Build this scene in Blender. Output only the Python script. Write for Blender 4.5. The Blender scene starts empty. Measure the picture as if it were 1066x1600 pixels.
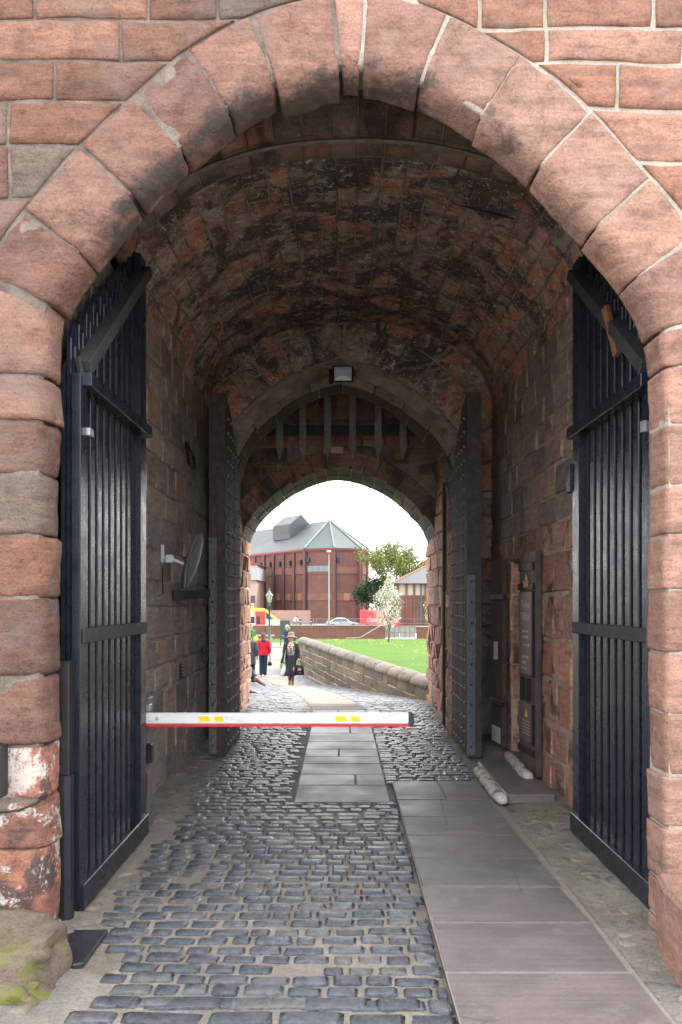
import bpy, bmesh, math, random
import numpy as np
from mathutils import Vector, Matrix, noise

random.seed(11)
RNG = np.random.default_rng(11)
scene = bpy.context.scene
COL = scene.collection

# ------------------------------------------------------------------ camera
CAM_H = 1.7
F = 1244.0                       # focal length in photograph pixels (1066 x 1600)
HZ = 938.0                       # horizon row in the photograph
cam = bpy.data.cameras.new('camera')
cam.sensor_fit = 'VERTICAL'
cam.sensor_height = 36.0
cam.lens = 36.0 * F / 1600.0
cam.shift_y = (HZ - 800.0) / 1600.0
cam.clip_start = 0.05
cam.clip_end = 3000.0
cam_ob = bpy.data.objects.new('camera', cam)
COL.objects.link(cam_ob)
cam_ob.location = (0, 0, CAM_H)
cam_ob.rotation_euler = (math.radians(90), 0, 0)
scene.camera = cam_ob

def at(px, py, d):
    return ((px - 533.0) / F * d, d, CAM_H - (py - HZ) / F * d)

# ------------------------------------------------------------------ sky and sun
SUN_EL, SUN_AZ = 46.0, 62.0      # azimuth clockwise from +Y (into the picture), to the right
world = bpy.data.worlds.new('World')
scene.world = world
world.use_nodes = True
wn = world.node_tree
wn.nodes.clear()
w_out = wn.nodes.new('ShaderNodeOutputWorld')
w_bg = wn.nodes.new('ShaderNodeBackground')
w_sky = wn.nodes.new('ShaderNodeTexSky')
w_sky.sky_type = 'NISHITA'
w_sky.sun_disc = False
w_sky.sun_elevation = math.radians(SUN_EL)
w_sky.sun_rotation = math.radians(SUN_AZ)
w_sky.dust_density = 4.0
w_sky.air_density = 1.0
w_hs = wn.nodes.new('ShaderNodeHueSaturation')
w_hs.inputs['Saturation'].default_value = 0.22
w_mix = wn.nodes.new('ShaderNodeMixRGB')
w_mix.inputs['Fac'].default_value = 0.72
w_mix.inputs['Color2'].default_value = (10.4, 10.5, 10.7, 1)      # even bright cloud sheet
wn.links.new(w_sky.outputs[0], w_hs.inputs['Color'])
wn.links.new(w_hs.outputs[0], w_mix.inputs['Color1'])
wn.links.new(w_mix.outputs[0], w_bg.inputs['Color'])
w_bg.inputs['Strength'].default_value = 0.13
wn.links.new(w_bg.outputs[0], w_out.inputs[0])

sun = bpy.data.lights.new('sun', 'SUN')
sun.energy = 1.5
sun.angle = math.radians(14)
sun.color = (1.0, 0.96, 0.9)
sun_ob = bpy.data.objects.new('sun', sun)
COL.objects.link(sun_ob)
_az, _el = math.radians(SUN_AZ), math.radians(SUN_EL)
_d = Vector((math.sin(_az) * math.cos(_el), math.cos(_az) * math.cos(_el), math.sin(_el)))
sun_ob.rotation_euler = (-_d).to_track_quat('-Z', 'Y').to_euler()
sun_ob.location = (20, 20, 40)

vs = scene.view_settings
vs.view_transform = 'Standard'
vs.look = 'None'
vs.gamma = 1.0
vs.exposure = 2.1
scene.display_settings.display_device = 'sRGB'
cy = scene.cycles
cy.max_bounces = 14
cy.diffuse_bounces = 8
cy.glossy_bounces = 4
cy.transmission_bounces = 6
cy.use_denoising = True
cy.sample_clamp_indirect = 10.0
cy.caustics_reflective = False
cy.caustics_refractive = False

# ------------------------------------------------------------------ helpers
def tag(o, label=None, cat=None, group=None, kind=None):
    if label: o['label'] = label
    if cat: o['category'] = cat
    if group: o['group'] = group
    if kind: o['kind'] = kind
    return o

def empty(name, loc=(0, 0, 0), rz=0.0, scale=1.0):
    o = bpy.data.objects.new(name, None)
    o.empty_display_size = 0.1
    COL.objects.link(o)
    o.location = loc
    o.rotation_euler = (0, 0, rz)
    o.scale = (scale,) * 3
    return o

def link(name, me, parent=None):
    o = bpy.data.objects.new(name, me)
    COL.objects.link(o)
    if parent is not None: o.parent = parent
    return o

def mesh_np(name, verts, faces, mat=None, smooth=False):
    me = bpy.data.meshes.new(name)
    me.from_pydata([tuple(map(float, v)) for v in verts], [], [tuple(f) for f in faces])
    if mat is not None: me.materials.append(mat)
    if smooth: me.polygons.foreach_set('use_smooth', [True] * len(me.polygons))
    me.update()
    return me

def copy_tree(o, parent=None):
    c = o.copy()
    COL.objects.link(c)
    c.parent = parent
    for ch in list(o.children): copy_tree(ch, c)
    return c

class MB:
    """collects shapes, then links them as one mesh object"""
    def __init__(self): self.v = []; self.f = []
    def add(self, verts, faces):
        n = len(self.v)
        self.v += [tuple(map(float, p)) for p in verts]
        self.f += [tuple(i + n for i in f) for f in faces]
        return self
    def box(self, x0, x1, y0, y1, z0, z1):
        return self.add([(x0,y0,z0),(x1,y0,z0),(x1,y1,z0),(x0,y1,z0),(x0,y0,z1),(x1,y0,z1),(x1,y1,z1),(x0,y1,z1)],
                        [(3,2,1,0),(4,5,6,7),(0,1,5,4),(1,2,6,5),(2,3,7,6),(3,0,4,7)])
    def bar(self, a, b, w, h, up=(0,0,1)):
        a, b, up = Vector(a), Vector(b), Vector(up)
        d = (b - a).normalized()
        s = d.cross(up)
        if s.length < 1e-5: s = d.cross(Vector((1, 0, 0)))
        s.normalize(); u = s.cross(d).normalized()
        P = []
        for e in (a, b):
            for i, j in ((-1,-1),(1,-1),(1,1),(-1,1)): P.append(e + s*(i*w/2) + u*(j*h/2))
        return self.add(P, [(3,2,1,0),(4,5,6,7),(0,1,5,4),(1,2,6,5),(2,3,7,6),(3,0,4,7)])
    def tube(self, pts, rad, n=8, caps=True, squash=None):
        pts = [Vector(p) for p in pts]
        if not hasattr(rad, '__len__'): rad = [rad] * len(pts)
        V, Fc = [], []
        t0 = (pts[1] - pts[0]).normalized()
        ref = Vector((0, 0, 1)) if abs(t0.z) < 0.9 else Vector((0, 1, 0))
        for i, p in enumerate(pts):
            a = pts[max(i-1, 0)]; b = pts[min(i+1, len(pts)-1)]
            t = (b - a).normalized()
            s = t.cross(ref)
            if s.length < 1e-4: s = t.cross(Vector((1, 0, 0)))
            s.normalize(); u = s.cross(t).normalized()
            r = rad[i]
            rx, ry = (r if hasattr(r, '__len__') else (r, r))
            for k in range(n):
                an = 2*math.pi*k/n
                V.append(p + s*(math.cos(an)*rx) + u*(math.sin(an)*ry))
        m = len(pts)
        for i in range(m-1):
            for k in range(n):
                k2 = (k+1) % n
                Fc.append((i*n+k, i*n+k2, (i+1)*n+k2, (i+1)*n+k))
        if caps:
            Fc.append(tuple(reversed(range(n)))); Fc.append(tuple((m-1)*n+k for k in range(n)))
        return self.add(V, Fc)
    def lathe(self, prof, n=16, c=(0,0,0), sx=1.0, sy=1.0):
        V, Fc = [], []
        for r, z in prof:
            for k in range(n):
                an = 2*math.pi*k/n
                V.append((c[0]+r*math.cos(an)*sx, c[1]+r*math.sin(an)*sy, c[2]+z))
        m = len(prof)
        for i in range(m-1):
            for k in range(n):
                k2 = (k+1) % n
                Fc.append((i*n+k, i*n+k2, (i+1)*n+k2, (i+1)*n+k))
        Fc.append(tuple(reversed(range(n)))); Fc.append(tuple((m-1)*n+k for k in range(n)))
        return self.add(V, Fc)
    def ball(self, c, r, n=10, m=7, R=None):
        rx, ry, rz = r if hasattr(r, '__len__') else (r, r, r)
        V, Fc = [], []
        for i in range(m+1):
            ph = math.pi*(i/m) ; ph = min(max(ph, 0.02), math.pi-0.02)
            for k in range(n):
                an = 2*math.pi*k/n
                p = Vector((rx*math.sin(ph)*math.cos(an), ry*math.sin(ph)*math.sin(an), -rz*math.cos(ph)))
                if R is not None: p = R @ p
                V.append((p.x+c[0], p.y+c[1], p.z+c[2]))
        for i in range(m):
            for k in range(n):
                k2 = (k+1) % n
                Fc.append((i*n+k, i*n+k2, (i+1)*n+k2, (i+1)*n+k))
        Fc.append(tuple(reversed(range(n)))); Fc.append(tuple(m*n+k for k in range(n)))
        return self.add(V, Fc)
    def prism(self, poly, axis, a, b):
        """poly of 2D points extruded along an axis ('x': poly=(y,z), 'y': poly=(x,z), 'z': poly=(x,y))"""
        n = len(poly)
        def p3(p, t):
            return {'x': (t, p[0], p[1]), 'y': (p[0], t, p[1]), 'z': (p[0], p[1], t)}[axis]
        V = [p3(p, a) for p in poly] + [p3(p, b) for p in poly]
        Fc = [tuple(range(n)), tuple(reversed(range(n, 2*n)))] + [(i, n+i, n+(i+1) % n, (i+1) % n) for i in range(n)]
        return self.add(V, Fc)
    def build(self, name, mat, parent=None, smooth=False, bevel=0.0, fix=True):
        me = mesh_np(name, self.v, self.f, mat, smooth)
        if fix or bevel:
            bm = bmesh.new(); bm.from_mesh(me)
            bmesh.ops.recalc_face_normals(bm, faces=bm.faces)
            if bevel:
                bmesh.ops.bevel(bm, geom=[e for e in bm.edges if len(e.link_faces) == 2 and e.calc_face_angle() > 0.6], offset=bevel, segments=1, affect='EDGES', clamp_overlap=True)
            bm.to_mesh(me); bm.free()
        return link(name, me, parent)

def nz(x, y, z, s=1.0):
    return noise.noise(Vector((x*s, y*s, z*s)))

# ------------------------------------------------------------------ material nodes
class Mat:
    def __init__(self, name, rough=0.8, spec=0.3):
        self.m = bpy.data.materials.new(name)
        self.m.use_nodes = True
        self.nt = self.m.node_tree
        self.b = self.nt.nodes['Principled BSDF']
        self.b.inputs['Roughness'].default_value = rough
        self.b.inputs['Specular IOR Level'].default_value = spec
        self._pos = None
    def n(self, t): return self.nt.nodes.new(t)
    def l(self, a, b): self.nt.links.new(a, b)
    def put(self, sock, v):
        if hasattr(v, 'is_linked') or hasattr(v, 'links'): self.l(v, sock)
        elif isinstance(v, tuple) and len(v) == 3 and sock.type == 'RGBA': sock.default_value = (*v, 1)
        else: sock.default_value = v
    def pos(self):
        if self._pos is None: self._pos = self.n('ShaderNodeNewGeometry').outputs['Position']
        return self._pos
    def obj(self): return self.n('ShaderNodeTexCoord').outputs['Object']
    def noise(self, scale, detail=5, rough=0.6, vec=None, dist=0.0, stretch=None):
        t = self.n('ShaderNodeTexNoise')
        t.inputs['Scale'].default_value = scale; t.inputs['Detail'].default_value = detail
        t.inputs['Roughness'].default_value = rough; t.inputs['Distortion'].default_value = dist
        v = vec if vec is not None else self.pos()
        if stretch:
            mp = self.n('ShaderNodeMapping'); mp.inputs['Scale'].default_value = stretch
            self.l(v, mp.inputs['Vector']); v = mp.outputs[0]
        self.l(v, t.inputs['Vector'])
        return t.outputs['Fac']
    def voro(self, scale, feature='F1', vec=None):
        t = self.n('ShaderNodeTexVoronoi'); t.feature = feature
        t.inputs['Scale'].default_value = scale
        self.l(vec if vec is not None else self.pos(), t.inputs['Vector'])
        return t.outputs['Distance']
    def ramp(self, fac, stops, const=False):
        r = self.n('ShaderNodeValToRGB')
        if const: r.color_ramp.interpolation = 'CONSTANT'
        e = r.color_ramp.elements
        while len(e) < len(stops): e.new(0.5)
        for i, (p, c) in enumerate(stops):
            e[i].position = p
            c = (c, c, c) if not hasattr(c, '__len__') else c
            e[i].color = (*c[:3], 1)
        self.put(r.inputs['Fac'], fac)
        return r.outputs['Color']
    def mix(self, fac, a, b, mode='MIX'):
        m = self.n('ShaderNodeMixRGB'); m.blend_type = mode
        self.put(m.inputs['Fac'], fac); self.put(m.inputs['Color1'], a); self.put(m.inputs['Color2'], b)
        return m.outputs[0]
    def math(self, op, a, b=0.0, clamp=False):
        m = self.n('ShaderNodeMath'); m.operation = op; m.use_clamp = clamp
        self.put(m.inputs[0], a); self.put(m.inputs[1], b)
        return m.outputs[0]
    def rnd(self):
        o = self.n('ShaderNodeObjectInfo').outputs['Random']
        i = self.n('ShaderNodeNewGeometry').outputs['Random Per Island']
        return self.math('FRACT', self.math('ADD', o, i))
    def attr(self, name):
        a = self.n('ShaderNodeAttribute'); a.attribute_name = name
        return a.outputs['Fac']
    def bump(self, h, strength=0.5, dist=0.01):
        b = self.n('ShaderNodeBump')
        b.inputs['Strength'].default_value = strength; b.inputs['Distance'].default_value = dist
        self.put(b.inputs['Height'], h)
        self.l(b.outputs[0], self.b.inputs['Normal'])
    def color(self, c): self.put(self.b.inputs['Base Color'], c); return self
    def rough(self, r): self.put(self.b.inputs['Roughness'], r); return self

def simple(name, col, rough=0.6, spec=0.4, metal=0.0, var=0.15, scale=20.0, bump=0.0):
    m = Mat(name, rough, spec)
    n = m.noise(scale, 4, 0.6, vec=m.obj())
    lo = tuple(c*(1-var) for c in col); hi = tuple(min(c*(1+var), 1) for c in col)
    m.color(m.ramp(n, [(0.3, lo), (0.7, hi)]))
    m.rough(m.ramp(n, [(0.3, rough*0.85), (0.7, min(rough*1.15, 1))]))
    m.b.inputs['Metallic'].default_value = metal
    if bump: m.bump(n, bump, 0.01)
    return m.m

def stone_mat(name, cols, crown=None, tool=0.0, sr=0.06, fleck=None, soot=None, lime=None, rough=0.85, bump=0.5, pits=True, attr_stain=False, soot_col=(0.018, 0.017, 0.018), spec=0.25, lichen=None, pale=None):
    m = Mat(name, rough, spec)
    r = m.rnd()
    k = len(cols)
    c = m.ramp(r, [(i/k, col) for i, col in enumerate(cols)], const=True)
    r2 = m.math('FRACT', m.math('MULTIPLY', r, 7.31))
    c = m.mix(1.0, c, m.ramp(r2, [(0.0, (0.78, 0.79, 0.81)), (1.0, (1.14, 1.12, 1.09))]), 'MULTIPLY')
    big = m.noise(2.3, 4, 0.6)
    c = m.mix(m.ramp(big, [(0.3, 0.0), (0.75, 0.55)]), c, m.mix(1.0, c, (1.25, 1.18, 1.1), 'MULTIPLY'))
    mid = m.noise(9, 6, 0.65)
    c = m.mix(1.0, c, m.ramp(mid, [(0.28, (0.62, 0.60, 0.61)), (0.5, (1, 1, 1)), (0.75, (1.16, 1.14, 1.12))]), 'MULTIPLY')
    bed = m.noise(6, 5, 0.6, stretch=(0.7, 0.7, 5.0))
    c = m.mix(1.0, c, m.ramp(bed, [(0.3, 0.74), (0.6, 1.08)]), 'MULTIPLY')
    fine = m.noise(70, 5, 0.7)
    c = m.mix(1.0, c, m.ramp(fine, [(0.25, 0.58), (0.5, 1.0), (0.8, 1.28)]), 'MULTIPLY')
    sm = m.noise(5.2, 7, 0.7, dist=1.2)
    c = m.mix(m.ramp(sm, [(0.57, 0.0), (0.66, 0.55)]), c, m.mix(1.0, c, (0.62, 0.64, 0.70), 'MULTIPLY'))
    pk = m.voro(24)
    c = m.mix(m.math('MULTIPLY', m.ramp(pk, [(0.03, 1.0), (0.10, 0.0)]), m.ramp(m.noise(6, 3, 0.5), [(0.5, 0.0), (0.62, 0.8)])), c, m.mix(1.0, c, (0.35, 0.33, 0.33), 'MULTIPLY'))
    if pale:
        pn = m.noise(3.1, 7, 0.62, dist=0.6)
        c = m.mix(m.ramp(pn, [(pale[0], 0.0), (pale[1], pale[2])]), c, pale[3])
    if lichen:
        ln = m.noise(4.0, 8, 0.7, dist=0.8)
        c = m.mix(m.ramp(ln, [(lichen[0], 0.0), (lichen[1], lichen[2])]), c, lichen[3])
    if soot:
        sn = m.noise(soot[0], 9, 0.66, dist=0.7)
        sr = m.math('MULTIPLY', m.math('SUBTRACT', r, 0.5), sr)
        sn = m.math('ADD', sn, sr)
        if crown:                                  # smoke soot gathers under the crown of the vault
            sz = m.n('ShaderNodeSeparateXYZ'); m.l(m.pos(), sz.inputs[0])
            sn = m.math('ADD', sn, m.math('MULTIPLY', m.math('SUBTRACT', sz.outputs['Z'], crown[0]), crown[1]))
        c = m.mix(m.ramp(sn, [(soot[1], 0.0), (soot[2], soot[3])]), c, soot_col)
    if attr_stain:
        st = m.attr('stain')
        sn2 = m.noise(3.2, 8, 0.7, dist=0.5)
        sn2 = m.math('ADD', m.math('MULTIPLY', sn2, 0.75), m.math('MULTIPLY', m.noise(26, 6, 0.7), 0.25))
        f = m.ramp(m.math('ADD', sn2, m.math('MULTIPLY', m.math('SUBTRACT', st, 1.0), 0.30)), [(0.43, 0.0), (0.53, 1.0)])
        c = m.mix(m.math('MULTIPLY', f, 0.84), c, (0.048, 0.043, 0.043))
    if lime:
        wn_ = m.noise(lime[0], 10, 0.78, dist=0.25)
        c = m.mix(m.ramp(wn_, [(lime[1], 0.0), (lime[2], lime[3])]), c, (0.50, 0.46, 0.42))
    if fleck:
        fk = m.noise(fleck[0], 6, 0.75, dist=1.5)
        c = m.mix(m.ramp(fk, [(fleck[1], 0.0), (fleck[2], fleck[3])]), c, (0.66, 0.62, 0.58))
        fk2 = m.noise(fleck[0]*0.8, 7, 0.7, dist=0.8, stretch=(1, 1, 1.3))
        c = m.mix(m.ramp(fk2, [(fleck[1]-0.03, 0.0), (fleck[2]+0.02, 0.65)]), c, (0.035, 0.033, 0.033))
    m.color(c)
    h = m.math('ADD', m.math('MULTIPLY', m.noise(18, 8, 0.7), 1.0), m.math('MULTIPLY', fine, 0.35))
    h = m.math('ADD', h, m.math('MULTIPLY', bed, 0.5))
    if pits:
        v = m.voro(38)
        h = m.math('ADD', h, m.math('MULTIPLY', m.ramp(v, [(0.0, 0.0), (0.25, 1.0)]), 0.25))
    if tool:
        wv = m.n('ShaderNodeTexWave'); wv.inputs['Scale'].default_value = 42; wv.inputs['Distortion'].default_value = 3.0; wv.inputs['Detail'].default_value = 3
        wv.bands_direction = 'DIAGONAL'; m.l(m.pos(), wv.inputs['Vector'])
        h = m.math('ADD', h, m.math('MULTIPLY', wv.outputs['Fac'], tool))
    h = m.math('ADD', h, m.math('MULTIPLY', m.noise(5.5, 6, 0.6), 1.1))
    m.bump(h, bump, 0.02)
    return m.m
# ------------------------------------------------------------------ stone and mortar materials
M = {}
RED = [(0.250, 0.133, 0.100), (0.293, 0.169, 0.131), (0.221, 0.115, 0.084), (0.316, 0.194, 0.154), (0.264, 0.155, 0.120), (0.236, 0.127, 0.093)]
M['facade'] = stone_mat('red_sandstone', RED, lime=(7, 0.70, 0.78, 0.55), pale=(0.52, 0.75, 0.5, (0.221, 0.181, 0.154)), bump=0.85, tool=0.0)
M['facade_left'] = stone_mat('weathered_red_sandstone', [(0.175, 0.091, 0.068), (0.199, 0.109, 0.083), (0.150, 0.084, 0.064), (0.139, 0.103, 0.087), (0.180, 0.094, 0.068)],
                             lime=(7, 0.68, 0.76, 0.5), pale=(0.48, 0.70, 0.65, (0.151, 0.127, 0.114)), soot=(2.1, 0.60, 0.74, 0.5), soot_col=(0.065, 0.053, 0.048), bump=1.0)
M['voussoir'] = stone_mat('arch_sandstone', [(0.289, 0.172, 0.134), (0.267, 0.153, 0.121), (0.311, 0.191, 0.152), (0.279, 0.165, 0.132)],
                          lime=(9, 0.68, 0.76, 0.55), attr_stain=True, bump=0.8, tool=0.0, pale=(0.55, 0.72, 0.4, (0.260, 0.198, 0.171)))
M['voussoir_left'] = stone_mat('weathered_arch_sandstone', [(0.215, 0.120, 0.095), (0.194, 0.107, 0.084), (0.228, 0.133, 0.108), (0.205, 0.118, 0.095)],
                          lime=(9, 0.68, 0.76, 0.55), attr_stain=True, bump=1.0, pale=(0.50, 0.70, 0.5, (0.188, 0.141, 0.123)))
M['jamb_low'] = stone_mat('limewashed_sandstone', [(0.259, 0.119, 0.086), (0.223, 0.108, 0.083)], soot=(4.2, 0.50, 0.58, 0.75), lime=(3.6, 0.52, 0.56, 0.85), bump=0.9,
                          soot_col=(0.036, 0.036, 0.04))
M['inner'] = stone_mat('sooty_sandstone', [(0.296, 0.248, 0.226), (0.256, 0.220, 0.205), (0.336, 0.244, 0.205), (0.240, 0.216, 0.205), (0.320, 0.268, 0.242), (0.272, 0.232, 0.217)],
                       soot=(1.5, 0.52, 0.74, 0.6), lime=(7, 0.68, 0.76, 0.45), bump=0.8, pale=(0.5, 0.72, 0.4, (0.36, 0.30, 0.26)), soot_col=(0.06, 0.056, 0.055))
M['vault'] = stone_mat('blackened_vault_stone', crown=(4.75, 0.10), cols=[(0.54, 0.26, 0.185), (0.42, 0.29, 0.245), (0.58, 0.265, 0.18), (0.35, 0.275, 0.245), (0.50, 0.27, 0.20), (0.40, 0.315, 0.275)],
                       soot=(2.0, 0.47, 0.55, 0.88), sr=0.05, lime=(3.2, 0.555, 0.61, 0.75), fleck=(14, 0.565, 0.62, 0.9), bump=1.0, pale=(0.53, 0.60, 0.55, (0.50, 0.46, 0.43)), soot_col=(0.07, 0.066, 0.066))
M['arch_dark'] = stone_mat('dark_arch_stone', [(0.27, 0.215, 0.185), (0.33, 0.225, 0.18), (0.22, 0.19, 0.175), (0.40, 0.22, 0.16)],
                           soot=(2.2, 0.5, 0.62, 0.7), lime=(7, 0.66, 0.72, 0.5), bump=0.8, soot_col=(0.055, 0.05, 0.05), fleck=(13, 0.63, 0.69, 0.6))
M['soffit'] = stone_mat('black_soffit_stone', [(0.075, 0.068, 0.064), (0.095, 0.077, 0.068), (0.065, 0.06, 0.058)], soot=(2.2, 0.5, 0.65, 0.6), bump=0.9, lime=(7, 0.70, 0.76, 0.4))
M['rib'] = stone_mat('grey_rib_stone', [(0.296, 0.263, 0.244), (0.266, 0.237, 0.221), (0.318, 0.274, 0.247)], bump=0.7, lime=(7, 0.68, 0.75, 0.4), soot=(3, 0.62, 0.75, 0.5))
M['doorstone'] = stone_mat('doorway_red_stone', [(0.42, 0.23, 0.18), (0.46, 0.245, 0.185), (0.36, 0.21, 0.17), (0.43, 0.26, 0.21)],
                           soot=(3.2, 0.53, 0.62, 0.7), lime=(5, 0.63, 0.70, 0.65), bump=0.9)
M['passage'] = stone_mat('rock_faced_sandstone', [(0.42, 0.23, 0.175), (0.36, 0.205, 0.165), (0.47, 0.26, 0.20), (0.30, 0.19, 0.155), (0.39, 0.24, 0.19)],
                         soot=(2.4, 0.60, 0.72, 0.6), bump=0.8)
M['quoin'] = stone_mat('pale_rock_sandstone', [(0.302, 0.173, 0.122), (0.274, 0.144, 0.104), (0.331, 0.202, 0.151)], bump=0.9)

def mortar_mat(name, a, b, rough=0.95, soot=None):
    m = Mat(name, rough, 0.15)
    n = m.noise(5, 6, 0.65); f = m.noise(90, 4, 0.7)
    c = m.ramp(n, [(0.32, a), (0.68, b)])
    c = m.mix(1.0, c, m.ramp(f, [(0.3, 0.72), (0.7, 1.15)]), 'MULTIPLY')
    if soot:
        c = m.mix(m.ramp(m.noise(1.3, 8, 0.65, dist=0.6), [(soot[0], 0.0), (soot[1], soot[2])]), c, (0.03, 0.028, 0.027))
    m.color(c); m.bump(m.math('ADD', f, m.noise(30, 6, 0.7)), 0.7, 0.012)
    return m.m
M['mortar_pale'] = mortar_mat('pale_lime_mortar', (0.33, 0.284, 0.238), (0.436, 0.396, 0.343))
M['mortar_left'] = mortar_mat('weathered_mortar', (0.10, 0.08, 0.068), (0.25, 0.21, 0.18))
M['mortar_in'] = mortar_mat('sooty_mortar', (0.25, 0.21, 0.185), (0.46, 0.39, 0.34), soot=(0.44, 0.64, 0.75))
M['mortar_red'] = mortar_mat('red_mortar', (0.32, 0.23, 0.185), (0.55, 0.43, 0.36), soot=(0.55, 0.68, 0.7))

# ------------------------------------------------------------------ stones on a surface
def edge_steps(n, e):
    if n <= 1: return np.array([0.0, 1.0])
    if n == 2: return np.array([0.0, 0.5, 1.0])
    return np.concatenate([[0.0], np.linspace(e, 1-e, n-1), [1.0]])

def stone(name, P, N, c4, mat, parent, nu=3, nv=3, edge=0.014, drop=0.012, depth=0.06, rough=0.004, bulge=0.006, stain=None, freq=6.0, chips=0.0):
    """a stone with its own rounded edges on the surface P(u,v) with outward normal N(u,v); c4: its corners in u,v"""
    (a0, b0), (a1, b1), (a2, b2), (a3, b3) = c4
    L = max(0.02, 0.5*(abs(a1-a0) + abs(a2-a3))); H = max(0.02, 0.5*(abs(b3-b0) + abs(b2-b1)))
    us = edge_steps(nu, min(edge/L, 0.3)); vs_ = edge_steps(nv, min(edge/H, 0.3))
    V, st = [], []
    off = random.uniform(0, 50)
    tilt_u, tilt_v = random.uniform(-1, 1)*rough*1.2, random.uniform(-1, 1)*rough*1.2
    nu1, nv1 = len(us), len(vs_)
    base = []
    for j, v in enumerate(vs_):
        for i, u in enumerate(us):
            uu = (1-u)*(1-v)*a0 + u*(1-v)*a1 + u*v*a2 + (1-u)*v*a3
            vv = (1-u)*(1-v)*b0 + u*(1-v)*b1 + u*v*b2 + (1-u)*v*b3
            p = Vector(P(uu, vv)); n = Vector(N(uu, vv))
            rim = i in (0, nu1-1) or j in (0, nv1-1)
            q = noise.noise(Vector((p.x*freq+off, p.y*freq, p.z*freq)))
            h = rough*(1.6*q + 0.8*noise.noise(p*freq*3.1+Vector((off,0,0)))) + bulge*(1-(2*u-1)**2)*(1-(2*v-1)**2) + tilt_u*(2*u-1) + tilt_v*(2*v-1)
            if rim:
                h -= drop
                if chips: 
                    ch = noise.noise(Vector((p.x*11+off, p.y*11, p.z*11)))
                    if ch > 0.1: h -= chips*(ch-0.1)*2
            V.append(p + n*h); base.append(p - n*depth); st.append(stain(uu, vv) if stain else 0.0)
    Fc = []
    for j in range(nv1-1):
        for i in range(nu1-1):
            Fc.append((j*nu1+i, j*nu1+i+1, (j+1)*nu1+i+1, (j+1)*nu1+i))
    ring = [i for i in range(nu1)] + [j*nu1+nu1-1 for j in range(1, nv1)] + [(nv1-1)*nu1+i for i in range(nu1-2, -1, -1)] + [j*nu1 for j in range(nv1-2, 0, -1)]
    k0 = len(V)
    for r in ring: V.append(base[r]); st.append(st[r])
    m = len(ring)
    for k in range(m):
        k2 = (k+1) % m
        Fc.append((ring[k2], ring[k], k0+k, k0+k2))
    nn = (V[1]-V[0]).cross(V[nu1]-V[0])
    if nn.dot(Vector(N(a0, b0))) < 0: Fc = [tuple(reversed(f)) for f in Fc]
    c = sum(V[:nu1*nv1], Vector())/(nu1*nv1)
    me = mesh_np(name, [p - c for p in V], Fc, mat)
    if nu > 3 or nv > 3: me.polygons.foreach_set('use_smooth', [True]*(len(Fc)-m) + [False]*m)
    if stain:
        at_ = me.attributes.new('stain', 'FLOAT', 'POINT'); at_.data.foreach_set('value', st)
    o = link(name, me, parent); o.location = c
    return o

def rect4(u0, u1, v0, v1, joint, jit):
    g = joint/2
    r = lambda: random.uniform(-jit, jit)
    return [(u0+g+r(), v0+g+r()), (u1-g+r(), v0+g+r()), (u1-g+r(), v1-g+r()), (u0+g+r(), v1-g+r())]

def courses(v0, v1, h, var):
    out = [v0]; 
    while out[-1] < v1 - h*0.6: out.append(out[-1] + h*random.uniform(1-var, 1+var))
    s = (v1-v0)/(out[-1]-v0)
    return [v0+(x-v0)*s for x in out]

def stone_wall(parent, P, N, u0, u1, vlist, length, mat, joint=0.016, jit=0.008, skip=None, name='stone', lenvar=0.35, **kw):
    n = 0
    for k in range(len(vlist)-1):
        us = courses(u0, u1, length, lenvar)
        if k % 2 and len(us) > 2:
            us = [us[0]] + [u - 0.45*length*random.uniform(0.6, 1.1) for u in us[1:-1]] + [us[-1]]
            us = sorted(min(max(u, u0), u1) for u in us)
        for i in range(len(us)-1):
            if us[i+1]-us[i] < 0.06: continue
            if skip and skip(us[i], us[i+1], vlist[k], vlist[k+1]): continue
            stone(name, P, N, rect4(us[i], us[i+1], vlist[k], vlist[k+1], joint, jit), mat(us[i], vlist[k]) if callable(mat) else mat, parent, **kw)
            n += 1
    return n

def sheet(name, P, us, vs_, mat, parent, smooth=False):
    V = [P(u, v) for v in vs_ for u in us]
    n = len(us)
    Fc = [(j*n+i, j*n+i+1, (j+1)*n+i+1, (j+1)*n+i) for j in range(len(vs_)-1) for i in range(n-1)]
    return link(name, mesh_np(name, V, Fc, mat, smooth), parent)

# ------------------------------------------------------------------ arch curves
def smooth_path(pts, step):
    """Catmull-Rom through the points, resampled at even steps; returns points and cumulative length"""
    P = [np.array(p, float) for p in pts]
    P = [2*P[0]-P[1]] + P + [2*P[-1]-P[-2]]
    out = []
    for i in range(1, len(P)-2):
        for t in np.linspace(0, 1, 24, endpoint=False):
            a, b, c, d = P[i-1], P[i], P[i+1], P[i+2]
            out.append(0.5*((2*b) + (-a+c)*t + (2*a-5*b+4*c-d)*t*t + (-a+3*b-3*c+d)*t**3))
    out.append(P[-2])
    out = np.array(out)
    s = np.concatenate([[0], np.cumsum(np.linalg.norm(np.diff(out, axis=0), axis=1))])
    return out, s

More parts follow.
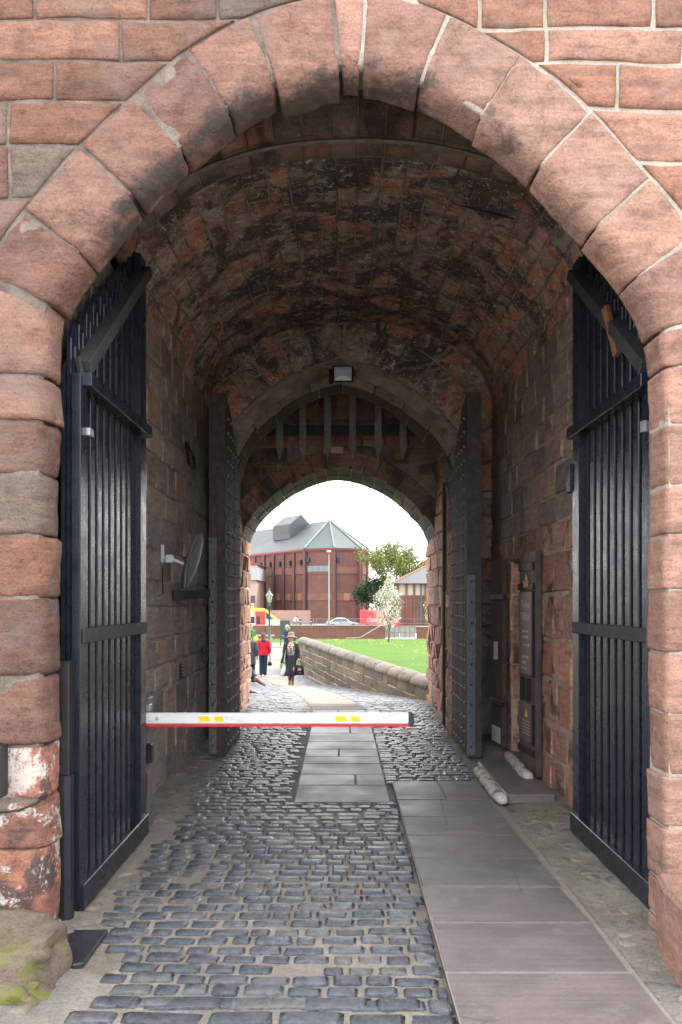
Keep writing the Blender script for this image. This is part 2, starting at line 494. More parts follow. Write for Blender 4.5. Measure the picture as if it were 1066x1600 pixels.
class Arch:
    """a path (x,z) from the left foot over the crown to the right foot; point(s, r) goes r outward"""
    def __init__(self, pts): 
        self.p, self.s = smooth_path(pts, 0.02)
        self.L = self.s[-1]
        d = np.gradient(self.p, axis=0); d /= np.linalg.norm(d, axis=1)[:, None]
        k = np.ones(9)/9
        d = np.stack([np.convolve(np.pad(d[:, i], 4, mode='edge'), k, mode='valid') for i in range(2)], 1)
        d /= np.linalg.norm(d, axis=1)[:, None]
        self.n = np.stack([-d[:, 1], d[:, 0]], 1)
    def point(self, s, r=0.0):
        x = np.interp(s, self.s, self.p[:, 0]); z = np.interp(s, self.s, self.p[:, 1])
        nx = np.interp(s, self.s, self.n[:, 0]); nz_ = np.interp(s, self.s, self.n[:, 1])
        return x + nx*r, z + nz_*r
    def normal(self, s):
        return np.interp(s, self.s, self.n[:, 0]), np.interp(s, self.s, self.n[:, 1])
    def s_at(self, x, z):
        return self.s[np.argmin((self.p[:, 0]-x)**2 + (self.p[:, 1]-z)**2)]

gate_house = tag(empty('gatehouse', (0, 0, 0)), 'red sandstone castle gatehouse with a long vaulted passage through it', 'gatehouse')

# ---- front arch: intrados read at its back edge
YF, YB = 3.93, 4.16                  # front face, back of the arch
def fpt(px, py): return ((px-533)/300.0, 1.7+(938-py)/300.0)
left_jamb, right_jamb = -1.462, 1.602
fa = Arch([(left_jamb, -0.3), (left_jamb, 0.5), (left_jamb, 1.4), (left_jamb, 2.3), (-1.458, 2.85), fpt(104, 505), fpt(143, 438), fpt(228, 340), fpt(300, 272), fpt(372, 212), fpt(450, 172),
           fpt(548, 150), fpt(640, 170), fpt(738, 224), fpt(822, 292), fpt(902, 380), fpt(962, 452), fpt(998, 520), (1.592, 2.85), (right_jamb, 2.3), (right_jamb, 1.4), (right_jamb, 0.5), (right_jamb, -0.3)])
RING = 0.375
prof = [(RING, YF), (0.085, YF), (0.04, YF+0.018), (0.012, YF+0.06), (0.0, YF+0.12), (0.0, YB)]
pl = np.concatenate([[0], np.cumsum([math.dist(prof[i], prof[i+1]) for i in range(len(prof)-1)])])
def prof_at(w):
    return np.interp(w, pl, [p[0] for p in prof]), np.interp(w, pl, [p[1] for p in prof])
def PF(s, w):
    r, y = prof_at(w); x, z = fa.point(s, r); return (x, y, z)
def NF(s, w):
    r0, y0 = prof_at(max(w-0.03, 0)); r1, y1 = prof_at(min(w+0.03, pl[-1]))
    dr, dy = r1-r0, y1-y0
    n = math.hypot(dr, dy) or 1.0
    # tangent along the profile (dr,dy); outward = towards -r and -y
    a, b = dy/n, -dr/n           # (r, y) components of a normal
    if (-a) + (-b) < 0: a, b = -a, -b
    a, b = (-abs(a), -abs(b))
    nx, nz_ = fa.normal(s)
    return (nx*a, b, nz_*a)
PFm = lambda s, w: tuple(np.array(PF(s, w)) - (0.009+0.035*min(max((w-0.36)/0.08, 0), 1))*np.array(NF(s, w)))

sharp = [(RING, YF), (0.022, YF), (0.006, YF+0.008), (0.0, YF+0.03), (0.0, YB)]
sharp_w = np.concatenate([[0], np.cumsum([math.dist(sharp[i], sharp[i+1]) for i in range(len(sharp)-1)])]); sharp_w *= pl[-1]/sharp_w[-1]
S_JAMB = fa.s_at(1.592, 2.85)
def PFr(s, w):                       # mortar of the right half: follows the crisp jamb corner below the springing
    if s < S_JAMB: return PFm(s, w)
    r = float(np.interp(w, sharp_w, [q[0] for q in sharp])); y = float(np.interp(w, sharp_w, [q[1] for q in sharp]))
    x, z = fa.point(s, r + 0.012); return (x, y + 0.010 if w < 0.33 else y, z)
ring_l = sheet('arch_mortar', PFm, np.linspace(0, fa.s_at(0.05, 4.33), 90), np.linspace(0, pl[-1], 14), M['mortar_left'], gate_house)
ring_r = sheet('arch_mortar', PFr, np.linspace(fa.s_at(0.05, 4.33), fa.L, 90), np.linspace(0, pl[-1], 30), M['mortar_pale'], gate_house)
ring_l.name = 'front_arch'; ring_r.name = 'front_arch'
def zs(z, side):
    x = left_jamb if side < 0 else right_jamb
    return fa.s_at(x, z)
yz = lambda py: 1.7+(938-py)/316.0       # row on the front face to height
left_joints = [0.0] + [zs(yz(y), -1) for y in (1330, 1250, 1160, 1052, 940, 835, 742, 655, 585)] \
    + [fa.s_at(*fpt(*q)) for q in ((100, 497), (150, 425), (228, 338), (300, 272), (368, 212), (440, 176), (532, 151))]
right_joints = [fa.s_at(*fpt(*q)) for q in ((562, 151), (650, 174), (737, 224), (826, 296), (906, 386), (968, 460), (1002, 540))] \
    + [zs(yz(y), 1) for y in (575, 665, 760, 840, 925, 1025, 1120, 1210, 1290, 1385, 1450)] + [fa.L]
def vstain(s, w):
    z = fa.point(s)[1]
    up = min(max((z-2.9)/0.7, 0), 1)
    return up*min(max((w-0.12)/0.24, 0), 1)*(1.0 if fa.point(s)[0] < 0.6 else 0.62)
for J, par, lft in ((left_joints, ring_l, True), ([left_joints[-1]] + right_joints, ring_r, False)):
    for i in range(len(J)-1):
        s0, s1 = J[i], J[i+1]
        zc = fa.point((s0+s1)/2)[1]
        arch = zc > 2.95
        g = 0.012 if not lft else 0.009
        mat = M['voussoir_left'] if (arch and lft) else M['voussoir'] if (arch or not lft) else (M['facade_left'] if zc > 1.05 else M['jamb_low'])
        wob = lambda: random.uniform(-0.006, 0.006)
        wo = -0.0 if arch else -random.choice([0.0, 0.12, 0.05])
        c4 = [(s0+g/2+wob(), 0.006), (s1-g/2+wob(), 0.006), (s1-g/2+wob(), pl[-1]), (s0+g/2+wob(), pl[-1])]
        dr_ = (random.choice([-0.035, -0.012, 0.0, -0.024, -0.006]) if lft else random.uniform(-0.008, 0.008)) if arch else random.uniform(-0.008, 0.008)
        crisp = (not lft) and (not arch)
        def PFo(s, w, dr_=dr_, crisp=crisp):
            r, y = prof_at(w); k = min(max((w-0.1)/0.2, 0), 1)
            if crisp:
                r = float(np.interp(w, sharp_w, [q[0] for q in sharp])); y = float(np.interp(w, sharp_w, [q[1] for q in sharp]))
            x, z = fa.point(s, r + dr_*k); return (x, y, z)
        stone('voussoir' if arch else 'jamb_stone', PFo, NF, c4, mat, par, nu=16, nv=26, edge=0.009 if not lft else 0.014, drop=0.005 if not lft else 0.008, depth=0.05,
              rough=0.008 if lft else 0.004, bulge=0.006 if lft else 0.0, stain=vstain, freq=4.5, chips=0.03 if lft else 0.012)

# ---- facade around the arch
def extr(side):
    ss = np.linspace(fa.s_at(left_jamb, 2.4), fa.s_at(0.05, 4.33), 160) if side < 0 else np.linspace(fa.s_at(0.05, 4.33), fa.s_at(right_jamb, 2.4), 160)
    pts = np.array([fa.point(s, RING) for s in ss])
    o = np.argsort(pts[:, 1]); return pts[o, 1], pts[o, 0]
EZ, EX = {}, {}
for sd in (-1, 1): EZ[sd], EX[sd] = extr(sd)
ZTOP = max(EZ[-1].max(), EZ[1].max())
def ex_at(side, z):
    if z < 2.4: return (left_jamb - RING) if side < 0 else (right_jamb + RING)
    return float(np.interp(z, EZ[side], EX[side]))
BIG = 4.6
def facade_sheet(side, mat):
    zs_ = list(np.linspace(-0.3, ZTOP, 60)) + [ZTOP+0.01, 6.6]
    V, Fc = [], []
    for z in zs_:
        e = ex_at(side, z) + (0.06 if side < 0 else -0.06) if z <= ZTOP else 0.03
        V += [(e, YF+0.010, z), (side*BIG, YF+0.010, z)]
    for i in range(len(zs_)-1): Fc.append((2*i, 2*i+1, 2*i+3, 2*i+2) if side > 0 else (2*i+1, 2*i, 2*i+2, 2*i+3))
    return link('front_wall', mesh_np('front_wall', V, Fc, mat), gate_house)
fw = {-1: facade_sheet(-1, M['mortar_left']), 1: facade_sheet(1, M['mortar_pale'])}

def poly_stone(poly, mat, parent, rough=0.008, drop=0.006, depth=0.05):
    """a stone of any outline on the front face; poly in (x,z), counter-clockwise seen from the front"""
    c = np.mean(poly, axis=0)
    # densify the outline
    out = []
    for i in range(len(poly)):
        a, b = np.array(poly[i]), np.array(poly[(i+1) % len(poly)])
        k = max(1, int(np.linalg.norm(b-a)/0.045))
        for t in range(k): out.append(a + (b-a)*t/k)
    out = np.array(out); n = len(out)
    V, Fc = [], []
    off = random.uniform(0, 40)
    size = np.sqrt((out[:, 0].max()-out[:, 0].min())*(out[:, 1].max()-out[:, 1].min()))
    rings = [(1.0, -depth), (1.0, -drop), (1-0.012/size, 0.0), (0.78, 0.004), (0.5, 0.006), (0.25, 0.006)]
    for sc, h in rings:
        for p in out:
            q = c + (p-c)*sc
            q = q + np.array([0.010*nz(q[0]*1.6, q[1]*2.2, 11), 0.016*nz(q[0]*1.9, q[1]*1.3, 5)])
            if sc == 1.0:
                q = q + 0.006*np.array([nz(q[0]*14+off, q[1]*14, 3), nz(q[0]*14, q[1]*14+off, 7)])
            hh = h + (0 if h == -depth else rough*(1.5*nz(q[0]*5+off, q[1]*5, 1) + 0.8*nz(q[0]*15+off, q[1]*15, 2)))
            V.append((q[0], YF-hh, q[1]))
    V.append((c[0], YF-0.006, c[1]))
    m = len(rings)
    for r in range(m-1):
        for i in range(n):
            i2 = (i+1) % n
            Fc.append((r*n+i, r*n+i2, (r+1)*n+i2, (r+1)*n+i))
    for i in range(n): Fc.append(((m-1)*n+i, (m-1)*n+(i+1) % n, m*n))
    me = mesh_np('stone', [np.array(v)-np.array((c[0], YF, c[1])) for v in V], Fc, mat, True)
    bm = bmesh.new(); bm.from_mesh(me); bmesh.ops.recalc_face_normals(bm, faces=bm.faces); bm.to_mesh(me); bm.free()
    o = link('stone', me, parent); o.location = (c[0], YF, c[1])
    return o

def spandrel(side, zlist, length, mat, joint):
    for k in range(len(zlist)-1):
        za, zb = zlist[k]+joint/2, zlist[k+1]-joint/2
        x_in = min(abs(ex_at(side, z)) for z in np.linspace(za, zb, 9)) if za < ZTOP else 0.0
        if za >= ZTOP-0.02: x_in = 0.0
        x = x_in; first = True
        far = 3.1
        xs = [x_in]
        while xs[-1] < far: xs.append(xs[-1] + length*random.choice([0.45, 0.8, 1.0, 1.35, 1.7]))
        for i in range(len(xs)-1):
            a, b = xs[i]+joint/2, xs[i+1]-joint/2
            zz = np.linspace(za, zb, 7)
            lim = [max(a, abs(ex_at(side, z))+joint*0.6) if z < ZTOP else a for z in zz]
            if min(lim) > b-0.05: continue
            keep = [(min(l, b-0.004), z) for l, z in zip(lim, zz)]
            t = [random.uniform(-0.012, 0.012) for _ in range(2)]
            poly = [(b, za), (b, zb+t[1]*0)] + [(l, z) for l, z in reversed(keep)]
            # drop near-duplicate points
            p2 = []
            for p in poly:
                if not p2 or math.dist(p, p2[-1]) > 0.012: p2.append(p)
            if len(p2) < 3: continue
            poly = [(side*p[0], p[1]) for p in p2]
            if side < 0: poly = poly[::-1]
            ar = 0.5*sum(poly[q-1][0]*poly[q][1]-poly[q][0]*poly[q-1][1] for q in range(len(poly)))
            if abs(ar) < 0.008: continue
            poly_stone(poly, mat, fw[side])
lz = [yz(y) for y in (1500, 1420, 1330, 1250, 1160, 1052, 940, 835, 742, 655, 585, 497, 405, 310, 228, 160, 97, 32)] + [4.76, 5.02, 5.3]
rz_ = [yz(y) for y in (1500, 1385, 1290, 1210, 1120, 1025, 925, 840, 760, 665, 575, 480, 400, 335, 255, 172, 100, 45)] + [4.72, 4.98, 5.25]
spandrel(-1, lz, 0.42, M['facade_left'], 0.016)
spandrel(1, rz_, 0.40, M['facade'], 0.022)

# ---- masonry mass behind the faces (closes the passage against the sky)
def mass(name, x0, x1, y0, y1, z0, z1):
    mb = MB().box(x0, x1, y0, y1, z0, z1); return mb.build(name, M['passage'], gate_house)
XL, XR = -1.62, 1.87                 # passage walls
Y1, Y2 = 5.85, 9.9                   # start of the vault, inner wall
Y3, Y4, Y5 = 10.9, 12.6, 13.9        # back of inner arch, outer arch, tower back face
mass('tower_wall', -BIG, XL-0.05, YF+0.03, Y5, -1.6, 6.6)
mass('tower_wall', XR+0.75, BIG, YF+0.03, Y5, -1.6, 6.6)
mass('tower_wall', XL-0.05, XR+0.75, YF+0.03, Y5, 5.95, 6.6)
# back of the front arch
V, Fc = [], []
ss = np.linspace(0, fa.L, 120)
for s in ss:
    x, z = fa.point(s, 0.04); V.append((x, YB+0.0, z))
    ang = math.atan2(z-1.5, x-0.1)
    t = 1e9
    dx, dz = x-0.1, z-1.5
    if z < 1.6: q = (XL-0.06 if x < 0 else XR+0.06, z)
    else:
        tx = ((XL-0.06 if dx < 0 else XR+0.06)-0.1)/dx if abs(dx) > 1e-6 else 1e9
        tz = (5.97-1.5)/dz if dz > 1e-6 else 1e9
        t = min(tx, tz); q = (0.1+dx*t, 1.5+dz*t)
    V.append((q[0], YB, q[1]))
for i in range(len(ss)-1): Fc.append((2*i, 2*i+2, 2*i+3, 2*i+1))
link('arch_back', mesh_np('arch_back', V, Fc, M['arch_dark']), gate_house)

# ---- passage walls
PL = lambda u, v: (XL, u, v); NL = lambda u, v: (1, 0, 0)
PR = lambda u, v: (XR, u, v); NR = lambda u, v: (-1, 0, 0)
SPR = 4.08                            # springing of the vault
DY0, DY1, DZ = 7.92, 8.74, 2.12       # doorway in the right wall
wl = sheet('side_wall', lambda u, v: (XL-0.012, u, v), [YB, Y2+0.1], [-0.3, SPR+0.1], M['mortar_in'], gate_house)
V = [(XR+0.012, y, z) for y, z in ((YB, -0.3), (DY0, -0.3), (DY0, DZ), (DY1, DZ), (DY1, -0.3), (Y2+0.1, -0.3), (Y2+0.1, SPR+0.1), (YB, SPR+0.1), (DY0, SPR+0.1), (DY1, SPR+0.1))]
wr = link('side_wall', mesh_np('side_wall', V, [(0, 1, 2, 8, 7), (2, 3, 9, 8), (3, 4, 5, 6, 9)], M['mortar_red']), gate_house)
upper_l = sheet('side_wall', lambda u, v: (XL-0.012, u, v), [YB, Y1], [SPR, 6.0], M['mortar_in'], gate_house)
upper_r = sheet('side_wall', lambda u, v: (XR+0.012, u, v), [YB, Y1], [SPR, 6.0], M['mortar_in'], gate_house)
stone_wall(wl, PL, NL, 5.0, Y2, courses(0.0, SPR, 0.29, 0.25), 0.50, M['inner'], joint=0.014, drop=0.008, rough=0.006, jit=0.012)
lower = lambda u, v: (M['doorstone'] if v < 2.3 else M['inner'])
rv = courses(0.0, DZ, 0.33, 0.2) + courses(DZ, SPR, 0.26, 0.25)[1:]
def door_skip(a, b, c, d): return False
for k in range(len(rv)-1):
    spans = [(5.0, DY0), (DY1, Y2)] if rv[k] < DZ-0.01 else [(5.0, Y2)]
    for sa, sb in spans:
        stone_wall(wr, PR, NR, sa, sb, [rv[k], rv[k+1]], 0.48, lower, joint=0.022 if rv[k] < DZ else 0.014, drop=0.016 if rv[k] < DZ else 0.009, rough=0.008, jit=0.012, bulge=0.018 if rv[k] < DZ else 0.006)
# doorway recess: far jamb (faces the camera), near jamb, head and back
dr = MB()
dr.add([(XR, DY1, -0.1), (XR+0.7, DY1, -0.1), (XR+0.7, DY1, DZ), (XR, DY1, DZ), (XR, DY0, -0.1), (XR+0.7, DY0, -0.1), (XR+0.7, DY0, DZ), (XR, DY0, DZ)],
       [(0, 1, 2, 3), (5, 4, 7, 6), (3, 2, 6, 7), (1, 5, 6, 2)])
door_rec = dr.build('doorway', M['mortar_red'], gate_house, fix=False)
stone_wall(door_rec, lambda u, v: (u, DY1-0.012, v), lambda u, v: (0, -1, 0), XR, XR+0.7, rv[:len([z for z in rv if z <= DZ+0.01])], 0.4, M['doorstone'], joint=0.02, drop=0.016, bulge=0.014, rough=0.006)

# ---- step at the start of the vault, and the vault
VX, VW = 0.125, 1.745
def apex(y): return 5.04 + 0.11*(y-Y1)/(Y2-Y1)
va = Arch([(VX-VW, SPR-0.02)] + [(VX-VW*math.cos(a)**0.92 if a < math.pi/2-0.001 else VX, SPR+0.97*math.sin(a)) for a in np.linspace(0.12, math.pi/2, 9)]
          + [(VX+VW*math.cos(a)**0.92, SPR+0.97*math.sin(a)) for a in np.linspace(math.pi/2, 0.12, 9)[1:]] + [(VX+VW, SPR-0.02)])
def PV(s, y):
    x, z = va.point(s); k = (z-SPR)/0.97
    return (x, y, z + 0.11*k*(y-Y1)/(Y2-Y1))
def NV(s, y):
    a, b = va.normal(s); return (-a, 0, -b)
PVm = lambda s, y: tuple(np.array(PV(s, y)) - 0.014*np.array(NV(s, y)))
vault = sheet('vault', PVm, np.linspace(0, va.L, 70), [Y1, 7.2, 8.6, Y2+0.05], M['mortar_in'], gate_house)
srow = courses(0.0, va.L, 0.172, 0.2)
NROW = len(srow)-1
for k in range(NROW):
    ys = courses(Y1+0.20, Y2, 0.355, 0.35)
    if k % 2: ys = [ys[0]] + [y-0.16 for y in ys[1:-1]] + [ys[-1]]
    for i in range(len(ys)-1):
        if ys[i+1]-ys[i] < 0.08: continue
        stone('stone', PV, NV, rect4(srow[k], srow[k+1], ys[i], ys[i+1], 0.012, 0.010), M['vault'], vault, drop=0.008, rough=0.009, bulge=0.004, depth=0.05)
# step ring: face at Y1 above the vault edge + pale edge moulding
stepf = MB()
V, Fc = [], []
sv = np.linspace(0, va.L, 80)
for s in sv:
    x, z = va.point(s, 0.0)
    V += [(x, Y1-0.004, z), (VX+(x-VX)*1.02, Y1-0.004, 6.0)]
for i in range(len(sv)-1): Fc.append((2*i, 2*i+1, 2*i+3, 2*i+2))
step = link('vault_step', mesh_np('vault_step', V, Fc, M['mortar_in']), gate_house)
nst = 22
for i in range(nst):
    s0, s1 = va.L*i/nst+0.006, va.L*(i+1)/nst-0.006
    stone('voussoir', lambda u, v: (va.point(u, v)[0], Y1-0.02, va.point(u, v)[1]), lambda u, v: (0, -1, 0), [(s0, 0.03), (s1, 0.03), (s1, 0.42), (s0, 0.42)], M['arch_dark'], step, nu=4, nv=4, rough=0.008)
for i in range(nst):            # first ring of the vault itself, larger cut stones
    s0, s1 = va.L*i/nst+0.005, va.L*(i+1)/nst-0.005
    stone('voussoir', PV, NV, [(s0, Y1-0.03), (s1, Y1-0.03), (s1, Y1+0.19), (s0, Y1+0.19)], M['arch_dark'], vault, nu=4, nv=4, rough=0.006, drop=0.008)
mld = MB()
pts = [(va.point(s, 0.012)[0], Y1-0.03, va.point(s, 0.012)[1]) for s in np.linspace(va.L*0.13, va.L*0.87, 60)]
mld.tube(pts, [0.016+0.006*nz(i*0.37, 0, 0) for i in range(60)], 6)
mld.build('edge_moulding', simple('pale_edge', (0.22, 0.195, 0.18), 0.9, 0.2, var=0.4, scale=12, bump=0.5), gate_house)
sheet('slot_roof', lambda u, v: (u, v, 5.93), [XL-0.1, XR+0.1], [YB-0.1, Y1+0.1], M['arch_dark'], gate_house)

# ---- inner wall with its pointed arch
ia = Arch([(-1.42, -0.3), (-1.42, 1.0), (-1.42, 2.2), (-1.42, 3.0), (-1.37, 3.42), (-1.16, 3.83), (-0.72, 4.22), (-0.35, 4.41), (-0.02, 4.51), (0.33, 4.42), (0.74, 4.21), (1.2, 3.80), (1.43, 3.42), (1.485, 3.0), (1.485, 2.2), (1.485, 1.0), (1.485, -0.3)])
V, Fc = [], []
ss = np.linspace(0, ia.L, 120)
for s in ss:
    x, z = ia.point(s, 0.0)
    xo, zo = ia.point(s, 1.3)
    V += [(x, Y2+0.012, z), (min(max(xo, -2.6), 2.7), Y2+0.012, min(zo, 6.2))]
for i in range(len(ss)-1): Fc.append((2*i, 2*i+2, 2*i+3, 2*i+1))
iw = link('inner_wall', mesh_np('inner_wall', V, Fc, M['mortar_in']), gate_house)
iprof = [(0.20, Y2), (0.13, Y2), (0.0, Y2+0.16), (-0.0, Y2+0.45)]
ipl = np.concatenate([[0], np.cumsum([math.dist(iprof[i], iprof[i+1]) for i in range(3)])])
def PI_(s, w):
    r = np.interp(w, ipl, [p[0] for p in iprof]); y = np.interp(w, ipl, [p[1] for p in iprof])
    x, z = ia.point(s, r); return (x, y, z)
def NI_(s, w):
    p0, p1 = np.array(PI_(s, max(w-0.02, 0))), np.array(PI_(s, min(w+0.02, ipl[-1])))
    t = p1-p0; t /= np.linalg.norm(t)
    nx, nz_ = ia.normal(s)
    rad = np.array((nx, 0, nz_)); a = t @ rad; b = t[1]
    n = -rad*abs(b) + np.array((0, -1, 0))*abs(a); return tuple(n/np.linalg.norm(n))
nj = 26
for i in range(nj):
    s0, s1 = ia.L*i/nj+0.005, ia.L*(i+1)/nj-0.005
    stone('voussoir', PI_, NI_, [(s0, 0.0), (s1, 0.0), (s1, ipl[-1]), (s0, ipl[-1])], M['rib'], iw, nu=4, nv=9, rough=0.006, depth=0.05)
# stones on the inner wall face, fanning round the arch: two rings
for (r0, r1, nn) in ((0.21, 0.62, 40), (0.64, 1.02, 38)):
    for i in range(nn):
        s0, s1 = ia.L*i/nn+0.008, ia.L*(i+1)/nn-0.008
        x, z = ia.point((s0+s1)/2, (r0+r1)/2)
        if z < 1.0 or abs(x-VX) > VW+0.25: continue
        stone('stone', lambda u, v: (ia.point(u, v)[0], Y2, ia.point(u, v)[1]), lambda u, v: (0, -1, 0),
              [(s0, r0+random.uniform(-.02, .02)), (s1, r0+random.uniform(-.02, .02)), (s1, r1), (s0, r1)], M['vault'], iw, rough=0.008)
# soffit behind
ib = Arch([(p[0], p[1]) for p in [(-1.40, -0.3), (-1.40, 1.0), (-1.40, 2.2), (-1.40, 3.0), (-1.34, 3.42), (-1.13, 3.83), (-0.70, 4.24), (-0.35, 4.43), (-0.02, 4.53), (0.33, 4.44), (0.72, 4.23), (1.17, 3.80), (1.41, 3.42), (1.465, 3.0), (1.465, 2.2), (1.465, 1.0), (1.465, -0.3)]])
PS = lambda s, y: (ib.point(s)[0], y, ib.point(s)[1])
NS = lambda s, y: (-ib.normal(s)[0], 0, -ib.normal(s)[1])
soff = sheet('arch_soffit', lambda s, y: (ib.point(s, 0.012)[0], y, ib.point(s, 0.012)[1]), np.linspace(0, ib.L, 80), [Y2+0.40, Y3], M['mortar_in'], gate_house)
for i in range(34):
    s0, s1 = ib.L*i/34+0.005, ib.L*(i+1)/34-0.005
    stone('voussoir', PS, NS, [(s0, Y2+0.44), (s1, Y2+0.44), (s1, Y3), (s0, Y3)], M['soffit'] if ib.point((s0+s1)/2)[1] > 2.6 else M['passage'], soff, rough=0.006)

# ---- second passage: rock-faced walls, portcullis chamber, outer arch
X2L, X2R = -1.55, 1.47
sheet('arch_back', lambda u, v: (u, Y3+0.002, v), [XL-0.1, X2L+0.15], [-0.3, 5.4], M['arch_dark'], gate_house)
pwl = sheet('passage_wall', lambda u, v: (X2L-0.02-0.03*(u-Y3)/3, u, v), [Y3-0.5, Y5], [-0.5, 5.4], M['mortar_red'], gate_house)
pwr = sheet('passage_wall', lambda u, v: (X2R+0.03+0.03*(u-Y3)/3, u, v), [Y3-0.5, Y5], [-0.5, 5.4], M['mortar_red'], gate_house)
QL = lambda u, v: (X2L-0.03*(u-Y3)/3, u, v); QR = lambda u, v: (X2R+0.03*(u-Y3)/3, u, v)
NY0, NY1, NZ0, NZ1 = 10.98, 11.32, 1.84, 3.22      # slit window in the right wall
pv = courses(-0.25, 3.3, 0.235, 0.3)
stone_wall(pwl, QL, NL, Y3, Y5, pv, 0.36, M['quoin'], joint=0.02, drop=0.02, rough=0.014, bulge=0.03, jit=0.012)
stone_wall(pwr, QR, NR, Y3-0.02, Y5, pv, 0.34, M['passage'], joint=0.02, drop=0.018, rough=0.013, bulge=0.024, jit=0.012,
           skip=lambda a, b, c, d: a < NY1 and b > NY0 and c < NZ1 and d > NZ0)
stone_wall(pwr, QR, NR, Y3-0.02, Y4, courses(3.3, 5.2, 0.26, 0.2), 0.38, M['passage'], joint=0.02, rough=0.012, bulge=0.015)
nf = MB()
for b in ((X2R-0.01, X2R+0.06, NY0-0.06, NY0, NZ0-0.05, NZ1+0.05), (X2R-0.01, X2R+0.06, NY1, NY1+0.06, NZ0-0.05, NZ1+0.05), (X2R-0.012, X2R+0.06, NY0, NY1, NZ1, NZ1+0.05), (X2R-0.012, X2R+0.06, NY0, NY1, NZ0-0.05, NZ0)): nf.box(*b)
slit = nf.build('slit_window', M['passage'], gate_house, bevel=0.008)
MB().box(X2R+0.022, X2R+0.026, NY0, NY1, NZ0, NZ1).build('pane', simple('recess_shade', (0.05, 0.035, 0.03), 0.9), slit)  # flat dark sheet standing in for the shade inside the slit, no glass
# ceiling of the portcullis chamber
sheet('slot_roof', lambda u, v: (u, v, 5.25), [X2L-0.2, X2R+0.2], [Y3-0.2, Y5], M['arch_dark'], gate_house)
# outer arch (at Y4 to Y5)
oa = Arch([(-1.6, -0.6), (-1.6, 0.6), (-1.6, 1.8), (-1.6, 2.55), (-1.52, 2.86), (-1.28, 3.18), (-0.85, 3.52), (-0.42, 3.72), (-0.05, 3.79), (0.34, 3.72), (0.8, 3.51), (1.22, 3.16), (1.45, 2.86), (1.53, 2.55), (1.53, 1.8), (1.53, 0.6), (1.53, -0.6)])
V, Fc = [], []
ss = np.linspace(oa.s_at(-1.6, 1.9), oa.s_at(1.53, 1.9), 80)
for s in ss:
    x, z = oa.point(s); xo, zo = oa.point(s, 1.5)
    V += [(x, Y4+0.012, z), (min(max(xo, -2.2), 2.2), Y4+0.012, max(min(zo, 5.3), z))]
for i in range(len(ss)-1): Fc.append((2*i, 2*i+2, 2*i+3, 2*i+1))
ow = link('outer_wall', mesh_np('outer_wall', V, Fc, M['mortar_in']), gate_house)
no = 22
sa, sb = oa.s_at(-1.6, 2.5), oa.s_at(1.53, 2.5)
for i in range(no):
    s0, s1 = sa+(sb-sa)*i/no+0.005, sa+(sb-sa)*(i+1)/no-0.005
    stone('voussoir', lambda u, v: (oa.point(u, v)[0], Y4, oa.point(u, v)[1]), lambda u, v: (0, -1, 0), [(s0, 0.0), (s1, 0.0), (s1, 0.3), (s0, 0.3)], M['arch_dark'], ow, rough=0.006)
    for (ya, yb) in ((Y4+0.01, Y4+0.62), (Y4+0.64, Y5)):
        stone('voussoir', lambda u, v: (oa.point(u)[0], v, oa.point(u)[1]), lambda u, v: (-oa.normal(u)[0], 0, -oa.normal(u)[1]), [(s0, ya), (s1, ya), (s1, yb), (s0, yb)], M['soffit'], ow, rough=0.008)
sheet('arch_soffit', lambda s, y: (oa.point(s, 0.012)[0], y, oa.point(s, 0.012)[1]), np.linspace(sa, sb, 50), [Y4, Y5], M['mortar_in'], gate_house)
stone_wall(ow, lambda u, v: (u, Y4, v), lambda u, v: (0, -1, 0), X2L, X2R, courses(4.14, 5.2, 0.2, 0.2), 0.36, M['passage'], joint=0.016, rough=0.008)
stone_wall(ow, lambda u, v: (u, Y4, v), lambda u, v: (0, -1, 0), X2L, X2R, courses(2.9, 4.12, 0.2, 0.2), 0.33, M['arch_dark'], joint=0.014, rough=0.008,
           skip=lambda a, b, c, d: any(math.hypot(0, 0) > 1 or (z < oa.p[np.argmin(abs(oa.p[:, 0]-x)+(oa.p[:, 1] < 2.5)*9), 1]+0.27) for x in (a, b) for z in (c,)))
# top of the opening at the back face and its outer wall
V, Fc = [], []
ss = np.linspace(0, oa.L, 100)
for s in ss:
    x, z = oa.point(s); V.append((x, Y5, z)); 
    q = (-2.4 if x < 0 else 2.4, z) if z < 2.6 else (x*1.5, max(6.6, z))
    V.append((q[0], Y5, q[1]))
for i in range(len(ss)-1): Fc.append((2*i, 2*i+1, 2*i+3, 2*i+2))
link('tower_wall', mesh_np('tower_wall', V, Fc, M['passage']), gate_house)

# ---- plinth stone at the foot of the right jamb
pls = MB().prism([(1.49, 3.42), (1.62, 3.38), (2.2, 3.38), (2.2, 3.925), (1.55, 3.925), (1.50, 3.7)], 'z', -0.05, 0.36)
pls.build('plinth_stone', M['voussoir'], gate_house, bevel=0.02)
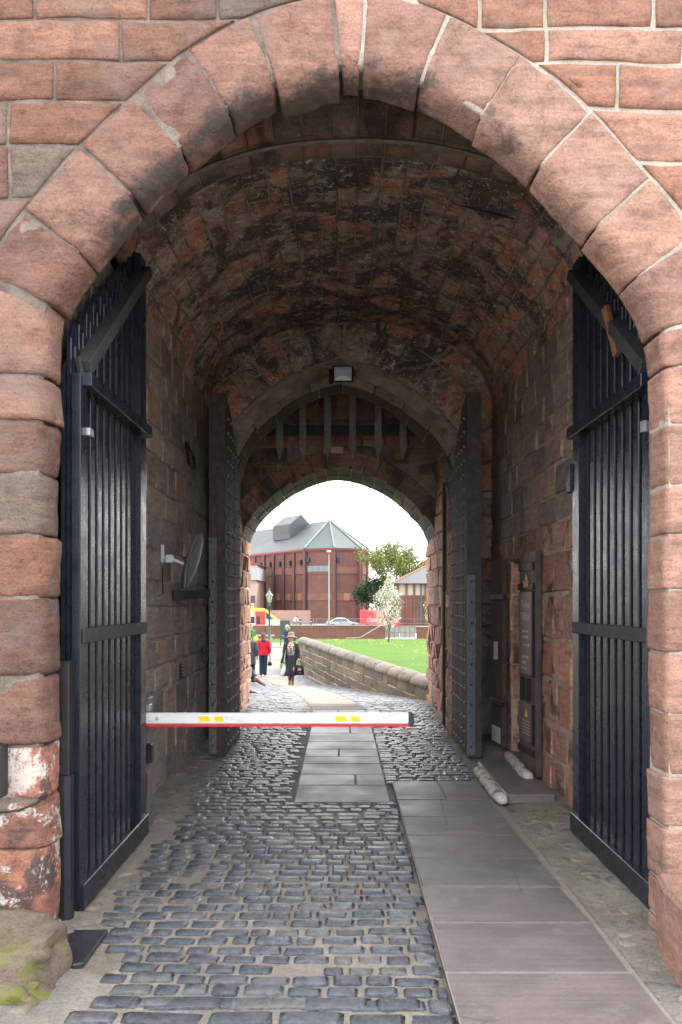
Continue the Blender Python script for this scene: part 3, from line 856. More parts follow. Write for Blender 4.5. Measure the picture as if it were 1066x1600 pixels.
# ---- drain pipe on the right jamb, pedestal stones at the feet of the inner arch
mb = MB().tube([(1.40, Y3-0.06, -0.02), (1.40, Y3-0.06, 3.3)], 0.022, 8)
mb.box(1.375, 1.425, Y3-0.085, Y3-0.03, 2.3, 2.33); mb.box(1.375, 1.425, Y3-0.085, Y3-0.03, 0.9, 0.93)
tag(mb.build('drain_pipe', simple('pipe_green', (0.03, 0.045, 0.035), 0.5)), 'thin dark green pipe running up the right jamb of the inner arch', 'pipe')
def boulder(name, loc, size, mat, seed, amp=0.25, parent=None, n=14, flat=0.7):
    bm = bmesh.new(); bmesh.ops.create_icosphere(bm, subdivisions=4, radius=1.0)
    for v in bm.verts:
        p = v.co.copy()
        q = Vector([math.copysign(abs(c)**flat, c) for c in p])
        h = 1 + amp*nz(p.x*1.3+seed, p.y*1.3, p.z*1.3) + amp*0.4*nz(p.x*3.5+seed, p.y*3.5, p.z*3.5) + 0.1*amp*nz(p.x*9+seed, p.y*9, p.z*9)
        v.co = Vector((q.x*size[0], q.y*size[1], q.z*size[2]))*h
    me = bpy.data.meshes.new(name); bm.to_mesh(me); bm.free()
    me.polygons.foreach_set('use_smooth', [True]*len(me.polygons)); me.materials.append(mat)
    o = link(name, me, parent); o.location = loc
    return o
for px, y0, nm, lb in ((-1.36, 9.85, 'corner_stone', 'worn round guard stone at the foot of the left studded door'), (1.45, 9.95, 'corner_stone', 'tall rounded guard stone at the foot of the right studded door')):
    s = (0.10, 0.11, 0.16) if px < 0 else (0.12, 0.12, 0.18)
    tag(boulder(nm, (px, y0, 0.06), s, M['passage'], px*7, 0.2), lb, 'guard stone')
# ------------------------------------------------------------------ ground
def zg(y):
    """height of the cobbled way"""
    return float(np.interp(y, [-50, 12.8, 14.0, 24.0, 26.5, 40, 46, 80, 84, 400], [0, 0, -0.06, -0.84, -0.88, -0.90, -1.0, -2.16, -2.2, -2.2]))
def zlawn(y):
    return float(np.interp(y, [-50, 12, 16, 45, 80, 400], [-1.3, -1.3, -1.1, -0.96, -2.16, -2.2]))
def xpar(y): return 1.53 + (y-14.0)*(-1.6-1.53)/(30.0-14.0)     # parapet face line
def xleft(y): return -1.75 - (y-14.0)*0.19

m = Mat('cobble_bed', 0.9, 0.3)
n1 = m.noise(3.2, 6, 0.65); n2 = m.noise(60, 5, 0.7); n3 = m.noise(1.1, 6, 0.6)
c = m.ramp(n1, [(0.3, (0.186, 0.164, 0.141)), (0.55, (0.245, 0.220, 0.191)), (0.75, (0.302, 0.280, 0.258))])
c = m.mix(m.ramp(n3, [(0.52, 0.0), (0.62, 0.75)]), c, (0.169, 0.164, 0.159))
c = m.mix(1.0, c, m.ramp(n2, [(0.3, 0.65), (0.7, 1.2)]), 'MULTIPLY')
mossn = m.noise(2.4, 7, 0.7)
c = m.mix(m.ramp(mossn, [(0.63, 0.0), (0.70, 0.8)]), c, (0.063, 0.057, 0.022))
c = m.mix(m.ramp(m.noise(1.6, 8, 0.7, dist=0.6), [(0.48, 0.0), (0.62, 0.6)]), c, m.mix(1.0, c, (0.55, 0.50, 0.44), 'MULTIPLY'))
m.color(c); m.rough(m.ramp(n3, [(0.35, 0.95), (0.7, 0.6)]))
m.bump(m.math('ADD', m.math('MULTIPLY', n2, 0.5), m.noise(14, 8, 0.7)), 0.8, 0.02)
M['bed'] = m.m
def strip_sheet(name, ys, xa, xb, zf, mat, nx=2, lift=0.0, parent=None, kind='structure'):
    V, Fc = [], []
    for y in ys:
        for i in range(nx):
            x = xa(y) + (xb(y)-xa(y))*i/(nx-1)
            V.append((x, y, zf(x, y)+lift))
    for j in range(len(ys)-1):
        for i in range(nx-1): Fc.append((j*nx+i, j*nx+i+1, (j+1)*nx+i+1, (j+1)*nx+i))
    o = link(name, mesh_np(name, V, Fc, mat, True), parent)
    if kind: o['kind'] = kind
    return o
def bedz(x, y):
    z = zg(y) - 0.005
    if y < 10.3:      # rough shoulders along the walls
        e = max(0, (abs(x-0.1)-1.30)/0.35)
        z += 0.035*min(e, 1.5) + 0.022*nz(x*6, y*6, 0)*min(e*1.5, 1) + 0.004*nz(x*9, y*9, 2)
        if x > 0.45 and x < 1.36 and y < 7.5: z -= 0.02
    return z
ys = list(np.arange(-2, 14, 0.1)) + list(np.arange(14, 30.1, 0.5))
way = strip_sheet('cobbled_road', ys, lambda y: -1.9 if y < 13.9 else xleft(y)-0.4, lambda y: 2.2 if y < 13.9 else xpar(y)+0.25, bedz, M['bed'], nx=60)
way_note = 'cobbled road'

# ---- setts
m = Mat('sett_stone', 0.4, 0.5)
r = m.rnd()
c = m.ramp(r, [(0.0, (0.050, 0.057, 0.070)), (0.25, (0.066, 0.074, 0.088)), (0.45, (0.055, 0.062, 0.074)), (0.62, (0.086, 0.091, 0.100)), (0.8, (0.047, 0.054, 0.065)), (0.92, (0.092, 0.093, 0.094))], const=True)
n1 = m.noise(22, 6, 0.7); n3 = m.noise(1.3, 6, 0.65)
c = m.mix(1.0, c, m.ramp(n1, [(0.3, 0.5), (0.7, 1.45)]), 'MULTIPLY')
c = m.mix(m.ramp(m.noise(45, 6, 0.8), [(0.58, 0.0), (0.68, 0.45)]), c, (0.174, 0.170, 0.166))
dust = m.noise(7, 8, 0.72)
c = m.mix(m.ramp(dust, [(0.60, 0.0), (0.74, 0.6)]), c, (0.133, 0.128, 0.123))
m.color(c)
m.rough(m.math('ADD', m.ramp(n3, [(0.35, 0.17), (0.65, 0.36)]), m.math('MULTIPLY', m.ramp(dust, [(0.5, 0.0), (0.7, 1.0)]), 0.35), clamp=True))
m.bump(m.math('ADD', n1, m.noise(60, 5, 0.7)), 0.7, 0.012)
M['sett'] = m.m
def sett_mesh(i):
    """unit sett, 1 x 1 across, top at 0, 3x3 domed top"""
    rs = np.random.default_rng(100+i)
    e = [0.0, 0.11, 0.89, 1.0]
    V, Fc = [], []
    cor = rs.uniform(-0.035, 0.035, (4, 2))
    for j, v in enumerate(e):
        for k, u in enumerate(e):
            rim = j in (0, 3) or k in (0, 3); corner = j in (0, 3) and k in (0, 3)
            w = np.array([(1-u)*(1-v), u*(1-v), u*v, (1-u)*v]) @ cor
            x, y = u-0.5 + w[0], v-0.5 + w[1]
            if corner: x *= 0.90; y *= 0.84
            z = -0.008 if rim else rs.uniform(-0.003, 0.003)
            if corner: z -= 0.002
            V.append((x, y, z))
    for j in range(3):
        for k in range(3): Fc.append((j*4+k, j*4+k+1, (j+1)*4+k+1, (j+1)*4+k))
    ring = [0, 1, 2, 3, 7, 11, 15, 14, 13, 12, 8, 4]
    for q in ring: V.append((V[q][0]*1.02, V[q][1]*1.02, -0.07))
    for q in range(12):
        q2 = (q+1) % 12
        Fc.append((ring[q2], ring[q], 16+q, 16+q2))
    return np.array(V), Fc
SM = [sett_mesh(i) for i in range(10)]
SME = [mesh_np('sett', v, f, M['sett'], True) for v, f in SM]
setts = []                                   # (x, y, length, width, rot)
def xpath(y):                                # middle flagstone path, centre and half width
    cx = float(np.interp(y, [0, 11.5, 12.5, 17, 23.3, 27.8, 34], [0.01, 0.0, -0.06, -0.55, -1.45, -2.6, -3.7]))
    return cx, 0.40
def on_slabs(x0, x1, y):
    if y < 7.46 and x1 > 0.475: return True
    if y > 6.66:
        c_, h = xpath(y)
        if x1 > c_-h-0.01 and x0 < c_+h+0.01: return True
    return False
def sett_rows(y0, y1, pitch, length, xa, xb, gap=0.021):
    y = y0; k = 0
    while y < y1:
        x = xa(y) + random.uniform(-0.02, 0.10)
        while x < xb(y)-0.05:
            L = length*random.uniform(0.68, 1.32)
            cx_, hh = xpath(y)
            x1 = x+L
            # cut against slab edges
            for edge in ([0.472] if y < 7.46 else []) + ([cx_-hh-0.008] if y > 6.66 else []):
                if x < edge < x1: x1 = edge
            if x1 > xb(y): x1 = xb(y)
            if not on_slabs(x, x1, y) and x1-x > 0.06:
                yy = y + 0.018*math.sin(x*2.1+y*3) + random.uniform(-0.007, 0.007)
                setts.append(((x+x1)/2, yy, x1-x-gap*random.uniform(0.5, 1.4), pitch-gap*random.uniform(0.6, 1.5), random.uniform(-0.05, 0.05)))
            if y > 6.66 and x1 >= cx_-hh-0.012 and x1 < cx_+hh: x1 = cx_+hh+0.012
            x = x1
        y += pitch*random.uniform(0.93, 1.07); k += 1
edge_l = lambda y: (-1.16 if y < 3.9 else -1.33) + 0.05*math.sin(y*2.3)
sett_rows(2.75, 3.36, 0.125, 0.27, edge_l, lambda y: 0.47)
sett_rows(3.36, 7.40, 0.106, 0.165, edge_l, lambda y: 0.47)
sett_rows(7.46, 10.3, 0.108, 0.168, edge_l, lambda y: 1.30)
sett_rows(10.3, 14.0, 0.125, 0.20, lambda y: -1.5, lambda y: 1.43)
sett_rows(14.0, 28.5, 0.15, 0.24, lambda y: xleft(y)+0.05, lambda y: xpar(y)-0.12)
near = [s for s in setts if s[1] > 2.9]
near.sort(key=lambda s: s[1])
head, rest = near[:300], near[300:]
for i, (x, y, L, w, ro) in enumerate(head):
    if random.random() < 0.007 and y > 3.6: continue          # a sunk or lost stone
    o = link('sett', SME[i % 10], way)
    o.location = (x, y, zg(y)+0.004+random.uniform(-0.004, 0.004)); o.scale = (L, w, 1); o.rotation_euler = (random.uniform(-.025, .025), random.uniform(-.02, .02), ro)
V, Fc, nv = [], [], 0
for i, (x, y, L, w, ro) in enumerate(rest):
    b, f = SM[i % 10]
    sl = (zg(y+0.1)-zg(y-0.1))/0.2
    p = b*np.array([L, w, 1.0])
    q = np.stack([p[:, 0]*math.cos(ro)-p[:, 1]*math.sin(ro)+x, p[:, 0]*math.sin(ro)+p[:, 1]*math.cos(ro)+y, p[:, 2]+zg(y)+0.004+random.uniform(-.004, .004)+p[:, 1]*(sl+random.uniform(-.015, .015))], 1)
    V.append(q); Fc += [tuple(a+nv for a in t) for t in f]; nv += len(q)
far_setts = link('sett', mesh_np('far_setts', np.concatenate(V), Fc, M['sett'], False), way); far_setts['kind'] = 'stuff'

# ---- irregular stones bedded in the shoulders
m = Mat('shoulder_stone', 0.8, 0.3)
r = m.rnd(); c = m.ramp(r, [(0.0, (0.173, 0.151, 0.13)), (0.3, (0.151, 0.14, 0.126)), (0.55, (0.202, 0.176, 0.151)), (0.75, (0.137, 0.133, 0.126)), (0.9, (0.18, 0.148, 0.122))], const=True)
c = m.mix(1.0, c, m.ramp(m.noise(24, 6, 0.7), [(0.3, 0.7), (0.7, 1.25)]), 'MULTIPLY')
m.color(c); m.bump(m.noise(40, 6, 0.7), 0.5, 0.01)
M['shoulder'] = m.m
V, Fc, nv = [], [], 0
for i in range(520):
    y = random.uniform(3.0, 9.6)
    x = random.uniform(1.40, 1.83) if i % 2 else random.uniform(-1.60, -1.34)
    if x > 0 and 6.4 < y < 8.0: continue
    b, f = SM[i % 10]
    L, w, ro = random.uniform(0.07, 0.2), random.uniform(0.05, 0.10), random.uniform(0, 3.14)
    p = b*np.array([L, w, 0.8])
    q = np.stack([p[:, 0]*math.cos(ro)-p[:, 1]*math.sin(ro)+x, p[:, 0]*math.sin(ro)+p[:, 1]*math.cos(ro)+y, p[:, 2]+bedz(x, y)-0.001+p[:, 0]*random.uniform(-.06, .06)], 1)
    V.append(q); Fc += [tuple(a+nv for a in t) for t in f]; nv += len(q)
sh = link('shoulder_stones', mesh_np('shoulder_stones', np.concatenate(V), Fc, M['shoulder'], True), way); sh['kind'] = 'stuff'

# ---- flagstones
def slab_mat(name, cols, rough0, rough1):
    m = Mat(name, 0.5, 0.4)
    r = m.rnd(); k = len(cols)
    c = m.ramp(r, [(i/k, q) for i, q in enumerate(cols)], const=True)
    c = m.mix(1.0, c, m.ramp(m.noise(2.6, 6, 0.6), [(0.3, 0.80), (0.7, 1.18)]), 'MULTIPLY')
    st = m.noise(5, 6, 0.65, stretch=(0.35, 6, 1))
    c = m.mix(1.0, c, m.ramp(st, [(0.3, 0.86), (0.65, 1.08)]), 'MULTIPLY')
    fine = m.noise(110, 4, 0.7)
    c = m.mix(1.0, c, m.ramp(fine, [(0.3, 0.82), (0.7, 1.14)]), 'MULTIPLY')
    dm_ = m.noise(1.7, 8, 0.68, dist=0.5)
    c = m.mix(m.ramp(dm_, [(0.50, 0.0), (0.64, 0.5)]), c, m.mix(1.0, c, (0.60, 0.60, 0.62), 'MULTIPLY'))
    wr_ = m.noise(4.5, 9, 0.75)
    c = m.mix(m.ramp(wr_, [(0.56, 0.0), (0.68, 0.45)]), c, (0.23, 0.21, 0.195))
    ck = m.voro(1.15, 'DISTANCE_TO_EDGE', vec=None)
    c = m.mix(m.math('MULTIPLY', m.ramp(ck, [(0.0, 1.0), (0.006, 0.0)]), m.ramp(m.noise(0.9, 3, 0.5), [(0.48, 0.0), (0.52, 0.7)])), c, (0.05, 0.045, 0.042))
    sp = m.noise(9, 7, 0.7)
    c = m.mix(m.ramp(sp, [(0.70, 0.0), (0.74, 0.6)]), c, (0.42, 0.38, 0.34))
    m.color(c); m.rough(m.ramp(m.noise(1.9, 5, 0.6), [(0.35, rough0), (0.7, rough1)]))
    m.bump(m.math('ADD', m.math('MULTIPLY', st, 1.0), m.math('MULTIPLY', fine, 0.3)), 0.22, 0.01)
    return m.m
M['slab'] = slab_mat('flagstone', [(0.146, 0.127, 0.124), (0.131, 0.117, 0.118), (0.157, 0.132, 0.126), (0.138, 0.125, 0.126)], 0.42, 0.62)
M['slab_out'] = slab_mat('pale_flagstone', [(0.180, 0.152, 0.121), (0.157, 0.135, 0.112), (0.191, 0.163, 0.132)], 0.7, 0.85)
M['slab_joint'] = simple('slab_joint', (0.21, 0.185, 0.165), 0.9)
def slab(par, pts, z, mat, zfun=None):
    """slab on four plan corners, with a worn arris"""
    bm = bmesh.new()
    top = [bm.verts.new((p[0], p[1], (zfun(p[1]) if zfun else z))) for p in pts]
    f = bm.faces.new(top)
    if f.normal.z < 0: f.normal_flip()
    ext = bmesh.ops.extrude_face_region(bm, geom=[f])
    for v in [e for e in ext['geom'] if isinstance(e, bmesh.types.BMVert)]: v.co.z -= 0.06
    bmesh.ops.recalc_face_normals(bm, faces=bm.faces)
    hi = [e for e in bm.edges if len(e.link_faces) == 2 and all((v.co.z > (zfun(v.co.y) if zfun else z)-0.01) for v in e.verts)]
    bmesh.ops.bevel(bm, geom=hi, offset=0.007, segments=2, affect='EDGES')
    me = bpy.data.meshes.new('slab'); bm.to_mesh(me); bm.free(); me.materials.append(mat)
    return link('slab', me, par)
sp1 = strip_sheet('flagstone_path', list(np.arange(2.6, 7.47, 0.4))+[7.46], lambda y: 0.475, lambda y: 1.345, lambda x, y: 0.001, M['slab_joint'])
yj = [2.55, 3.08, 3.63, 4.19, 4.71, 5.23, 5.74, 6.24, 6.76, 7.45]
for i in range(len(yj)-1):
    a, b = yj[i]+0.006, yj[i+1]-0.006
    t = random.uniform(-0.006, 0.006); zz = 0.006+random.uniform(-0.003, 0.003)
    if i == len(yj)-2:
        slab(sp1, [(0.478, a), (0.895, a), (0.895, b), (0.478, b)], zz, M['slab']); slab(sp1, [(0.905, a), (1.27, a), (1.25, b), (0.905, b)], zz+0.002, M['slab'])
    else:
        slab(sp1, [(0.478+t, a), (1.345-0.01*i+t*2, a), (1.335-0.01*i-t*2, b), (0.478-t, b)], zz, M['slab'])
sp2 = strip_sheet('flagstone_path', list(np.arange(6.67, 28, 0.5)), lambda y: xpath(y)[0]-0.41, lambda y: xpath(y)[0]+0.41, lambda x, y: zg(y)+0.003, M['slab_joint'])
y = 6.67; i = 0
while y < 28:
    L = [0.62, 0.46, 0.5, 0.38, 0.42, 0.5, 0.6, 0.55][i % 8] if y < 13 else random.uniform(0.7, 1.0)
    a, b = y+0.006, y+L-0.006
    ca, cb = xpath(a)[0], xpath(b)[0]
    mt = M['slab'] if y < 12.2 else M['slab_out']
    zf = lambda q: zg(q)+0.008
    if i % 3 == 1 and y < 13:
        mx = 0.05+0.1*math.sin(i)
        slab(sp2, [(ca-0.4, a), (ca+mx-0.004, a), (cb+mx-0.004, b), (cb-0.4, b)], 0, mt, zf); slab(sp2, [(ca+mx+0.004, a), (ca+0.41, a), (cb+0.41, b), (cb+mx+0.004, b)], 0, mt, zf)
    else: slab(sp2, [(ca-0.4, a), (ca+0.41, a), (cb+0.41, b), (cb-0.4, b)], 0, mt, zf)
    y += L; i += 1

# ---- ground behind and beside, lawn, far road
M['earth'] = simple('rough_ground', (0.34, 0.31, 0.28), 0.95, 0.2, var=0.2, scale=3, bump=0.5)  # tone raised so the unseen ground behind the camera bounces light inside
gr = strip_sheet('ground', [-60, 0, 2, 3.93, 14], lambda y: -60, lambda y: 60, lambda x, y: -0.09, M['earth'], nx=3)
m = Mat('grass', 0.9, 0.15)
n1 = m.noise(0.5, 7, 0.7); n2 = m.noise(9, 6, 0.75)
c = m.ramp(n1, [(0.3, (0.038, 0.085, 0.009)), (0.55, (0.058, 0.118, 0.012)), (0.75, (0.085, 0.13, 0.018))])
c = m.mix(1.0, c, m.ramp(n2, [(0.3, 0.7), (0.7, 1.25)]), 'MULTIPLY')
m.color(c); m.bump(m.noise(30, 5, 0.8), 0.8, 0.05)
M['grass'] = m.m
lawn = strip_sheet('lawn', [14, 16, 20, 26, 29.98, 30, 36, 45, 55, 65, 80, 80.2], lambda y: xpar(min(y, 30))+0.2 if y < 30 else (-3.6-(y-30)*0.03 if y < 50 else -22), lambda y: 60, lambda x, y: zlawn(y), M['grass'], nx=24)
lawn2 = strip_sheet('lawn', [14, 24, 30, 46, 80.2], lambda y: -60, lambda y: xleft(y)-0.35 if y < 27 else -4.6-(y-28)*0.05, lambda x, y: zg(y)-0.06, M['grass'], nx=3)
M['path_pale'] = simple('pale_path', (0.13, 0.122, 0.115), 0.85, 0.2, var=0.12, scale=4)
far_path = strip_sheet('path', [27.5, 30, 34, 40, 46, 58], lambda y: -4.9-(y-28)*0.045, lambda y: -2.2-(y-28)*0.06 if y > 29 else xpar(y)+0.2, lambda x, y: zg(y)+0.012, M['path_pale'], nx=3)
# kerb of the far path
k = MB(); k.box(-5.2, -2.75, 27.42, 27.56, zg(27.5)-0.1, zg(27.5)+0.05)
tag(k.build('kerb', simple('kerb_stone', (0.33, 0.26, 0.19), 0.8), bevel=0.01), kind='structure')
M['asphalt'] = simple('asphalt', (0.06, 0.06, 0.062), 0.85, 0.3, var=0.2, scale=2)
road = strip_sheet('road', [80.4, 90, 104], lambda y: -70, lambda y: 70, lambda x, y: -1.65, M['asphalt'], nx=3)
plain = strip_sheet('ground', [104, 130, 300, 1500], lambda y: -600 if y > 200 else -90, lambda y: 600 if y > 200 else 90, lambda x, y: -1.66, M['earth'], nx=3)
# pavement with kerb on the far side of the road
pvm = MB().box(-70, 70, 99.5, 112, -1.7, -1.53)
tag(pvm.build('pavement', simple('paving', (0.28, 0.26, 0.24), 0.85, var=0.15, scale=3)), kind='structure')
# dandelions in the lawn
V, Fc = [], []
for i in range(900):
    y = random.uniform(22, 79); x = random.uniform(-2, 22) 
    if x < xpar(min(y, 30))+0.4: continue
    if nz(x*0.3, y*0.3, 5) < -0.1: continue
    s = random.uniform(0.02, 0.035); z = zlawn(y)+0.03; k0 = len(V)
    V += [(x-s, y, z), (x, y-s, z+s*0.7), (x+s, y, z), (x, y+s, z+s*0.7), (x, y, z+s*1.4)]
    Fc += [(k0, k0+1, k0+4), (k0+1, k0+2, k0+4), (k0+2, k0+3, k0+4), (k0+3, k0, k0+4)]
tag(link('dandelions', mesh_np('dandelions', V, Fc, simple('dandelion_yellow', (0.75, 0.55, 0.03), 0.8))), 'yellow dandelions scattered over the green lawn', 'flowers', kind='stuff')
# ------------------------------------------------------------------ black gates
def paint(name, col, rough, chips=None, streak=True):
    m = Mat(name, rough, 0.3)
    n = m.noise(7, 6, 0.65, vec=m.obj()); f = m.noise(60, 5, 0.75, vec=m.obj(), stretch=(1, 1, 0.25))
    c = m.ramp(n, [(0.3, tuple(q*0.75 for q in col)), (0.7, tuple(q*1.3 for q in col))])
    if chips: c = m.mix(m.ramp(f, [(chips, 0.0), (chips+0.06, 0.7)]), c, (0.10, 0.108, 0.12))
    m.color(c); m.rough(m.ramp(n, [(0.3, rough*0.7), (0.7, min(1, rough*1.4))]))
    m.bump(m.math('ADD', f, m.noise(14, 5, 0.6, vec=m.obj(), stretch=(1, 1, 0.2))), 0.25, 0.006)
    return m.m
M['gate'] = paint('black_gate_paint', (0.0105, 0.014, 0.0215), 0.28, chips=0.64)
M['gate_dust'] = paint('dusty_black_paint', (0.030, 0.031, 0.034), 0.7, chips=0.60)
M['iron'] = paint('black_iron', (0.014, 0.014, 0.016), 0.45, chips=0.68)
M['wood_grey'] = simple('weathered_oak', (0.062, 0.054, 0.05), 0.85, 0.2, var=0.35, scale=14, bump=0.4)
M['wood_dark'] = simple('dark_oak', (0.055, 0.042, 0.036), 0.8, 0.25, var=0.35, scale=14, bump=0.4)
M['steel'] = simple('dull_steel', (0.45, 0.46, 0.47), 0.4, 0.5, metal=0.7)
M['white_plastic'] = simple('white_plastic', (0.5, 0.51, 0.50), 0.5, var=0.08)

def gate_leaf(x, side, y0, y1, label):
    """leaf along Y at x, face with the frame towards the passage centre (side = +1 : faces +X)"""
    g = tag(empty('gate_leaf', (x, y0, 0.03)), label, 'gate', 'black boarded gate leaves')
    L = y1-y0
    f = side
    Z = lambda t: 3.02 + 1.08*(t/L)**0.92                # arched top edge of the leaf
    T = 0.055
    fx = lambda a, b: (min(f*a, f*b), max(f*a, f*b))     # from the back plane (0) towards the centre
    def rect(name, ya, yb, za, zb, a, b, mat='gate', bevel=0.005):
        x0, x1 = fx(a, b); return MB().box(x0, x1, ya, yb, za, zb).build(name, M[mat], g, bevel=bevel)
    nb = 11
    w = L/nb
    for i in range(nb):                                  # boards with arched tops and a round bead on the joint
        ya, yb = i*w+0.008, (i+1)*w-0.008
        x0, x1 = fx(-0.03, 0.0)
        zt0, zt1 = Z(ya)+0.06, Z(yb)+0.06
        mb = MB(); mb.prism([(ya, 0.03), (yb, 0.03), (yb, zt1-0.03), ((ya+yb)/2+0.01, zt1), (ya+0.01, zt0)], 'x', x0, x1)
        mb.build('board', M['gate'], g, bevel=0.006)
        mb = MB(); xb = f*0.012
        x2, x3 = fx(-0.002, 0.020); mb.box(x2, x3, (ya+yb)/2-0.042, (ya+yb)/2+0.042, 0.10, zt0-0.04); mb.build('rib', M['gate'], g, bevel=0.006)
    back = MB(); x0, x1 = fx(-0.05, -0.031); back.prism([(0.0, 0.02), (L, 0.02), (L, Z(L)-0.1), (L*0.6, Z(L*0.6)-0.1), (L*0.3, Z(L*0.3)-0.1), (0, Z(0)-0.1)], 'x', x0, x1); back.build('backing', M['gate'], g)
    rect('bottom_rail', 0.0, L, 0.0, 0.14, -0.03, T+0.02)
    rect('middle_rail', 0.03, L-0.02, 1.435, 1.515, 0.005, T+0.012, 'gate_dust')
    rect('top_rail', 0.03, L-0.02, 2.83, 2.91, 0.005, T+0.05)
    rect('meeting_stile', L-0.155, L, 0.13, Z(L)+0.0, 0.002, T)
    rect('hanging_stile', 0.0, 0.10, 0.13, Z(0)-0.12, 0.002, T)
    br = MB().bar((f*0.05, 0.05, 2.94), (f*0.05, L-0.03, Z(L)-0.08), 0.075, 0.105, up=(1, 0, 0)); br.build('brace', M['gate_dust'], g, bevel=0.006)
    post = MB().tube([(f*-0.01, -0.06, -0.03), (f*-0.01, -0.06, 0.75)], 0.05, 10); post.build('hinge_post', M['iron'], g)
    rect('hinge_plate', -0.11, 0.0, 0.75, 1.35, -0.03, 0.03, 'iron')
    rect('heel', 0.02, 0.18, -0.03, 0.0, -0.02, 0.04)
    return g
gl = gate_leaf(-1.455, 1, 4.28, 5.72, 'left black boarded gate leaf folded back, beside the barrier post')
gr_ = gate_leaf(1.735, -1, 4.30, 5.78, 'right black boarded gate leaf folded back, near the brown notice door')
# lock boxes on the gates
def gbox(g, name, y, z, sy, sz, mat, f, x=0.02):
    mb = MB().box(min(f*x, f*(x+0.07)), max(f*x, f*(x+0.07)), y, y+sy, z, z+sz); return mb.build(name, mat, g, bevel=0.006)
gbox(gl, 'lock_box', 1.445, 2.47, 0.075, 0.20, M['steel'], 1, -0.03)
gbox(gr_, 'lock_box', 1.485, 2.46, 0.11, 0.20, M['iron'], -1, 0.0)
gbox(gr_, 'lock_box', 1.485, 1.88, 0.05, 0.16, M['iron'], -1, -0.02)
rust = simple('rusty_iron', (0.16, 0.075, 0.045), 0.9, 0.2, var=0.4, bump=0.3)
MB().bar((-0.07, 0.50, 3.15), (-0.10, 0.62, 3.48), 0.03, 0.045).build('hook', rust, gr_)
MB().bar((0.05, 0.03, 2.88), (0.04, 0.0, 2.98), 0.02, 0.03).build('hook', M['gate_dust'], gl)
MB().box(0.05, 0.075, 0.10, 0.17, 2.58, 2.62).build('bolt', M['steel'], gl)
MB().box(-0.075, -0.05, 0.08, 0.12, 2.60, 2.66).build('bolt', M['steel'], gr_)

# ------------------------------------------------------------------ studded timber doors
def studded_door(xn, yn, xh, yh, side, label):
    """leaf from the meeting edge (near) to the hinge (far); studs face the passage centre"""
    d = tag(empty('studded_door', (xn, yn, 0.02)), label, 'door', 'studded oak doors of the inner arch')
    dv = Vector((xh-xn, yh-yn, 0)); L = dv.length; dv.normalize()
    nv = Vector((dv.y, -dv.x, 0))
    if nv.x*(-side) < 0: nv = -nv                        # towards the centre
    nv = Vector((-side*abs(nv.x), nv.y if (-side*nv.x) > 0 else -nv.y, 0))
    def ob(name, t0, t1, n0, n1, z0, z1, mat, z1b=None, bevel=0.004):
        z1b = z1 if z1b is None else z1b
        P = []
        for z_a, z_b in ((z0, z0), (z1, z1b)):
            for t, n, z in ((t0, n0, z_a), (t1, n0, z_b), (t1, n1, z_b), (t0, n1, z_a)):
                p = dv*t + nv*n; P.append((p.x, p.y, z))
        mb = MB().add(P, [(3, 2, 1, 0), (4, 5, 6, 7), (0, 1, 5, 4), (1, 2, 6, 5), (2, 3, 7, 6), (3, 0, 4, 7)])
        return mb.build(name, mat, d, bevel=bevel)
    H = lambda t: 3.92 - 0.75*(t/L)**1.5
    npl = 5
    for i in range(npl):
        a, b = L*i/npl, L*(i+1)/npl-0.006
        ob('plank', a, b, -0.05, 0.0 + 0.004*(i % 2), 0.0, H(a), M['wood_grey'], H(b))
    wa, wb, sa_, sb_ = (-0.085, 0.004, -0.17, -0.087) if side < 0 else (-0.15, -0.084, -0.082, 0.004)
    ob('stile', -0.06, -0.001, min(wa, sa_), max(wb, sb_), 0.0, 3.9, M['wood_grey'])
    ob('iron_strip', -0.074, -0.0605, sa_, sb_, 0.03, 2.36 if side < 0 else 1.95, M['strip'])
    for i in range(9):                                   # bolts on the strip
        z = 0.12 + i*0.22
        p = dv*(-0.076) + nv*((sa_+sb_)/2)
        MB().ball((p.x, p.y, z), 0.011, 8, 5).build('bolt', M['iron'], d, smooth=True)
    # studs, row by row
    stud = MB().ball((0, 0, 0), 0.018, 8, 5).build('stud', M['stud'], d, smooth=True)
    first = True
    for z in np.arange(0.10, 3.8, 0.155):
        for k in range(6):
            t = 0.12 + k*(L-0.2)/5.0
            if z > H(t)-0.06: continue
            p = dv*t + nv*0.008
            s = stud if first else link('stud', stud.data, d)
            first = False
            s.location = (p.x, p.y, z)
    return d
m = Mat('hammered_black_iron', 0.32, 0.6)
m.color(m.ramp(m.voro(110, vec=m.obj()), [(0.15, (0.02, 0.022, 0.028)), (0.5, (0.35, 0.37, 0.42))])); m.b.inputs['Metallic'].default_value = 0.6  # pale cells paint the speckled sky reflection into the colour
m.bump(m.voro(75, vec=m.obj()), 0.9, 0.02)
M['strip'] = m.m
M['stud'] = simple('iron_stud', (0.20, 0.20, 0.205), 0.35, 0.6, metal=0.6)
studded_door(-1.25, 8.62, -1.245, 9.80, -1, 'left studded oak door edged with a black iron strip, beyond the satellite dish')
studded_door(1.352, 8.56, 1.36, 9.78, 1, 'right studded oak door edged with a black iron strip, beyond the white kerbs')

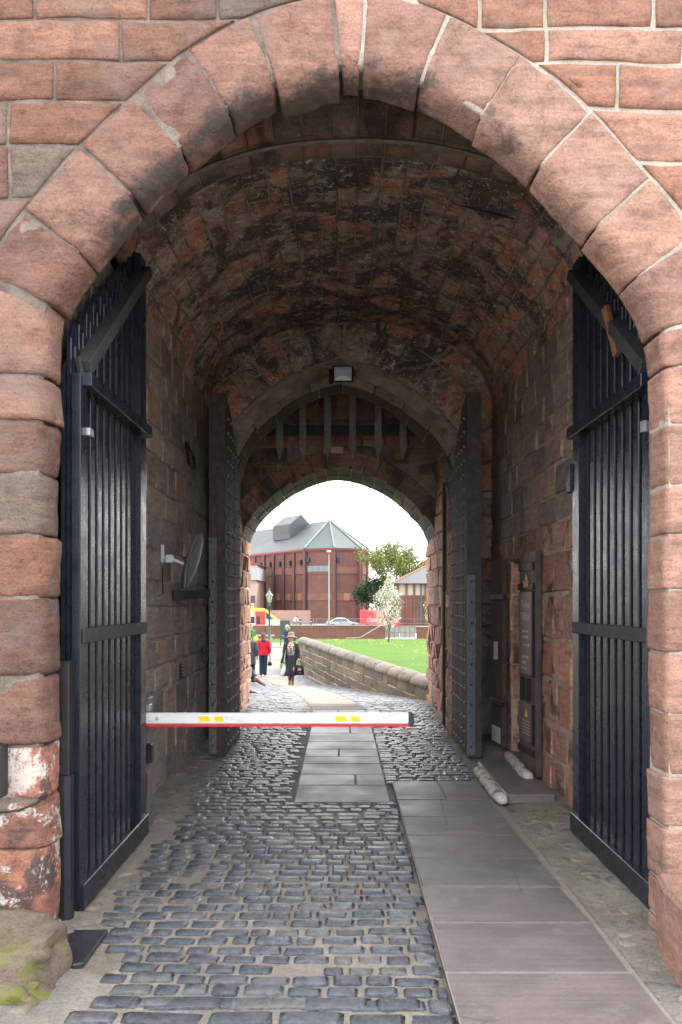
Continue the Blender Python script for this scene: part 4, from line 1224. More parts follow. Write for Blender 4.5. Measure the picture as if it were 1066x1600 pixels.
# ------------------------------------------------------------------ portcullis
pc = tag(empty('portcullis', (0, 12.0, 3.8)), 'raised timber portcullis with six pointed spikes under the far vault', 'portcullis')
M['old_timber'] = simple('old_timber', (0.27, 0.26, 0.25), 0.8, 0.2, var=0.3, scale=10, bump=0.4)
for px in (437, 473.5, 512, 551, 591, 630):
    x = (px-533)/103.7
    mb = MB(); w = 0.052
    mb.add([(x-w, -0.045, 0.32), (x+w, -0.045, 0.32), (x+w, 0.045, 0.32), (x-w, 0.045, 0.32), (x-w, -0.045, 1.4), (x+w, -0.045, 1.4), (x+w, 0.045, 1.4), (x-w, 0.045, 1.4), (x, 0, 0.0),
            (x-w*1.15, -0.05, 0.22), (x+w*1.15, -0.05, 0.22), (x+w*1.15, 0.05, 0.22), (x-w*1.15, 0.05, 0.22)],
           [(4, 5, 6, 7), (0, 1, 5, 4), (1, 2, 6, 5), (2, 3, 7, 6), (3, 0, 4, 7), (9, 10, 1, 0), (10, 11, 2, 1), (11, 12, 3, 2), (12, 9, 0, 3), (8, 10, 9), (8, 11, 10), (8, 12, 11), (8, 9, 12)])
    mb.build('spike', M['old_timber'], pc, bevel=0.004)
for z0, z1 in ((0.40, 0.56),):
    MB().box(-1.35, 1.3, 0.05, 0.13, z0, z1).build('cross_beam', M['wood_grey'], pc, bevel=0.008)
ls = MB().box(-1.5, 1.45, -0.0, 0.22, 0.0, 0.13)
o = ls.build('lintel', M['old_timber']); o.location = (0, 12.3, 4.30); tag(o, 'weathered timber lintel across the wall behind the portcullis spikes', 'beam')
ll = tag(empty('wall_light', (-0.12, 12.52, 4.02)), 'small white bulkhead light with a warm-tinted lens behind the portcullis spikes', 'light')
MB().box(-0.16, 0.16, 0.0, 0.08, 0.0, 0.10).build('housing', M['white_plastic'], ll, bevel=0.01)
mm = Mat('lamp_lens', 0.3); mm.color((0.7, 0.55, 0.42));  # faint glow given as a warm lens colour, nothing emits
MB().box(-0.10, 0.13, -0.012, -0.001, 0.015, 0.085).build('lens', mm.m, ll)

# ------------------------------------------------------------------ floodlight on the inner arch
fl = tag(empty('floodlight', at(536, 586, Y2-0.22)), 'black floodlight with glass painted pale like a reflection at the crown of the inner arch', 'floodlight')
MB().add([(-0.13, 0.12, -0.07), (0.13, 0.12, -0.07), (0.13, 0.12, 0.12), (-0.13, 0.12, 0.12), (-0.125, -0.05, -0.1), (0.125, -0.05, -0.1), (0.125, -0.02, 0.11), (-0.125, -0.02, 0.11)],
         [(0, 1, 2, 3), (7, 6, 5, 4), (0, 4, 5, 1), (1, 5, 6, 2), (2, 6, 7, 3), (3, 7, 4, 0)]).build('housing', M['iron'], fl, bevel=0.006)
gm = Mat('lamp_glass_reflection', 0.12, 0.7); gm.color((0.60, 0.72, 0.82));  # bright bluish reflection put into the glass colour
MB().add([(-0.105, -0.0535, -0.082), (0.105, -0.0535, -0.082), (0.105, -0.0285, 0.092), (-0.105, -0.0285, 0.092), (-0.05, -0.075, -0.03), (0.05, -0.075, -0.03), (0.05, -0.06, 0.05), (-0.05, -0.06, 0.05)],
         [(0, 1, 5, 4), (1, 2, 6, 5), (2, 3, 7, 6), (3, 0, 4, 7), (4, 5, 6, 7)]).build('glass', gm.m, fl)
MB().box(-0.145, -0.132, -0.03, 0.2, -0.02, 0.06).build('bracket', M['iron'], fl); MB().box(0.132, 0.145, -0.03, 0.2, -0.02, 0.06).build('bracket', M['iron'], fl)
MB().box(-0.17, -0.132, 0.08, 0.21, -0.09, 0.1).build('junction_box', M['iron'], fl, bevel=0.005)

# ------------------------------------------------------------------ barrier
ba = tag(empty('barrier', (-1.47, 5.92, 0)), 'white rising barrier arm with red lower edge lying across the passage', 'barrier')
brown = simple('brown_metal', (0.11, 0.095, 0.088), 0.45, 0.5, var=0.1)
MB().box(-0.07, 0.05, -0.02, 0.10, 0.0, 0.98).build('post', brown, ba, bevel=0.008)
MB().box(0.03, 0.075, -0.06, 0.02, 0.50, 0.64).build('sensor', M['iron'], ba, bevel=0.006)
for i in range(8): MB().box(-0.03, 0.035, -0.0265, -0.021, 0.26+i*0.02, 0.27+i*0.02).build('vent_slot', M['iron'], ba)
MB().box(-0.05, 0.06, -0.05, 0.03, 0.88, 0.93).build('bracket', M['steel'], ba, bevel=0.005)
wm = Mat('white_arm', 0.35, 0.5); wn1 = wm.noise(14, 6, 0.7, vec=wm.obj(), stretch=(0.3, 1, 1))
wm.color(wm.ramp(wn1, [(0.25, (0.40, 0.42, 0.43)), (0.45, (0.66, 0.675, 0.69)), (0.8, (0.72, 0.73, 0.74))]))
MB().box(-0.05, 1.97, -0.075, -0.035, 0.79, 0.872).build('arm', wm.m, ba, bevel=0.008)
MB().box(-0.05, 1.97, -0.077, -0.033, 0.772, 0.7895).build('red_strip', simple('red_rubber', (0.55, 0.02, 0.025), 0.5, var=0.1), ba)
cap = MB(); cap.prism([(1.97, 0.768), (1.995, 0.772), (2.01, 0.80), (2.005, 0.86), (1.985, 0.878), (1.97, 0.878)], 'y', -0.08, -0.03); cap.build('end_cap', simple('dark_rubber', (0.03, 0.032, 0.045), 0.6), ba, bevel=0.003)
for bx_ in (0.02, 0.12): MB().tube([(bx_, -0.084, 0.83), (bx_, -0.0755, 0.83)], 0.012, 8).build('bolt', M['steel'], ba)
yel = Mat('yellow_sticker', 0.4); yel.color((0.80, 0.55, 0.01)); pale = Mat('sticker_border', 0.4); pale.color((0.78, 0.72, 0.55))
for cx in (0.505, 1.505):
    z0, z1 = 0.812, 0.848
    MB().add([(cx-0.092, -0.0765, z1+0.005), (cx+0.10, -0.0765, z1+0.005), (cx+0.118, -0.0765, z0-0.005), (cx-0.075, -0.0765, z0-0.005)], [(0, 3, 2, 1)]).build('sticker', pale.m, ba, fix=False)
    for a, b in ((-0.085, -0.005), (0.03, 0.095)):
        MB().add([(cx+a, -0.0785, z1), (cx+b, -0.0785, z1), (cx+b+0.015, -0.0785, z0), (cx+a+0.015, -0.0785, z0)], [(0, 3, 2, 1)]).build('sticker', yel.m, ba, fix=False)

# ------------------------------------------------------------------ satellite dish
di = tag(empty('satellite_dish', (XL, 7.18, 2.02)), 'grey mesh satellite dish on a bracket high on the left wall', 'satellite dish')
dm = Mat('dish_grey', 0.5, 0.4); dm.color((0.19, 0.20, 0.215)); 
MB().box(0.0, 0.02, -0.03, 0.03, 0.02, 0.18).build('wall_plate', M['white_plastic'], di, bevel=0.004)
MB().tube([(0.02, 0, 0.06), (0.10, 0.02, 0.05), (0.19, 0.05, 0.01)], 0.016, 8).build('arm', M['white_plastic'], di, smooth=True)
MB().box(0.04, 0.11, -0.025, 0.03, 0.02, 0.09).build('clamp', M['white_plastic'], di, bevel=0.006)
R = Vector((0.86, 0.42, -0.28)).normalized().to_track_quat('Z', 'Y').to_matrix()
V, Fc = [], []
nr, na = 6, 28
for k in (0, 1):
    for i in range(nr+1):
        r_ = 0.27*i/nr
        for j in range(na):
            a = 2*math.pi*j/na
            p = R @ Vector((r_*math.cos(a)*0.92, r_*math.sin(a), 0.035*(i/nr)**2 - 0.006*k)) + Vector((0.235, 0.06, 0.045)); V.append(p)
for k in (0, 1):
    o0 = k*(nr+1)*na
    for i in range(nr):
        for j in range(na): Fc.append((o0+i*na+j, o0+i*na+(j+1) % na, o0+(i+1)*na+(j+1) % na, o0+(i+1)*na+j))
for j in range(na): Fc.append((nr*na+j, nr*na+(j+1) % na, (2*nr+1)*na+(j+1) % na, (2*nr+1)*na+j))
dd = MB().add(V, Fc).build('reflector', dm.m, di, smooth=True)
for a in (0.35, 1.4, 2.5): 
    p = [R @ Vector((t*math.cos(a)*0.25, t*math.sin(a)*0.265, 0.035*t*t-0.009)) + Vector((0.235, 0.06, 0.045)) for t in (-0.97, -0.5, 0, 0.5, 0.97)]
    MB().tube(p, 0.004, 5).build('rib', dm.m, di)
# iron loop, door stay and small fittings on the left wall
lp = MB(); q = [at(276, 692, 8.15), at(300, 712, 8.55), at(306, 732, 8.65), at(299, 733, 8.6), at(283, 722, 8.3), at(276, 692, 8.15)]
lp.tube([(XL+0.035, p[1], p[2]) for p in q], 0.013, 6)
tag(lp.build('iron_loop', M['iron']), 'bent black iron loop fixed high on the left passage wall', 'iron loop')
st = tag(empty('door_stay', (XL+0.03, 7.62, 1.745)), 'weathered timber bar holding the left studded door open', 'timber bar')
MB().bar((0.0, 0.12, 0), (0.18, 0.98, 0.03), 0.035, 0.085).build('bar', M['wood_grey'], st, bevel=0.005)
MB().bar((-0.03, 0.0, 0), (0.01, 0.14, 0.0), 0.06, 0.10).build('end_shoe', M['iron'], st, bevel=0.005)
kr = MB(); 
for z in (1.18, 1.08):
    kr.tube([(XL+0.17+0.03*math.cos(a), 8.45, z+0.04*math.sin(a)) for a in np.linspace(0, 2*math.pi, 13)], 0.007, 5)
tag(kr.build('iron_ring', M['iron']), 'pair of linked iron rings hanging by the left studded door edge', 'iron ring')
MB_v = MB().box(XL+0.005, XL+0.02, 7.98, 8.08, 0.92, 1.06)
vt = tag(MB_v.build('air_brick', M['iron'], bevel=0.003), 'small slotted vent set low in the left passage wall', 'vent')
for i in range(4): MB().box(XL+0.0205, XL+0.024, 7.99, 8.07, 0.935+i*0.033, 0.948+i*0.033).build('slot', M['steel'], vt)
cb = MB().tube([(XL+0.012, 7.18, 2.0), (XL+0.012, 7.17, 1.9), (XL+0.012, 7.2, 1.76), (XL+0.012, 7.0, 1.74)], 0.005, 5)
tag(cb.build('cable', M['iron']), 'black cable running down from the satellite dish', 'cable')
cb = MB().tube([PVm(va.L*t, 7.3+0.25*i) for i, t in enumerate((0.66, 0.70, 0.745))], 0.006, 5)
w_ = [(p[0]*0.985, p[1], p[2]-0.03) for p in [PV(va.L*0.70, 6.5), PV(va.L*0.75, 6.45), PV(va.L*0.80, 6.35)]]
tag(MB().tube(w_, 0.007, 5).build('cable', M['iron']), 'thin black cable along the right side of the vault', 'cable')

# ------------------------------------------------------------------ doorway leaves and step
def leaf(name, xn, yn, xf, yf, z0, z1, label, mat, edge_mat):
    d = tag(empty(name, (xn, yn, z0)), label, 'door')
    dv = Vector((xf-xn, yf-yn, 0)); L = dv.length; dv.normalize(); nv = Vector((-dv.y, dv.x, 0))
    def ob(nm, t0, t1, n0, n1, a, b, mt, bevel=0.003, par=d):
        P = []
        for z in (a, b):
            for t, n in ((t0, n0), (t1, n0), (t1, n1), (t0, n1)):
                p = dv*t + nv*n; P.append((p.x, p.y, z))
        return MB().add(P, [(3, 2, 1, 0), (4, 5, 6, 7), (0, 1, 5, 4), (1, 2, 6, 5), (2, 3, 7, 6), (3, 0, 4, 7)]).build(nm, mt, par, bevel=bevel)
    return d, ob, dv, nv, L
brownpaint = paint('brown_door_paint', (0.095, 0.072, 0.066), 0.5, chips=0.75)
brownedge = paint('brown_door_edge', (0.075, 0.058, 0.056), 0.5)
d1, ob, dv, nv, L = leaf('notice_door', 1.80, 7.37, 1.755, 7.83, 0.06, 2.16, 'brown wooden door leaf with Ticket Office notices and a padlock, standing open', brownpaint, brownedge)
for i in range(3): ob('plank', L*i/3, L*(i+1)/3-0.004, -0.05, 0.0, 0.0, 2.10, brownpaint)
ob('edge_strip', -0.012, -0.001, -0.055, 0.004, 0.0, 2.10, brownedge)
ob('notice_board', 0.03, L-0.02, 0.001, 0.014, 0.93, 1.72, simple('notice_brown', (0.135, 0.105, 0.10), 0.4, var=0.06))
ob('notice_board', 0.03, L-0.02, 0.001, 0.014, 0.30, 0.66, simple('notice_brown_low', (0.13, 0.10, 0.095), 0.4, var=0.06))
for a, b in ((0.93, 1.72), (0.30, 0.66)): ob('frame_bar', 0.012, 0.03, 0.001, 0.03, a-0.01, b+0.01, M['iron'])
for z in (1.74, 0.18): ob('strap', 0.02, L, 0.001, 0.02, z, z+0.06, M['iron'])
ob('lock_plate', 0.02, L-0.02, 0.001, 0.016, 1.92, 2.0, M['iron'])
for k in (0.12, 0.30): ob('handle', k, k+0.02, 0.001, 0.045, 0.69, 0.90, M['iron'])
letter = Mat('sign_lettering', 0.5); letter.color((0.40, 0.39, 0.37))
def text_mesh(txt, size, mat, shear=0.0, ext=0.0008):
    cu = bpy.data.curves.new('lettering', 'FONT'); cu.body = txt; cu.size = size; cu.extrude = ext; cu.align_x = 'CENTER'; cu.align_y = 'CENTER'; cu.shear = shear
    o = bpy.data.objects.new('lettering', cu); COL.objects.link(o)
    dg = bpy.context.evaluated_depsgraph_get()
    me = bpy.data.meshes.new_from_object(o.evaluated_get(dg)); bpy.data.objects.remove(o)
    me.materials.clear(); me.materials.append(mat); return me
ang = math.atan2((-dv).y, (-dv).x)                 # text runs towards the near end
def put_text(par, txt, size, t, z, mat, n=0.0155, shear=0.0):
    o = link('lettering', text_mesh(txt, size, mat, shear), par)
    p = dv*t + nv*n; o.location = (p.x, p.y, z); o.rotation_euler = (math.radians(90), 0, ang); return o
for txt, s, z in (('Ticket', 0.10, 1.60), ('Office', 0.10, 1.485)):
    put_text(d1, txt, s, L*0.52, z, letter.m)
for zz, words in ((1.345, (0.09, 0.07)), (1.29, (0.05, 0.10)), (1.10, (0.07, 0.09)), (1.045, (0.12,)), (0.99, (0.05, 0.06))):   # small print, too fine to read
    t = 0.34
    for wd in words:
        P = [dv*q + nv*0.0155 for q in (t, t-wd)]
        MB().bar((P[0].x, P[0].y, zz), (P[1].x, P[1].y, zz), 0.001, 0.022).build('text_line', letter.m, d1)
        t -= wd+0.025
ar = MB()
for a, b, zz in ((0.30, 0.14, 1.215),):
    P = [dv*t + nv*0.0155 for t in (a, b)]
    ar.bar((P[0].x, P[0].y, zz), (P[1].x, P[1].y, zz), 0.002, 0.01)
    q = [dv*0.16 + nv*0.0158, dv*0.16 + nv*0.0158, dv*0.11 + nv*0.0158]
    ar.add([(q[0].x, q[0].y, zz-0.022), (q[1].x, q[1].y, zz+0.022), (q[2].x, q[2].y, zz)], [(0, 1, 2)])
ar.build('arrow', letter.m, d1, fix=False)
tri = MB(); P = [(dv*t + nv*0.0155) for t in (0.26, 0.17, 0.215)]
tri.add([(P[0].x, P[0].y, 0.53), (P[1].x, P[1].y, 0.53), (P[2].x, P[2].y, 0.615)], [(0, 1, 2)]); tri.build('warning_triangle', yel.m, d1, fix=False)
for i in range(5):
    zz = 0.49-i*0.03; P = [dv*t + nv*0.0155 for t in (0.33, 0.12)]
    MB().bar((P[0].x, P[0].y, zz), (P[1].x, P[1].y, zz), 0.001, 0.008).build('text_line', letter.m, d1)
pd = tag(empty('padlock', (d1.location.x+dv.x*0.2-0.02, d1.location.y+dv.y*0.2, 1.86)), 'brass padlock hanging from the brown notice door', 'padlock')
MB().box(-0.02, 0.02, -0.035, 0.035, -0.04, 0.03).build('body', simple('brass', (0.42, 0.22, 0.07), 0.35, 0.5, metal=0.6), pd, bevel=0.006)
MB().tube([(0, -0.022, 0.03), (0, -0.022, 0.07), (0, 0, 0.09), (0, 0.022, 0.07), (0, 0.022, 0.03)], 0.006, 6).build('shackle', M['steel'], pd)
d2, ob, dv, nv, L = leaf('plank_door', 1.765, 8.77, 1.715, 9.12, 0.09, 2.16, 'narrow dark plank door leaf with black strap hinges, beyond the doorway', M['wood_dark'], M['wood_grey'])
for i in range(3): ob('plank', L*i/3, L*(i+1)/3-0.004, -0.05, 0.0, 0.0, 2.07, M['wood_dark'])
ob('edge_strip', -0.03, -0.001, -0.055, 0.004, 0.0, 2.07, M['wood_grey'])
for z in (0.45, 1.62): ob('strap_hinge', -0.13, L-0.05, 0.002, 0.022, z, z+0.055, M['iron'])
for i in range(6): ob('batten_line', 0.0, L, 0.001, 0.005, 0.3+i*0.3, 0.306+i*0.3, M['wood_grey'])
ob('pale_patch', 0.02, L-0.05, 0.001, 0.006, 0.02, 0.20, M['white_plastic'])
ob('handle', 0.10, 0.12, 0.001, 0.05, 0.95, 1.15, M['steel'])
# step and white kerbs
stp = MB().box(1.37, 1.79, 6.62, 8.0, 0.0, 0.085)
tag(stp.build('doorstep', M['slab'], bevel=0.014), 'flat red stone doorstep slab between two white kerbs', 'doorstep')
wk = Mat('white_painted_stone', 0.8, 0.2); n_ = wk.noise(11, 7, 0.72, vec=wk.obj())
wk.color(wk.ramp(n_, [(0.40, (0.14, 0.115, 0.10)), (0.47, (0.46, 0.43, 0.385)), (0.8, (0.55, 0.525, 0.49))])); wk.bump(n_, 0.7, 0.02)
def kerb(x0, y0, x1, y1, r, z0, z1, label):
    pts, rad = [], []
    for i in range(16):
        t = i/15
        pts.append((x0+(x1-x0)*t+0.012*nz(t*5, x0, 0), y0+(y1-y0)*t, z0+(z1-z0)*t + 0.01*nz(t*6, x0, 3)))
        e = min(1.0, (min(t, 1-t)*15+0.55)) if min(t, 1-t) < 0.04 else 1.0
        rad.append((r*e*(1+0.22*nz(t*9, 3, x0)), r*e*(0.85+0.3*nz(t*13, 8, x0))))
    return tag(MB().tube(pts, rad, 12).build('kerb_stone', wk.m, smooth=True), label, 'kerb', 'white painted kerbs at the doorstep')
kerb(1.325, 6.52, 1.33, 7.72, 0.062, 0.055, 0.06, 'white painted round kerb stone on the slab side of the doorstep')
kerb(1.70, 7.20, 1.74, 8.30, 0.06, 0.085, 0.10, 'white painted round kerb stone against the right wall, behind the notice door foot')

# ------------------------------------------------------------------ left foot of the arch: boulder, mat, notice case, cable
mo = stone_mat('mossy_stone', [(0.17, 0.135, 0.105)], lichen=(0.50, 0.62, 0.9, (0.13, 0.145, 0.03)), bump=1.0, pale=(0.52, 0.68, 0.6, (0.22, 0.19, 0.15)))
tag(boulder('boulder', (-1.68, 3.60, 0.07), (0.44, 0.22, 0.155), mo, 3.3, 0.28, flat=0.5), 'low mossy boulder at the foot of the left jamb', 'boulder')
tag(boulder('boulder', (1.83, 3.86, 0.03), (0.17, 0.10, 0.15), mo, 9.1, 0.35), 'damp mossy stone at the foot of the right jamb', 'boulder')
tag(boulder('boulder', (-1.48, 3.42, -0.01), (0.22, 0.12, 0.09), mo, 6.0, 0.35), 'small greenish stone lying in front of the mossy boulder', 'boulder')
tag(MB().prism([(-1.24, 3.67), (-1.195, 3.69), (-1.19, 4.07), (-1.42, 4.06), (-1.36, 3.9)], 'z', -0.02, 0.02).build('slate', simple('wet_slate', (0.022, 0.024, 0.028), 0.3, var=0.3), bevel=0.005), 'black slate piece lying flat beside the mossy boulder', 'slate')
nc = tag(empty('notice_case', (-1.732, 3.89, 0.745)), 'small black framed notice case on the left jamb', 'notice case')
MB().box(-0.10, 0.10, -0.05, 0.02, 0.0, 0.25).build('frame', M['iron'], nc, bevel=0.008)
pg = Mat('case_glass', 0.2, 0.6); pg.color((0.50, 0.62, 0.58)); MB().box(-0.07, 0.072, -0.054, -0.0505, 0.03, 0.22).build('pane', pg.m, nc)
tag(MB().tube([(-2.0, 3.90, 0.66), (-1.75, 3.89, 0.655), (-1.58, 3.90, 0.67), (-1.50, 3.93, 0.70), (-1.47, 4.0, 0.74), (-1.468, 4.1, 0.75)], 0.006, 6).build('cable', M['iron']), 'black cable looped across the left jamb stones near the gate hinge', 'cable')
# ------------------------------------------------------------------ bridge parapets
PAR = [(0.133, 0.112, 0.078), (0.098, 0.090, 0.069), (0.150, 0.118, 0.072), (0.081, 0.076, 0.065), (0.115, 0.095, 0.061), (0.104, 0.081, 0.058)]
M['parapet'] = stone_mat('buff_sandstone', PAR, soot=(3, 0.62, 0.78, 0.5), lichen=(0.60, 0.72, 0.6, (0.259, 0.173, 0.043)), bump=0.8, soot_col=(0.05, 0.047, 0.043))
M['coping'] = stone_mat('grey_coping', [(0.140, 0.127, 0.104), (0.122, 0.112, 0.096), (0.156, 0.138, 0.109)], bump=0.8, lichen=(0.58, 0.7, 0.5, (0.216, 0.18, 0.072)))
def parapet(xf, ya, yb, side, label, top=0.28, base=-1.0):
    p = tag(empty('parapet_wall', (xf(ya), ya, zg(ya))), label, 'wall')
    ox, oy, oz = p.location
    d = Vector((xf(yb)-xf(ya), yb-ya, 0)); L = d.length; d.normalize()
    n = Vector((-d.y, d.x, 0))
    if n.x*side > 0: n = -n                       # towards the road
    Pw = lambda u, v: (d.x*u, d.y*u, v-oz)
    Nw = lambda u, v: tuple(n)
    th = 0.36
    q = [Vector((0, 0, 0))-n*0.015, d*L-n*0.015, d*L-n*th, -n*th]
    core = MB().add([(v.x, v.y, z-oz) for z in (base, top-0.13) for v in q], [(3, 2, 1, 0), (4, 5, 6, 7), (0, 1, 5, 4), (1, 2, 6, 5), (2, 3, 7, 6), (3, 0, 4, 7)])
    core.build('core', M['mortar_red'], p)
    vl = [base+0.02] + courses(base+0.3, top-0.13, 0.235, 0.15)
    stone_wall(p, Pw, Nw, 0, L, vl, 0.62, M['parapet'], joint=0.018, drop=0.012, rough=0.008, bulge=0.008,
               skip=lambda a, b, c_, e: e < zg(ya+(a+b)/2*d.y)-0.04)
    us = courses(0, L, 1.05, 0.2)
    for i in range(len(us)-1):                    # half-round coping stones
        a, b = us[i]+0.008, us[i+1]-0.008
        R = 0.235
        def Pc(u, t): 
            c_ = d*u - n*(th/2-0.005); r = R*math.cos(t)
            return (c_.x+n.x*r, c_.y+n.y*r, top-0.13-oz + 0.17*math.sin(t))
        def Nc(u, t): 
            return tuple((n*math.cos(t) + Vector((0, 0, 1))*math.sin(t)).normalized())
        stone('coping_stone', Pc, Nc, [(a, -0.02), (b, -0.02), (b, math.pi+0.02), (a, math.pi+0.02)], M['coping'], p, nu=5, nv=9, rough=0.008, depth=0.04, drop=0.012)
    return p
parapet(xpar, 13.95, 30.0, 1, 'buff stone parapet wall with rounded coping beside the lawn')
parapet(xleft, 13.95, 27.0, -1, 'buff stone parapet wall on the left of the bridge, mostly hidden', top=0.0)

# ------------------------------------------------------------------ brick retaining wall, railing, steps, gate
def brick_mat(name, a, b, mort, sc=4.0, bw=0.5, bh=0.25, axis='xz'):
    m = Mat(name, 0.9, 0.2)
    t = m.n('ShaderNodeTexBrick'); t.inputs['Scale'].default_value = sc
    t.inputs['Color1'].default_value = (*a, 1); t.inputs['Color2'].default_value = (*b, 1); t.inputs['Mortar'].default_value = (*mort, 1)
    t.inputs['Mortar Size'].default_value = 0.012; t.inputs['Brick Width'].default_value = bw; t.inputs['Row Height'].default_value = bh
    sx = m.n('ShaderNodeSeparateXYZ'); m.l(m.pos(), sx.inputs[0])
    cx = m.n('ShaderNodeCombineXYZ')
    m.l(m.math('ADD', sx.outputs['X'], m.math('MULTIPLY', sx.outputs['Y'], 0.6)), cx.inputs['X']); m.l(sx.outputs['Z'], cx.inputs['Y'])
    m.l(cx.outputs[0], t.inputs['Vector'])
    c = m.mix(1.0, t.outputs['Color'], m.ramp(m.noise(0.8, 5, 0.6), [(0.3, 0.85), (0.7, 1.15)]), 'MULTIPLY')
    m.color(c); return m.m
M['brick'] = brick_mat('brown_brick', (0.143, 0.066, 0.054), (0.112, 0.053, 0.045), (0.165, 0.112, 0.098))
M['brick_d'] = brick_mat('retaining_brick', (0.15, 0.068, 0.053), (0.12, 0.056, 0.045), (0.165, 0.12, 0.098))
M['band'] = brick_mat('band_brick', (0.176, 0.083, 0.064), (0.154, 0.075, 0.058), (0.188, 0.128, 0.105))
M['concrete'] = simple('pale_concrete', (0.26, 0.245, 0.22), 0.85, 0.2, var=0.12, scale=4)
rw = tag(empty('retaining_wall', (0, 80.2, -2.2)), 'long low brick retaining wall behind the lawn, below the railing', 'wall')
MB().box(-24, 4.3, 0, 0.35, 0, 1.34).build('wall', M['brick_d'], rw)
MB().box(-24, 4.3, -0.04, 0.4, 1.341, 1.40).build('coping', M['concrete'], rw)
for i in range(8): MB().box(-12+i*2.2, -11.6+i*2.2, -0.06, -0.002, 0.0, 1.335).build('pier', M['brick_d'], rw)
rw2 = tag(empty('retaining_wall', (0, 80.2, -2.2)), 'brick wall section to the right of the pale gates, behind the blossom tree', 'wall')
MB().box(7.6, 20, 0, 0.35, 0, 1.2).build('wall', M['brick_d'], rw2); MB().box(7.6, 20, -0.04, 0.4, 1.201, 1.26).build('coping', M['concrete'], rw2)
rs = tag(empty('stair_parapet', (0, 79.0, -2.2)), 'sloping brick stair parapet with pale coping beside the gates', 'stair wall')
MB().prism([(0.6, 0.0), (4.4, 0.0), (4.4, 1.35), (3.9, 1.35), (1.9, 0.15), (0.6, 0.08)], 'y', 0.0, 0.3).build('wall', M['brick_d'], rs)
MB().bar((1.9, 0.15, 0.2), (4.1, 0.15, 1.48), 0.4, 0.10).bar((0.5, 0.15, 0.13), (1.95, 0.15, 0.2), 0.4, 0.08).build('coping', M['concrete'], rs)
M['grey_metal'] = simple('galvanised', (0.14, 0.148, 0.152), 0.5, 0.5, metal=0.3)
rail = tag(empty('railing', (0, 80.4, -0.8)), 'grey tubular railing along the top of the brick retaining wall', 'railing')
for z in (0.10, 0.62): MB().tube([(-7.0, 0, z), (4.2, 0, z)], 0.03, 6).build('rail', M['grey_metal'], rail)
for x in np.arange(-7.0, 4.3, 1.4): MB().tube([(x, 0, 0), (x, 0, 0.64)], 0.03, 6).build('post', M['grey_metal'], rail)
bars = MB()
for x in np.arange(-6.9, 4.2, 0.14): bars.tube([(x, 0, 0.1), (x, 0, 0.62)], 0.007, 4)
b_ = bars.build('bar', M['grey_metal'], rail); b_['kind'] = 'stuff'
rail2 = tag(empty('railing', (0, 98.0, -1.65)), 'tall grey guard rail on the far side of the road, behind the car', 'railing')
for z in (0.5, 1.05): MB().tube([(-5.0, 0, z), (18, 0, z)], 0.03, 6).build('rail', M['grey_metal'], rail2)
for x in np.arange(-5.0, 18.1, 2.0): MB().tube([(x, 0, 0), (x, 0, 1.07)], 0.035, 6).build('post', M['grey_metal'], rail2)
for k, (xa, xb, lab) in enumerate(((4.45, 5.85, 'left leaf of the pale grey mesh gates behind the blossom tree'), (5.95, 7.45, 'right leaf of the pale grey mesh gates behind the blossom tree'))):
    g = tag(empty('mesh_gate', ((xa+xb)/2, 80.3, -2.15)), lab, 'gate', 'pale gates in the brick wall')
    h = (xb-xa)/2
    MB().box(-h, h, -0.02, 0.02, 0.05, 1.12).build('panel', M['concrete'], g)
    for x in (-h, -h*0.33, h*0.33, h): MB().box(x-0.03, x+0.03, -0.05, -0.021, 0.0, 1.22).build('bar', M['grey_metal'], g)
    for z in (0.06, 0.6, 1.16): MB().box(-h, h, -0.045, -0.0215, z, z+0.05).build('rail', M['grey_metal'], g)

# ------------------------------------------------------------------ theatre building
th = tag(empty('theatre_building', (-1.0, 114, -1.65)), 'large windowless brick hall with grey metal hipped roof and red eaves', 'building')
O = Vector((-1.0, 114, -1.65))
def TP(x, y, z): return (x-O.x, y-O.y, z-O.z)
Lc, A, B, C, D, E = (-19, 136), (-5.2, 115.6), (-1.02, 114), (2.72, 115.6), (3.85, 118.2), (3.0, 140)
ZE = 9.05
corners = [Lc, A, B, C, D, E]
for i in range(5):
    a, b = corners[i], corners[i+1]
    MB().add([TP(*a, -1.65), TP(*b, -1.65), TP(*b, ZE), TP(*a, ZE)], [(0, 1, 2, 3)]).build('wall', M['brick'], th, fix=False)
def outward(a, b):
    d = Vector((b[0]-a[0], b[1]-a[1], 0)).normalized(); return d, Vector((d.y, -d.x, 0))
def wall_box(name, a, b, t0, t1, z0, z1, dep, mat, off=0.0):
    """a box standing proud of wall a-b, t in metres along it"""
    d, n = outward(a, b)
    P = []
    for z in (z0, z1):
        for t, k in ((t0, off), (t1, off), (t1, off+dep), (t0, off+dep)):
            p = Vector((a[0], a[1], 0)) + d*t + n*k; P.append(TP(p.x, p.y, z))
    return MB().add(P, [(3, 2, 1, 0), (4, 5, 6, 7), (0, 1, 5, 4), (1, 2, 6, 5), (2, 3, 7, 6), (3, 0, 4, 7)]).build(name, mat, th)
redpaint = simple('red_fascia', (0.22, 0.03, 0.028), 0.5, var=0.1)
darkl = simple('dark_lamp', (0.02, 0.022, 0.03), 0.5)
panel = simple('terracotta_panel', (0.277, 0.125, 0.086), 0.8, var=0.1)
